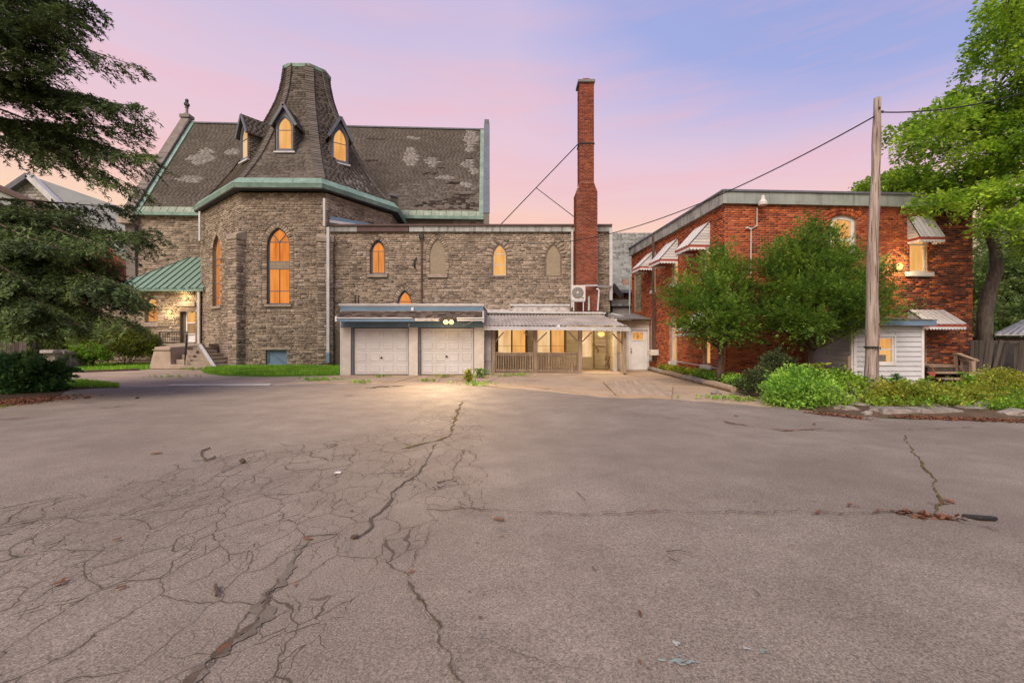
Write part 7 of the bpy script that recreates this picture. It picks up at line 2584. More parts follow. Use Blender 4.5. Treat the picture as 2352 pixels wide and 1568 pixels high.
# (height, bearing, length, rise, droop, upturn): bearing 0 = to the camera, 90 = to the right
for z in np.arange(3.5, 19, 0.42):
    if 5.2 < z < 8.1:
        continue
    full = 6.6 - max(0, z - 6.5) * 0.33 if z > 6.4 else 6.4
    for j in range(3):
        azd = r_.uniform(15, 98) if j < 2 else r_.uniform(-60, 200)
        br.append((z + r_.uniform(-.2, .2), azd, full * r_.uniform(0.66, 0.88) * (0.80 if z < 5 else 1) * (0.68 if azd > 98 else 1), r_.uniform(-0.05, 0.10), r_.uniform(0.22, 0.36) if z < 6 else r_.uniform(0.10, 0.24), r_.uniform(0.06, 0.16)))
SP = Vector((-16.3, 13.2, 0))
for (x, y, zst, dr) in ((400, 532, 5.3, 0.25), (386, 352, 8.0, 0.40), (345, 232, 9.3, 0.36), (325, 132, 10.6, 0.36), (235, 8, 12.0, 0.35), (330, 420, 8.3, 0.36), (350, 640, 4.2, 0.28), (335, 590, 4.8, 0.3), (320, 715, 3.6, 0.25)):
    tip = WP(x - (36 if y < 560 else 135), y, 13.0)
    L = math.hypot(tip.x - SP.x, tip.y - SP.y)
    rise = (tip.z - zst) / L + dr - 0.12
    br.append((zst, 90 + r_.uniform(-5, 5), L, rise, dr, 0.12))
for (x, y, Y, zst, dr) in ((330, 660, 11.6, 4.0, 0.3), (280, 735, 11.2, 3.6, 0.3), (180, 745, 10.8, 3.4, 0.28), (100, 700, 10.4, 3.6, 0.28), (40, 740, 10.6, 3.2, 0.2), (230, 640, 11.0, 4.4, 0.3), (120, 560, 10.6, 5.2, 0.3), (240, 560, 11.4, 5.3, 0.3), (300, 470, 14.8, 5.6, 0.2),
                          (60, 640, 10.4, 4.4, .3), (340, 690, 14.0, 3.6, .25), (20, 520, 10.9, 5.2, .3), (150, 655, 12.4, 4.2, .3), (60, 480, 12.0, 5.3, .25), (170, 480, 12.5, 5.4, .22)):
    tip = WP(x, y, Y)
    dx, dy = tip.x - SP.x, tip.y - SP.y
    L = math.hypot(dx, dy)
    br.append((zst, math.degrees(math.atan2(dx, -dy)), L, (tip.z - zst) / L + dr - 0.1, dr, 0.1))
spruce(tuple(SP), 21.0, 0.34, br, 'huge dark green spruce with drooping limbs filling the left of the view', 4)


def broadleaf(name, label, base, trunk, clumps, mat, bark='bark', seed=1, L=0.10, Wd=0.06, nl=16, slen=0.5, droop=0.3, cat='tree', group=None, up=0.2, rt=0.2, noise=0.42, shell=0.35, dens=1.0, limbr=0.35):
    rg = np.random.default_rng(seed)
    t = thing(name, label, cat, base, group)
    wood = MB()
    tp = [Vector(p) for p in trunk]
    wood.tube(tp, [rt * (1 - 0.55 * i / max(1, len(tp) - 1)) for i in range(len(tp))], 9)
    parts = []
    q = random.Random(seed)
    for (c, r, n_) in clumps:
        c = Vector(c)
        st_ = min(tp[len(tp) // 2:], key=lambda p: (p - c).length)
        lp = limb_path(st_, c, 0.12, 7, q)
        wood.tube(lp, [rt * limbr * (1 - 0.8 * i / 6) for i in range(7)], 6)
        for _ in range(5):
            e = c + Vector((q.uniform(-1, 1) * r[0], q.uniform(-1, 1) * r[1], q.uniform(-.8, .8) * r[2])) * 0.85
            wood.tube(limb_path(lp[4], e, 0.1, 4, q), [rt * 0.12, rt * 0.08, rt * 0.05, rt * 0.02], 4, cap=False)
        parts.append(bush_sprays(tuple(c), r, int(n_ * dens), nl, L, Wd, rg, slen=slen, droop=droop, shell=shell, up=up, noise=noise, bottom=-1))
    leaf_object('crown', parts, mat, t)
    wood.build('trunk', bark, t, smooth=True)
    return t


# ---- big maple at the right
MY = 18.6
tr = [WP(2262, 800, MY), WP(2262, 720, MY), WP(2275, 660, MY), WP(2290, 615, MY), WP(2285, 570, MY), WP(2268, 520, MY), WP(2290, 440, MY - .5), WP(2320, 330, MY - 1), WP(2350, 200, MY - 1)]
tr[0].z = 0
q = random.Random(77)
CROWN = [(2440, -60), (2290, -40), (2272, 60), (2225, 85), (2212, 130), (2172, 165), (2190, 195), (2135, 232), (2128, 268), (2062, 300), (2075, 330), (2112, 345), (2062, 375), (2095, 402), (2050, 430), (2150, 455), (2150, 492),
         (2165, 510), (2180, 530), (2215, 505), (2240, 462), (2300, 470), (2340, 520), (2400, 580), (2500, 600), (2500, -60)]
cl = []
tries = 0
while len(cl) < 60 and tries < 4000:
    tries += 1
    x, y = q.uniform(2040, 2490), q.uniform(-50, 590)
    if not bool(soft_in(CROWN, np.array([x]), np.array([y]))[0]):
        continue
    if any(abs(x - a_) < 36 and abs(y - b_) < 27 for a_, b_ in [(c_[3], c_[4]) for c_ in cl]):
        continue
    Y = q.uniform(13.8, 17.5)
    c = WP(x, y, Y)
    rr = q.uniform(0.42, 0.78)
    cl.append((tuple(c), (rr, rr * 0.9, q.uniform(0.12, 0.24)), int(82 * rr), x, y))
for (x, y, Y, n_) in ((2000, 432, 19.5, 60), (2035, 420, 19.5, 90), (2080, 425, 19.5, 90), (2060, 405, 19.8, 60), (2120, 420, 19.5, 80), (2090, 395, 20, 60), (1990, 440, 20, 30)):
    cl.append((tuple(WP(x, y, Y)), (0.75, 0.7, 0.28), n_, 0, 0))
cl = [c_[:3] for c_ in cl]
broadleaf('maple_tree', 'large bright green maple leaning over the right end of the brick building', (tr[0].x, tr[0].y, 0), tr, cl, 'maple_leaves', 'pale_bark', 5, L=0.13, Wd=0.075, nl=19, slen=0.55, droop=0.6, up=-0.05, rt=0.27, noise=0.38, shell=0.1, dens=1.1, limbr=0.12)


# ---- two yews before the brick building: fans of feathery sprays on rising limbs
def yew(label, base, tips, seed, n_leaf=15, rt=0.16):
    rg = np.random.default_rng(seed)
    q = random.Random(seed)
    t = thing('yew_tree', label, 'tree', base)
    b = Vector(base)
    wood = MB()
    fork = b + Vector((0.05, 0, 1.15))
    for k in range(3):
        o = Vector((q.uniform(-.08, .08), q.uniform(-.08, .08), 0))
        wood.tube([b + o * 1.6, b + o * 1.2 + Vector((0.02, 0, 0.6)), fork + o * 1.5 + Vector((0, 0, 0.3 * k))], [rt * 0.85, rt * 0.62, rt * 0.5], 8)
    Cs, Ds = [], []
    allt = []
    for (p, dens) in tips:
        allt.append((Vector(p), dens, 1.0))
        for _ in range(1):
            allt.append((Vector(p) + Vector((q.uniform(-.55, .55), q.uniform(-.6, .6), q.uniform(-.42, .30))), dens * 0.8, 0.85))
    for (p, dens, k_) in allt:
        st_ = fork + Vector((0, 0, q.uniform(-0.1, 0.8)))
        lp = limb_path(st_, p, 0.10, 8, q)
        wood.tube(lp, [rt * 0.30 * k_ * (1 - 0.88 * i / 7) for i in range(8)], 5)
        lpn = np.array(lp)
        L = (p - st_).length
        m = int(44 * L * dens)
        f = rg.uniform(0.38, 1.0, m) ** 0.75
        pos = np.stack([np.interp(f, np.linspace(0, 1, 8), lpn[:, k]) for k in range(3)], 1)
        dirv = nz(np.array(p - st_))[None] * 0.8
        off = rg.normal(size=(m, 3)) * (0.09 + 0.11 * (1 - f[:, None])) * np.array((1.2, 1.2, 0.4))
        Cs.append(pos + off)
        Ds.append(dirv + nz(off) * 0.7 + np.array((0, 0, 0.0)) + rg.normal(size=(m, 3)) * 0.22)
    C, D = np.vstack(Cs), np.vstack(Ds)
    v = sprays(C, D, n_leaf + 3, 0.50, 0.09, 0.10, 0.028, rg, noise=0.22, updown=0.14, taper=0.8)
    leaf_object('crown', [v], 'yew_needles', t)
    wood.build('trunk', 'bark', t, smooth=True)
    return t


Y1 = 15.3
b1 = (wx(1656, Y1), Y1, 0.05)
tips1 = [(WP(x, y, Y), d) for x, y, Y, d in ((1562, 640, 15.2, .8), (1552, 685, 15.0, .9), (1560, 735, 14.9, .9), (1600, 600, 15.3, .8), (1648, 592, 15.3, .9), (1665, 582, 15.2, .9), (1712, 612, 15.2, .6), (1735, 660, 15.0, .9),
                                            (1760, 700, 15.1, 1), (1745, 745, 14.8, 1), (1700, 760, 14.7, 1), (1620, 740, 14.7, 1), (1610, 690, 14.6, 1), (1680, 680, 14.5, 1.1), (1640, 650, 14.7, .9), (1590, 760, 15.0, .8), (1655, 765, 14.6, .9), (1715, 720, 14.4, 1), (1560, 660, 15.5, .7))]
yew('smaller yew with a fanned open crown at the corner of the brick building', b1, tips1, 31)
Y2 = 14.6
b2 = (wx(1862, Y2), Y2, 0.05)
tips2 = [(WP(x, y, Y), d) for x, y, Y, d in ((1770, 620, 14.6, .9), (1785, 575, 14.7, .9), (1825, 560, 14.6, 1), (1855, 528, 14.6, 1), (1895, 545, 14.5, 1), (1930, 585, 14.4, 1), (1975, 590, 14.4, .9), (2010, 640, 14.3, 1), (2035, 665, 14.3, .9), (2020, 715, 14.2, .9),
                                            (1970, 728, 14.0, 1), (1920, 738, 13.9, 1), (1800, 700, 14.0, 1.1), (1790, 750, 14.1, 1), (1840, 650, 13.7, 1.2), (1900, 640, 13.6, 1.2), (1950, 670, 13.7, 1.2), (1870, 720, 13.5, 1.1), (1830, 600, 14.2, 1.1), (1905, 595, 14.1, 1.1),
                                            (1770, 660, 14.6, .9), (1985, 620, 14.4, 1), (1840, 752, 13.8, .6), (1760, 720, 14.5, .8), (1985, 690, 14.6, 1.0), (1870, 580, 14.8, 1))]
yew('larger dense yew in front of the arched upper window', b2, tips2, 32)


# ---- shrubs
def shrub(name, label, c, r, mat, n_, seed, L=0.06, Wd=0.035, nl=14, slen=0.22, droop=0.2, cat='shrub', group=None, up=0.4, extra=(), stems=True, noise=0.42, lumpy=0):
    rg = np.random.default_rng(seed)
    t = thing(name, label, cat, (c[0], c[1], 0), group)
    parts = [bush_sprays(c, r, n_ if not lumpy else n_ // 3, nl, L, Wd, rg, slen=slen, droop=droop, up=up, noise=noise)]
    for _ in range(lumpy):
        u = rand_unit(1, rg)[0]
        u[2] = abs(u[2]) if u[2] > -0.4 else u[2]
        k = rg.uniform(0.75, 1.15)
        s_ = rg.uniform(0.16, 0.34)
        cc = tuple(np.array(c) + u * np.array(r) * k)
        parts.append(bush_sprays(cc, (r[0] * s_ * 1.2, r[1] * s_ * 1.2, r[2] * s_), max(8, int(n_ * 0.9 / lumpy)), nl, L * rg.uniform(0.7, 1.25), Wd * rg.uniform(0.7, 1.25), rg, slen=slen * rg.uniform(0.7, 1.3), droop=droop, up=up * rg.uniform(0.3, 2), noise=noise))
    for (c2, r2, n2) in extra:
        parts.append(bush_sprays(c2, r2, n2, nl, L, Wd, rg, slen=slen, droop=droop, up=up, noise=noise))
    leaf_object('foliage', parts, mat, t)
    if stems:
        mb = MB()
        q = random.Random(seed)
        for _ in range(9):
            e = Vector(c) + Vector((q.uniform(-.7, .7) * r[0], q.uniform(-.7, .7) * r[1], q.uniform(0, .5) * r[2]))
            mb.tube(limb_path((c[0] + q.uniform(-.2, .2), c[1] + q.uniform(-.2, .2), 0), e, 0.1, 4, q), 0.02, 4, r1=0.008, cap=False)
        mb.build('stems', 'bark', t)
    return t


def PC(x, y, Y):
    return tuple(WP(x, y, Y))


shrub('dark_shrub', 'dark green shrub clipped upright against the brick wall', PC(1785, 855, 12.9), (0.42, 0.4, 0.62), 'dark_shrub_leaves', 420, 41, L=0.045, Wd=0.03)
shrub('dark_shrub', 'low dark shrub spreading at the foot of the brick wall', PC(1748, 882, 12.6), (0.6, 0.45, 0.36), 'dark_shrub_leaves', 420, 42, L=0.045, Wd=0.03)
shrub('ferny_bush', 'tall bright ferny bush spilling onto the asphalt edge', PC(1845, 893, 10.8), (0.55, 0.5, 0.38), 'fern_leaves', 330, 43, lumpy=22, L=0.085, Wd=0.04, slen=0.42, droop=0.55, noise=0.6,
      extra=((PC(1830, 905, 10.6), (0.45, 0.4, 0.28), 170), (PC(1862, 872, 11.2), (0.3, 0.4, 0.24), 100), (PC(1890, 915, 10.4), (0.4, 0.35, 0.22), 130), (PC(1815, 885, 11), (0.3, 0.3, 0.4), 90)))
shrub('leafy_bush', 'rounded leafy green bush left of the utility pole', PC(1940, 902, 11.2), (0.52, 0.5, 0.32), 'bright_leaves', 260, 44, lumpy=22, L=0.085, Wd=0.06, slen=0.34, noise=0.6,
      extra=((PC(1965, 912, 11.0), (0.3, 0.4, 0.26), 110), (PC(1915, 885, 11.6), (0.4, 0.4, 0.24), 120)))
shrub('weed_clump', 'sunny green weed clump at the foot of the utility pole', PC(2045, 915, 10.6), (0.42, 0.4, 0.28), 'yellow_weed_leaves', 230, 45, lumpy=22, L=0.07, Wd=0.04, slen=0.3, noise=0.6, extra=((PC(2010, 935, 10.2), (0.22, 0.2, 0.18), 110), (PC(2035, 945, 9.9), (0.16, 0.12, 0.13), 70)))
shrub('weed_clump', 'yellow green weed bank in front of the lean-to', PC(2140, 915, 11.2), (0.75, 0.6, 0.26), 'yellow_weed_leaves', 330, 46, lumpy=22, L=0.07, Wd=0.04, slen=0.32, noise=0.6, extra=((PC(2100, 925, 10.4), (0.5, 0.3, 0.22), 240), (PC(2200, 925, 10.3), (0.55, 0.35, 0.2), 300), (PC(2150, 930, 10.0), (0.5, 0.25, 0.18), 260)))
shrub('flowering_weed', 'straggly pale flowering weed before the wooden steps', PC(2275, 890, 11.0), (0.5, 0.5, 0.34), 'yellow_weed_leaves', 190, 47, lumpy=22, L=0.05, Wd=0.028, noise=0.6, extra=((PC(2310, 872, 11), (0.35, 0.3, 0.16), 60), (PC(2250, 905, 10.7), (0.3, 0.3, 0.2), 100)))
shrub('weed_clump', 'green weed tuft at the right end of the stone border', PC(2330, 945, 9.3), (0.5, 0.3, 0.14), 'bright_leaves', 220, 48, lumpy=22, L=0.05, Wd=0.03)
# upright leafy stalks by the lean-to
for k, (x, y, h, lb) in enumerate(((2060, 868, 0.75, 'tall leafy weed stalk against the white lean-to siding'), (2025, 875, 0.6, 'shorter bushy weed stalk beside the utility pole'))):
    rg = np.random.default_rng(60 + k)
    t = thing('weed_stalk', lb, 'plant', PC(x, 920, 11.4))
    c = Vector(PC(x, y, 11.4))
    MB().tube([Vector((c.x, c.y, 0)), c + Vector((0.02, 0, 0.1))], 0.012, 5).build('stem', 'fern_leaves', t)
    zz_ = np.linspace(0.1, c.z + 0.1, 16)
    C, D = [], []
    for z in zz_:
        for j in range(4):
            a = rg.uniform(0, 6.28)
            C.append((c.x, c.y, z)); D.append((math.cos(a), math.sin(a), 0.25))
    leaf_object('leaves', [sprays(np.array(C), np.array(D), 5, 0.16, 0.02, 0.13, 0.035, rg, noise=0.2, updown=0.3)], 'lilac_leaves' if k == 0 else 'fern_leaves', t)

for k, (x, y, Y, lb) in enumerate(((1832, 858, 10.7, 'bare dry stalks rising out of the ferny bush'), (1955, 925, 10.1, 'pale dry stems hanging over the stones'), (2150, 880, 11.8, 'dry grass stalks beside the red scoop'))):
    q = random.Random(90 + k)
    c = WP(x, y, Y)
    mb = MB()
    for _ in range(16):
        a = Vector((c.x + q.gauss(0, .12), c.y + q.gauss(0, .08), 0.05))
        b = a + Vector((q.gauss(0, .22), q.uniform(-.25, .1), q.uniform(.25, .62)))
        mb.tube([a, a.lerp(b, .5) + Vector((0, 0, .08)), b], 0.006, 4, r1=0.002)
    tag(mb.build('dry_stalks', 'dull_brown_frame'), lb, 'stalks', None, 'stuff')

for k, (x, y, Y, h, mt, lb) in enumerate(((1822, 852, 10.9, .5, 'fern_leaves', 'leafy sprig standing above the left part of the ferny bush'), (1878, 846, 11.0, .45, 'yellow_weed_leaves', 'pale sprig between the ferny bush and the lean-to'), (1972, 880, 11.0, .4, 'bright_leaves', 'broad leaved sprig just left of the pole foot'),
                                          (2098, 880, 11.0, .35, 'fern_leaves', 'leafy sprig right of the tall weed stalk'), (2190, 893, 10.6, .35, 'bright_leaves', 'leafy sprig before the wooden steps'), (2240, 868, 11.2, .4, 'fern_leaves', 'ragged sprig beside the handrail foot'), (1795, 880, 11.2, .4, 'lilac_leaves', 'dark leaved sprig left of the ferny bush'))):
    rg = np.random.default_rng(300 + k)
    q = random.Random(300 + k)
    c = WP(x, y, Y)
    t = thing('weed_sprig', lb, 'weed', (c.x, c.y, 0), 'leafy sprigs in the planting bed')
    mb = MB()
    C, D = [], []
    for s_ in range(6):
        tip = c + Vector((q.gauss(0, .2), q.gauss(0, .15), q.uniform(-.18, .16)))
        lp = limb_path((c.x + q.gauss(0, .08), c.y, 0.05), tip, 0.15, 8, q)
        mb.tube(lp, 0.008, 4, r1=0.003, cap=False)
        for j in range(3, 8):
            for _ in range(2):
                a = q.uniform(0, 6.28)
                C.append(tuple(lp[j])); D.append((math.cos(a), math.sin(a), 0.3))
    mb.build('stems', 'fern_leaves', t)
    leaf_object('leaves', [sprays(np.array(C), np.array(D), 4, 0.14, 0.05, 0.12, 0.06, rg, noise=0.35, updown=0.3)], mt, t)

# ground cover along the side bed: low weeds following the timber edging
rg = np.random.default_rng(5)
pts = []
path = [Vector((7.35, 23.4)), Vector((6.95, 18.6)), Vector((6.85, 14.2)), Vector((7.0, 12.4)), Vector((7.6, 11.6))]
m = 2600
f = rg.uniform(0, 1, m)
seg = np.array([tuple(p) for p in path])
px__ = np.interp(f * 4, range(5), seg[:, 0]) + np.abs(rg.normal(size=m)) * (0.16 + 0.5 * f)
py__ = np.interp(f * 4, range(5), seg[:, 1]) + rg.normal(size=m) * 0.2
hz = rg.uniform(0.05, 0.30, m) * (1.0 - 0.35 * np.abs(f - 0.3))
C = np.stack([px__, py__, 0.06 + hz], 1)
D = rg.normal(size=(m, 3)) + np.array((0, 0, 0.8))
first = f < 0.30
lo1 = leaf_object('ground_cover', [sprays(C[first], D[first], 12, 0.15, 0.09, 0.055, 0.035, rg)], 'yellow_weed_leaves', None, 'stuff')
lo2 = leaf_object('ground_cover', [sprays(C[~first], D[~first], 12, 0.15, 0.09, 0.055, 0.035, rg)], 'fern_leaves', None, 'stuff')
# scattered low plants over the right-hand bed
m = 2600
x, y = rg.uniform(7, 17, m), rg.uniform(9.2, 15.8, m)
k = soft_in(BED, x, y) & ~((x > 10.5) & (x < 13.3) & (y > 14.2)) & (y < 9.6 + (x - 7) * 0.45 + 2.5 * rg.random(m))
C = np.stack([x[k], y[k], 0.12 + rg.uniform(0.0, 0.16, k.sum())], 1)
leaf_object('ground_cover', [sprays(C, rg.normal(size=C.shape) + np.array((0, 0, 1.0)), 10, 0.15, 0.1, 0.055, 0.035, rg)], 'bright_leaves', None, 'stuff')


# small weeds in the paving joints
def tuft(x, y, n_, rad, h, mat, label, seed):
    rg = np.random.default_rng(seed)
    p = GP(x, y)
    C = np.array(p)[None] + np.stack([rg.normal(size=n_) * rad, rg.normal(size=n_) * rad * 0.6, rg.uniform(0.01, h, n_)], 1)
    D = rg.normal(size=(n_, 3)) + np.array((0, 0, 1.2))
    o = leaf_object('weed_tuft', [sprays(C, D, 8, 0.10, 0.06, 0.05, 0.03, rg)], mat)
    tag(o, label, 'weed', None, 'stuff')


tuft(1077, 877, 150, 0.09, 0.42, 'yellow_weed_leaves', 'upright bright weed growing before the right garage pier', 1)
tuft(1103, 868, 130, 0.14, 0.36, 'bright_leaves', 'darker weed between the garage pier and the veranda', 2)
tuft(1095, 884, 60, 0.35, 0.05, 'grass_blades', 'flat grass patch in front of the garage corner', 3)
tuft(1015, 866, 40, 0.28, 0.05, 'yellow_weed_leaves', 'yellow weeds at the sill of the right garage door', 4)
tuft(880, 866, 24, 0.2, 0.04, 'bright_leaves', 'thin weeds at the sill of the left garage door', 5)
tuft(825, 879, 40, 0.2, 0.04, 'grass_blades', 'flat weeds in a slab joint before the left pier', 6)
tuft(740, 873, 90, 0.45, 0.05, 'grass_blades', 'grass spilling from the lawn tip onto the drive', 7)
tuft(440, 850, 40, 0.22, 0.08, 'bright_leaves', 'small weeds at the foot of the entrance steps', 8)
tuft(400, 866, 30, 0.5, 0.04, 'fern_leaves', 'thin weeds in the drive joint before the steps', 9)
tuft(985, 876, 26, 0.22, 0.03, 'bright_leaves', 'tiny weeds in the slab crack before the right door', 10)
tuft(1180, 862, 60, 0.5, 0.03, 'grass_blades', 'mossy fringe along the veranda floor edge', 11)
tuft(1705, 920, 40, 0.3, 0.03, 'bright_leaves', 'mossy weeds on the concrete by the bed border', 12)
tuft(1640, 915, 30, 0.3, 0.02, 'grass_blades', 'moss patch at the edge of the apron concrete', 13)

# ---- left side planting
shrub('lilac_shrub', 'dark leafy shrub at the left edge of the lot with large leaves', PC(45, 875, 14.0), (1.1, 0.8, 0.75), 'lilac_leaves', 620, 51, lumpy=22, L=0.13, Wd=0.09, slen=0.3, droop=0.3, nl=12,
      extra=((PC(80, 895, 13.8), (0.65, 0.6, 0.38), 260), (PC(0, 890, 13.6), (0.6, 0.6, 0.6), 240), (PC(20, 850, 14.4), (0.8, 0.6, 0.4), 200)))
shrub('juniper_hedge', 'broad rounded dark olive hedge left of the entrance steps', PC(290, 795, 27.0), (1.75, 1.3, 1.05), 'hedge_leaves', 1300, 52, L=0.12, Wd=0.05, slen=0.35, nl=14,
      extra=((PC(220, 785, 27.5), (1.0, 1.0, 0.7), 420), (PC(330, 800, 27.2), (0.9, 0.9, 0.85), 420)))
broadleaf('small_tree', 'small bright green tree on the left lawn before the hedge', (wx(212, 25.5), 25.5, 0.05), [(wx(212, 25.5), 25.5, 0.05), (wx(212, 25.5), 25.5, 0.6), (wx(211, 25.5), 25.5, 1.0)],
          [(PC(205, 803, 25.5), (0.85, 0.8, 0.35), 190), (PC(195, 812, 25.3), (0.6, 0.6, 0.25), 110), (PC(225, 812, 25.4), (0.55, 0.5, 0.25), 100)], 'bright_leaves', 'bark', 53, L=0.10, Wd=0.07, nl=13, slen=0.3, rt=0.07, droop=0.4)
for k, (x, y, Y, rx, rz, n_, lb) in enumerate(((20, 765, 33, 2.4, 1.2, 500, 'leafy background tree behind the left board fence'), (110, 770, 35, 2.6, 1.3, 560, 'leafy background tree above the stone balustrade'), (60, 740, 44, 4.0, 2.2, 420, 'pale flowering tree far behind the left fence'),
                                             (195, 755, 37, 1.6, 0.8, 300, 'small light tree behind the hedge'))):
    c = WP(x, y, Y)
    broadleaf('background_tree', lb, (c.x, c.y, 0), [(c.x, c.y, 0), (c.x, c.y, c.z * 0.5), tuple(c)], [(tuple(c), (rx, rx * 0.8, rz), n_), ((c.x - rx * .5, c.y, c.z - rz * 0.7), (rx * .7, rx * .6, rz * .7), n_ // 2), ((c.x + rx * .6, c.y, c.z - rz * 0.6), (rx * .7, rx * .6, rz * .7), n_ // 2)],
              'far_leaves' if k != 3 else 'bright_leaves', 'bark', 70 + k, L=0.16, Wd=0.10, nl=14, slen=0.5, rt=0.10, group=None)
# trees behind the right fence
for k, (x, y, Y, rx, rz, n_, lb) in enumerate(((2320, 640, 27, 3.0, 2.0, 800, 'dense green tree right behind the ribbed metal roof'), (2400, 560, 29, 3.4, 3.0, 800, 'tall green tree at the far right edge'), (2250, 700, 31, 2.4, 1.8, 520, 'shaded green tree between building and metal roof'),
                                             (2370, 730, 24, 2.6, 1.2, 560, 'low dark thicket behind the board fence'), (2300, 560, 34, 3.0, 2.6, 520, 'pale green tree far behind the maple trunk'))):
    c = WP(x, y, Y)
    broadleaf('background_tree', lb, (c.x, c.y, 0), [(c.x, c.y, 0), (c.x, c.y, c.z * 0.5), tuple(c)], [(tuple(c), (rx, rx * 0.7, rz), n_), ((c.x - rx * .4, c.y - .5, c.z - rz * 0.8), (rx * .8, rx * .6, rz * .8), n_ // 2), ((c.x + rx * .6, c.y, c.z + rz * 0.4), (rx * .7, rx * .6, rz * .8), n_ // 2)],
              'far_leaves', 'bark', 80 + k, L=0.17, Wd=0.10, nl=16, slen=0.6, rt=0.16, droop=0.5)

# ================================================================== LEFT BACKGROUND
nb = thing('grey_gabled_house', 'neighbouring house with pale gable and long grey roof beyond the spruce', 'house', (-48, 48, 0))
NY = 46.0
ap, gl_, gr_ = WP(76, 408, NY), WP(-60, 500, NY), WP(170, 500, NY)
gpoly = [Vector((gl_.x, NY, 0)), Vector((gr_.x, NY, 0)), gr_, ap, gl_]
MB().prism([tuple(p) for p in gpoly], (0, 0.3, 0)).build('gable_wall', 'pale_shingle', nb)
gfr = Frame((gl_.x, NY), (gr_.x, NY))
P = Pieces()
gp2 = [(0, gl_.z - 4), (gfr.L, gl_.z - 4), (gfr.L, gr_.z), (ap.x - gl_.x, ap.z), (0, gl_.z)]
masonry(P, gfr, gp2, [], (0.32,), (0.55,), 0.02, (0.02, 0.05), RG, True)
P.emit(BRICK_V, 'shingle', 'shingles', ['pale_shingle'], nb, 120)
for a, b in ((gl_, ap), (ap, gr_)):
    MB().beam(a + Vector((0, -0.3, 0.05)), b + Vector((0, -0.3, 0.05)), 0.7, 0.5).build('barge_board', 'grey_blue_trim' if a is gl_ else 'pale_metal', nb)
r0, r1, r2 = ap + Vector((0, -0.2, 0.1)), WP(400, 520, 50), WP(345, 680, 44.5)
mb = MB()
mb.prism([gr_ + Vector((-0.5, 0.3, 0.2)), WP(420, 700, 46), WP(420, 525, 51), ap + Vector((0, 0.6, 0.1))], (0, 0, -0.3))
mb.build('main_roof', 'slate', nb)
MB().box(gl_.x, wx(345, 47), NY + 0.5, NY + 10, 0, 11).build('house_body', 'neighbour_brick', nb)
tag(MB().hexa([WP(303, 500, 52) , WP(322, 500, 52), WP(322, 500, 53), WP(303, 500, 53), WP(310, 458, 52), WP(317, 458, 52), WP(317, 458, 53), WP(310, 458, 53)]).build('stone_pinnacle', 'grey_rock'), 'weathered stone pinnacle left of the church gable', 'pinnacle')
MB().beam(WP(-60, 405, 36), WP(170, 505, 36), 0.5, 0.35).build('roof_edge', 'rust_brown_metal', nb)
mb = MB()
mb.prism([WP(-60, 412, 36), WP(170, 512, 36), WP(170, 700, 33), WP(-60, 700, 33)], (0, 0.3, 0))
mb.build('front_roof', 'slate', nb)
rh = thing('red_roofed_house', 'brick house with a red roof glimpsed through the spruce', 'house', (-30, 40, 0))
MB().box(wx(90, 40), wx(330, 40), 40, 46, 0, wz(600, 40)).build('house_wall', 'neighbour_brick', rh)
mb = MB()
mb.prism([WP(150, 605, 39.5), WP(275, 605, 39.5), WP(235, 530, 42), WP(190, 530, 42)], (0, 0, -0.2))
mb.build('roof', 'red_roof', rh)
ow = thing('orange_house', 'low orange house with one small window seen past the hedge', 'house', (-40, 46, 0))
ofr = Frame((wx(135, 44), 44), (wx(215, 44), 44))
owr = ofr.rect(155, 757, 180, 772)
MB().box(wx(135, 44), wx(240, 44), 44.3, 50, 0, wz(740, 44)).build('house_body', 'orange_wall', ow)
wall('front_wall', ofr, rectpoly(0, ofr.L, 0, wz(740, 44)), [rectpoly(*owr)], 'orange_wall', ow)
window(ofr, rectpoly(*owr), ow, 'ac_dark', frame='pale_metal', recess=0.1, fw=0.12, hl=[(owr[2] + owr[3]) / 2], bar=0.06)
# pale road seen beyond the balustrade
mb = MB()
mb.box(-60, -24, 31, 39, -0.03, 0.03)
mb.build('side_street', 'pale_concrete', None, 'structure')
# stone balustrade
ba = thing('stone_balustrade', 'short grey stone balustrade with a capped pier by the left lawn', 'balustrade', (-22.5, 24, 0))
BYs = 23.6
MB().box(wx(113, BYs), wx(140, BYs), BYs - 0.3, BYs + 0.3, 0, wz(808, BYs)).build('pier', 'grey_rock', ba, bevel=0.02)
mb = MB()
mb.hexa([(wx(104, BYs), BYs - .5, wz(810, BYs)), (wx(143, BYs), BYs - .5, wz(810, BYs)), (wx(143, BYs), BYs + .5, wz(810, BYs)), (wx(104, BYs), BYs + .5, wz(810, BYs)),
         (wx(110, BYs), BYs - .35, wz(803, BYs)), (wx(139, BYs), BYs - .35, wz(803, BYs)), (wx(139, BYs), BYs + .35, wz(803, BYs)), (wx(110, BYs), BYs + .35, wz(803, BYs))])
mb.build('pier_cap', 'grey_rock', ba)
MB().beam((wx(138, BYs), BYs, wz(810, BYs)), (wx(215, 26.5), 26.5, wz(812, 26.5)), 0.35, 0.16).build('coping', 'grey_rock', ba)
MB().beam((wx(138, BYs), BYs, 0.12), (wx(215, 26.5), 26.5, 0.1), 0.35, 0.2).build('plinth', 'grey_rock', ba)
for i in range(7):
    f = (i + 0.5) / 7
    p = Vector((wx(140, BYs), BYs, 0.2)).lerp(Vector((wx(215, 26.5), 26.5, 0.2)), f)
    MB().lathe(p, [(0.13, 0), (0.15, 0.12), (0.16, 0.25), (0.10, 0.42), (0.08, 0.52), (0.13, 0.62), (0.13, 0.68)], 10).build('baluster', 'grey_rock', ba)
bp = WP(83, 800, 21)
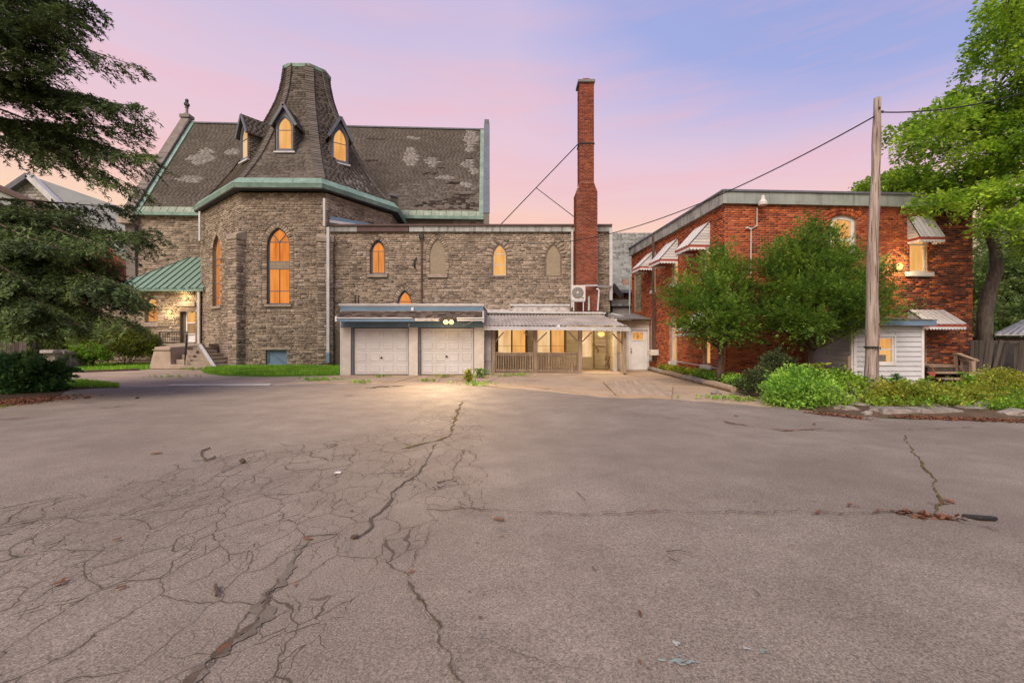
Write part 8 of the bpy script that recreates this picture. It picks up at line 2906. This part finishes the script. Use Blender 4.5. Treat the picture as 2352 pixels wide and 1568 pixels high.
tag(MB().box(bp.x - 0.08, bp.x + 0.08, 20.92, 21.08, 0, wz(786, 21)).build('iron_post', 'iron'), 'slim black post standing beside the left board fence', 'post')
lf = thing('wood_fence', 'dark grey vertical board fence at the left edge behind the shrub', 'fence', (-24, 20, 0))
for i in range(10):
    x = wx(-30 + i * 9.2, 20.5)
    MB().box(x, x + 0.165, 20.5, 20.53, 0.05, wz(783, 20.5) - 0.02 * (i % 3)).build('plank', 'grey_fence_wood', lf)
MB().box(wx(-30, 20.5), wx(60, 20.5), 20.535, 20.6, 0.3, 0.4).build('rail', 'grey_fence_wood', lf)

# ================================================================== ROCKS, KERB STONES, TIMBERS
def rock(x, y, Y, r, seed, label, name='rock'):
    c = WP(x, y, Y)
    tag(MB().blob((c.x, c.y, max(0.02, c.z)), r, seed, 0.22, 3).build(name, 'grey_rock'), label, 'rock')


rock(1975, 940, 10.0, (0.30, 0.22, 0.15), 1, 'largest rounded boulder at the foot of the utility pole')
rock(1958, 948, 9.7, (0.22, 0.16, 0.10), 2, 'flat stone leaning against the largest boulder')
rock(2010, 948, 9.5, (0.13, 0.11, 0.09), 3, 'angular grey stone right of the utility pole foot')
rock(1930, 946, 9.9, (0.20, 0.14, 0.08), 4, 'low stone at the left end of the boulder group')
rock(1990, 954, 9.3, (0.12, 0.09, 0.06), 5, 'small stone lying in front of the boulders')
rock(1965, 925, 10.6, (0.30, 0.2, 0.12), 6, 'stone half hidden behind the leafy bush')
rock(2262, 938, 9.7, (0.28, 0.2, 0.13), 8, 'tan stone behind the border at the far right')
rock(2335, 950, 9.0, (0.35, 0.2, 0.10), 9, 'pale slab stone at the right end of the border')
rock(1645, 903, 13.0, (0.14, 0.12, 0.09), 10, 'single stone beside the end of the timber edging')
for i, (x0, x1, y, Y, h, lb) in enumerate(((2030, 2120, 952, 9.25, 0.13, 'left rough granite kerb block along the weed bank'), (2121, 2215, 953, 9.15, 0.14, 'middle rough granite kerb block along the weed bank'), (2218, 2290, 948, 9.35, 0.15, 'right weathered kerb block before the weed bank'))):
    mb = MB()
    mb.hexa([(wx(x0, Y), Y, 0), (wx(x1, Y), Y - 0.05, 0), (wx(x1, Y), Y + 0.4, 0), (wx(x0, Y), Y + 0.4, 0), (wx(x0, Y) + 0.02, Y + 0.03, h), (wx(x1, Y) - 0.02, Y - 0.01, h - 0.02), (wx(x1, Y), Y + 0.4, h), (wx(x0, Y), Y + 0.4, h)])
    tag(mb.build('kerb_block', 'grey_rock', bevel=0.02), lb, 'kerb block')
tag(MB().blob(WP(2170, 938, 9.8), (0.55, 0.2, 0.12), 14, 0.12, 3).build('boulder', 'grey_rock'), 'long smooth boulder behind the granite kerb blocks', 'rock')
tb = [(7.15, 23.8), (6.95, 20.8), (6.8, 18.0), (6.65, 15.6), (6.55, 13.4)]
lbs = ['timber border log nearest the white side door', 'timber border log second from the side door', 'timber border log third from the side door', 'timber border log nearest the asphalt']
for i in range(4):
    a, b = Vector((*tb[i], 0.09)), Vector((*tb[i + 1], 0.09))
    mb = MB()
    mb.tube([a.lerp(b, 0.02), a.lerp(b, 0.35) + Vector((0.02, 0, 0.01)), a.lerp(b, 0.7), a.lerp(b, 0.97)], [0.10, 0.115, 0.11, 0.10], 8)
    tag(mb.build('border_log', 'old_wood' if i % 2 else 'grey_rock'), lbs[i], 'log')

# ================================================================== LITTER ON THE LOT
def lz(p):
    return max(0.0, 0.022 * math.sin(p.x * 0.55 + 0.7) * math.sin(p.y * 0.45)) + 0.006


p = GP(2250, 1193)
mb = MB()
mb.prism([(p.x - .11, p.y + .05, lz(p)), (p.x - .03, p.y - .035, lz(p)), (p.x + .10, p.y - .05, lz(p)), (p.x + .12, p.y - .01, lz(p)), (p.x + .02, p.y + .02, lz(p))], (0.004, 0, 0.022))
tag(mb.build('rubber_scrap', 'iron', bevel=0.003), 'bent black rubber scrap lying near the right crack', 'scrap')
p = GP(777, 1086.5)
tag(MB().prism([(p.x - .035, p.y - .02, lz(p)), (p.x + .03, p.y - .02, lz(p)), (p.x + .035, p.y + .02, lz(p)), (p.x - .02, p.y + .025, lz(p))], (0, 0, 0.01)).build('paper_scrap', 'white_paint'), 'small white paper scrap on the cracked asphalt', 'scrap')


def leaf_bit(x, y, s, mat, label, seed, name='dead_leaf', long=1.8):
    q = random.Random(seed)
    p = GP(x, y)
    a = q.uniform(0, 3.14)
    z = lz(p)
    pts = []
    for k in range(8):
        th = k * math.pi / 4
        r = s * (0.8 + 0.4 * q.random())
        u, v = r * long * math.cos(th), r * 0.6 * math.sin(th)
        pts.append((p.x + u * math.cos(a) - v * math.sin(a), p.y + u * math.sin(a) + v * math.cos(a), z + abs(v) * 0.35 + 0.004))
    mb = MB()
    mb.prism(pts, (0, 0, 0.004))
    tag(mb.build(name, mat), label, 'leaf' if name == 'dead_leaf' else 'litter')


for i, (x, y, s, lb) in enumerate(((1145, 1198, 0.045, 'curled brown leaf below the centre of the lot'), (358, 1043, 0.05, 'brown leaf left on the upper lot'), (707, 1240, 0.028, 'rust leaf at the top of the wide crack'), (945, 1318, 0.022, 'tan leaf at the fork of the right crack'),
                                  (278, 1352, 0.025, 'rust leaf right of the brown stain'), (678, 1346, 0.015, 'small orange leaf right of the wide crack'), (918, 1080, 0.03, 'red brown leaf among the fine cracks'), (270, 1241, 0.025, 'dull brown leaf on the left cracks'), (1950, 1165, 0.03, 'brown leaf above the long crack'),
                                  (2180, 1153, 0.05, 'clump of rusty leaves at the crack junction'), (1690, 956, 0.05, 'rust leaf near the planting bed'), (1470, 1420, 0.02, 'small rust fleck on the lower lot'), (1470, 1533, 0.014, 'brown seed on the near lot'), (1870, 975, 0.05, 'yellow leaf on the lot before the bed'))):
    leaf_bit(x, y, s * 0.72, 'dry_leaves', lb, i)
for i, (x, y, s, lb) in enumerate(((558, 1063, 0.05, 'dark pine cone on the upper left lot'), (815, 1237, 0.035, 'dark clump at the end of the middle crack'), (200, 914, 0.07, 'black lump beside the left verge'), (315, 915, 0.06, 'dark clod on the wet streak'), (1103, 1425, 0.012, 'round black pebble right of the long crack'), (1425, 905, 0.06, 'dark clod on the lot before the apron'))):
    p = GP(x, y)
    tag(MB().blob((p.x, p.y, lz(p) + s * 0.35), (s, s * 0.8, s * 0.55), i, 0.35, 1).build('clod', 'bark'), lb, 'clod')


def stick(pts, r, label, seed):
    P3 = [GP(x, y) for x, y in pts]
    P3 = [Vector((p.x, p.y, lz(p) + r)) for p in P3]
    tag(MB().tube(P3, r, 5, r1=r * 0.5).build('stick', 'bark'), label, 'stick')


stick([(482, 1031), (463, 1038), (462, 1048), (472, 1056), (470, 1060)], 0.012, 'hooked dark stick on the upper left lot', 1)
stick([(494, 1050), (486, 1056), (476, 1061)], 0.010, 'short stick beside the hooked stick', 2)
stick([(495, 1350), (498, 1362), (497, 1375)], 0.014, 'piece of bark standing out on the left lot', 3)
stick([(1005, 1112), (1020, 1108), (1040, 1104)], 0.008, 'short twig among the fine cracks', 4)
stick([(1530, 1275), (1560, 1272), (1592, 1280)], 0.004, 'thin curved twig on the middle right lot', 5)
stick([(1733, 1365), (1740, 1372), (1747, 1380)], 0.004, 'thin twig on the near right lot', 6)
stick([(1360, 1310), (1368, 1320)], 0.005, 'tiny dark twig on the lower middle lot', 7)
stick([(1536, 1290), (1560, 1300)], 0.004, 'thin straight twig below the curved twig', 8)
stick([(1325, 1135), (1338, 1148), (1346, 1155)], 0.004, 'thin dark twig above the long crack', 9)


def spill(x, y, rx, ry, mat, seed, label):
    q = random.Random(seed)
    p = GP(x, y)
    mb = MB()
    for k in range(16):
        c = Vector((p.x + q.gauss(0, rx * 0.5), p.y + q.gauss(0, ry * 0.5), lz(p) - 0.003 + 0.00025 * k))
        pts = []
        s = q.uniform(0.15, 0.45)
        for j in range(7):
            th = j * 2 * math.pi / 7
            r = s * q.uniform(0.5, 1.1)
            pts.append((c.x + rx * r * math.cos(th), c.y + ry * r * math.sin(th), c.z))
        mb.add(pts, [tuple(range(7))])
    o = mb.build('paint_stain', mat, lot)
    o['kind'] = 'stuff'


spill(1551, 1487, 0.022, 0.02, 'paint_spill', 1, '')
spill(1560, 1525, 0.07, 0.03, 'teal_spill', 2, '')
spill(1752, 1502, 0.03, 0.014, 'teal_spill', 3, '')
spill(1714, 1498, 0.02, 0.012, 'paint_spill', 4, '')
# drift of dry leaves along the kerb stones and needles by the left shrub
rg = np.random.default_rng(9)


def drift(x0, y0, x1, y1, n_, wd, name):
    f = rg.random(n_)
    P0, P1 = np.array(GP(x0, y0)), np.array(GP(x1, y1))
    C = P0 + (P1 - P0) * f[:, None] + np.stack([rg.normal(size=n_) * wd, rg.normal(size=n_) * wd, rg.uniform(0.004, 0.03, n_)], 1)
    v = sprays(C, rg.normal(size=(n_, 3)) * np.array((1, 1, 0.1)), 2, 0.05, 0.05, 0.05, 0.028, rg, noise=0.3, flat=0.02)
    leaf_object(name, [v], 'dry_leaves', None, 'stuff')


drift(2060, 958, 2352, 968, 800, 0.10, 'leaf_litter')
drift(-20, 930, 120, 914, 1500, 0.42, 'needle_litter')
drift(1860, 948, 1990, 962, 260, 0.09, 'leaf_litter')
drift(2060, 1178, 2210, 1196, 60, 0.035, 'leaf_litter')


# ------------------------------------------------------------------ groups shared by repeats
GROUPS = {'wall_lamp': 'lit lamps on the outer walls', 'yew_tree': 'yews in front of the brick building', 'background_tree': 'background trees', 'rock': 'stones along the planting bed', 'kerb_block': 'kerb blocks along the weed bank',
          'border_log': 'logs edging the side bed', 'dead_leaf': 'dead leaves lying on the lot', 'clod': 'dark clods on the lot', 'stick': 'sticks lying on the lot', 'overhead_wire': 'overhead cables', 'dark_shrub': 'dark shrubs by the brick wall',
          'weed_clump': 'weed clumps in the planting bed', 'weed_stalk': 'weed stalks by the lean-to', 'roof_vent_pipe': 'pipes on the low roofs'}
for o in list(bpy.data.objects):
    g = GROUPS.get(o.name.split('.')[0])
    if g and o.parent is None and 'category' in o:
        o['group'] = g
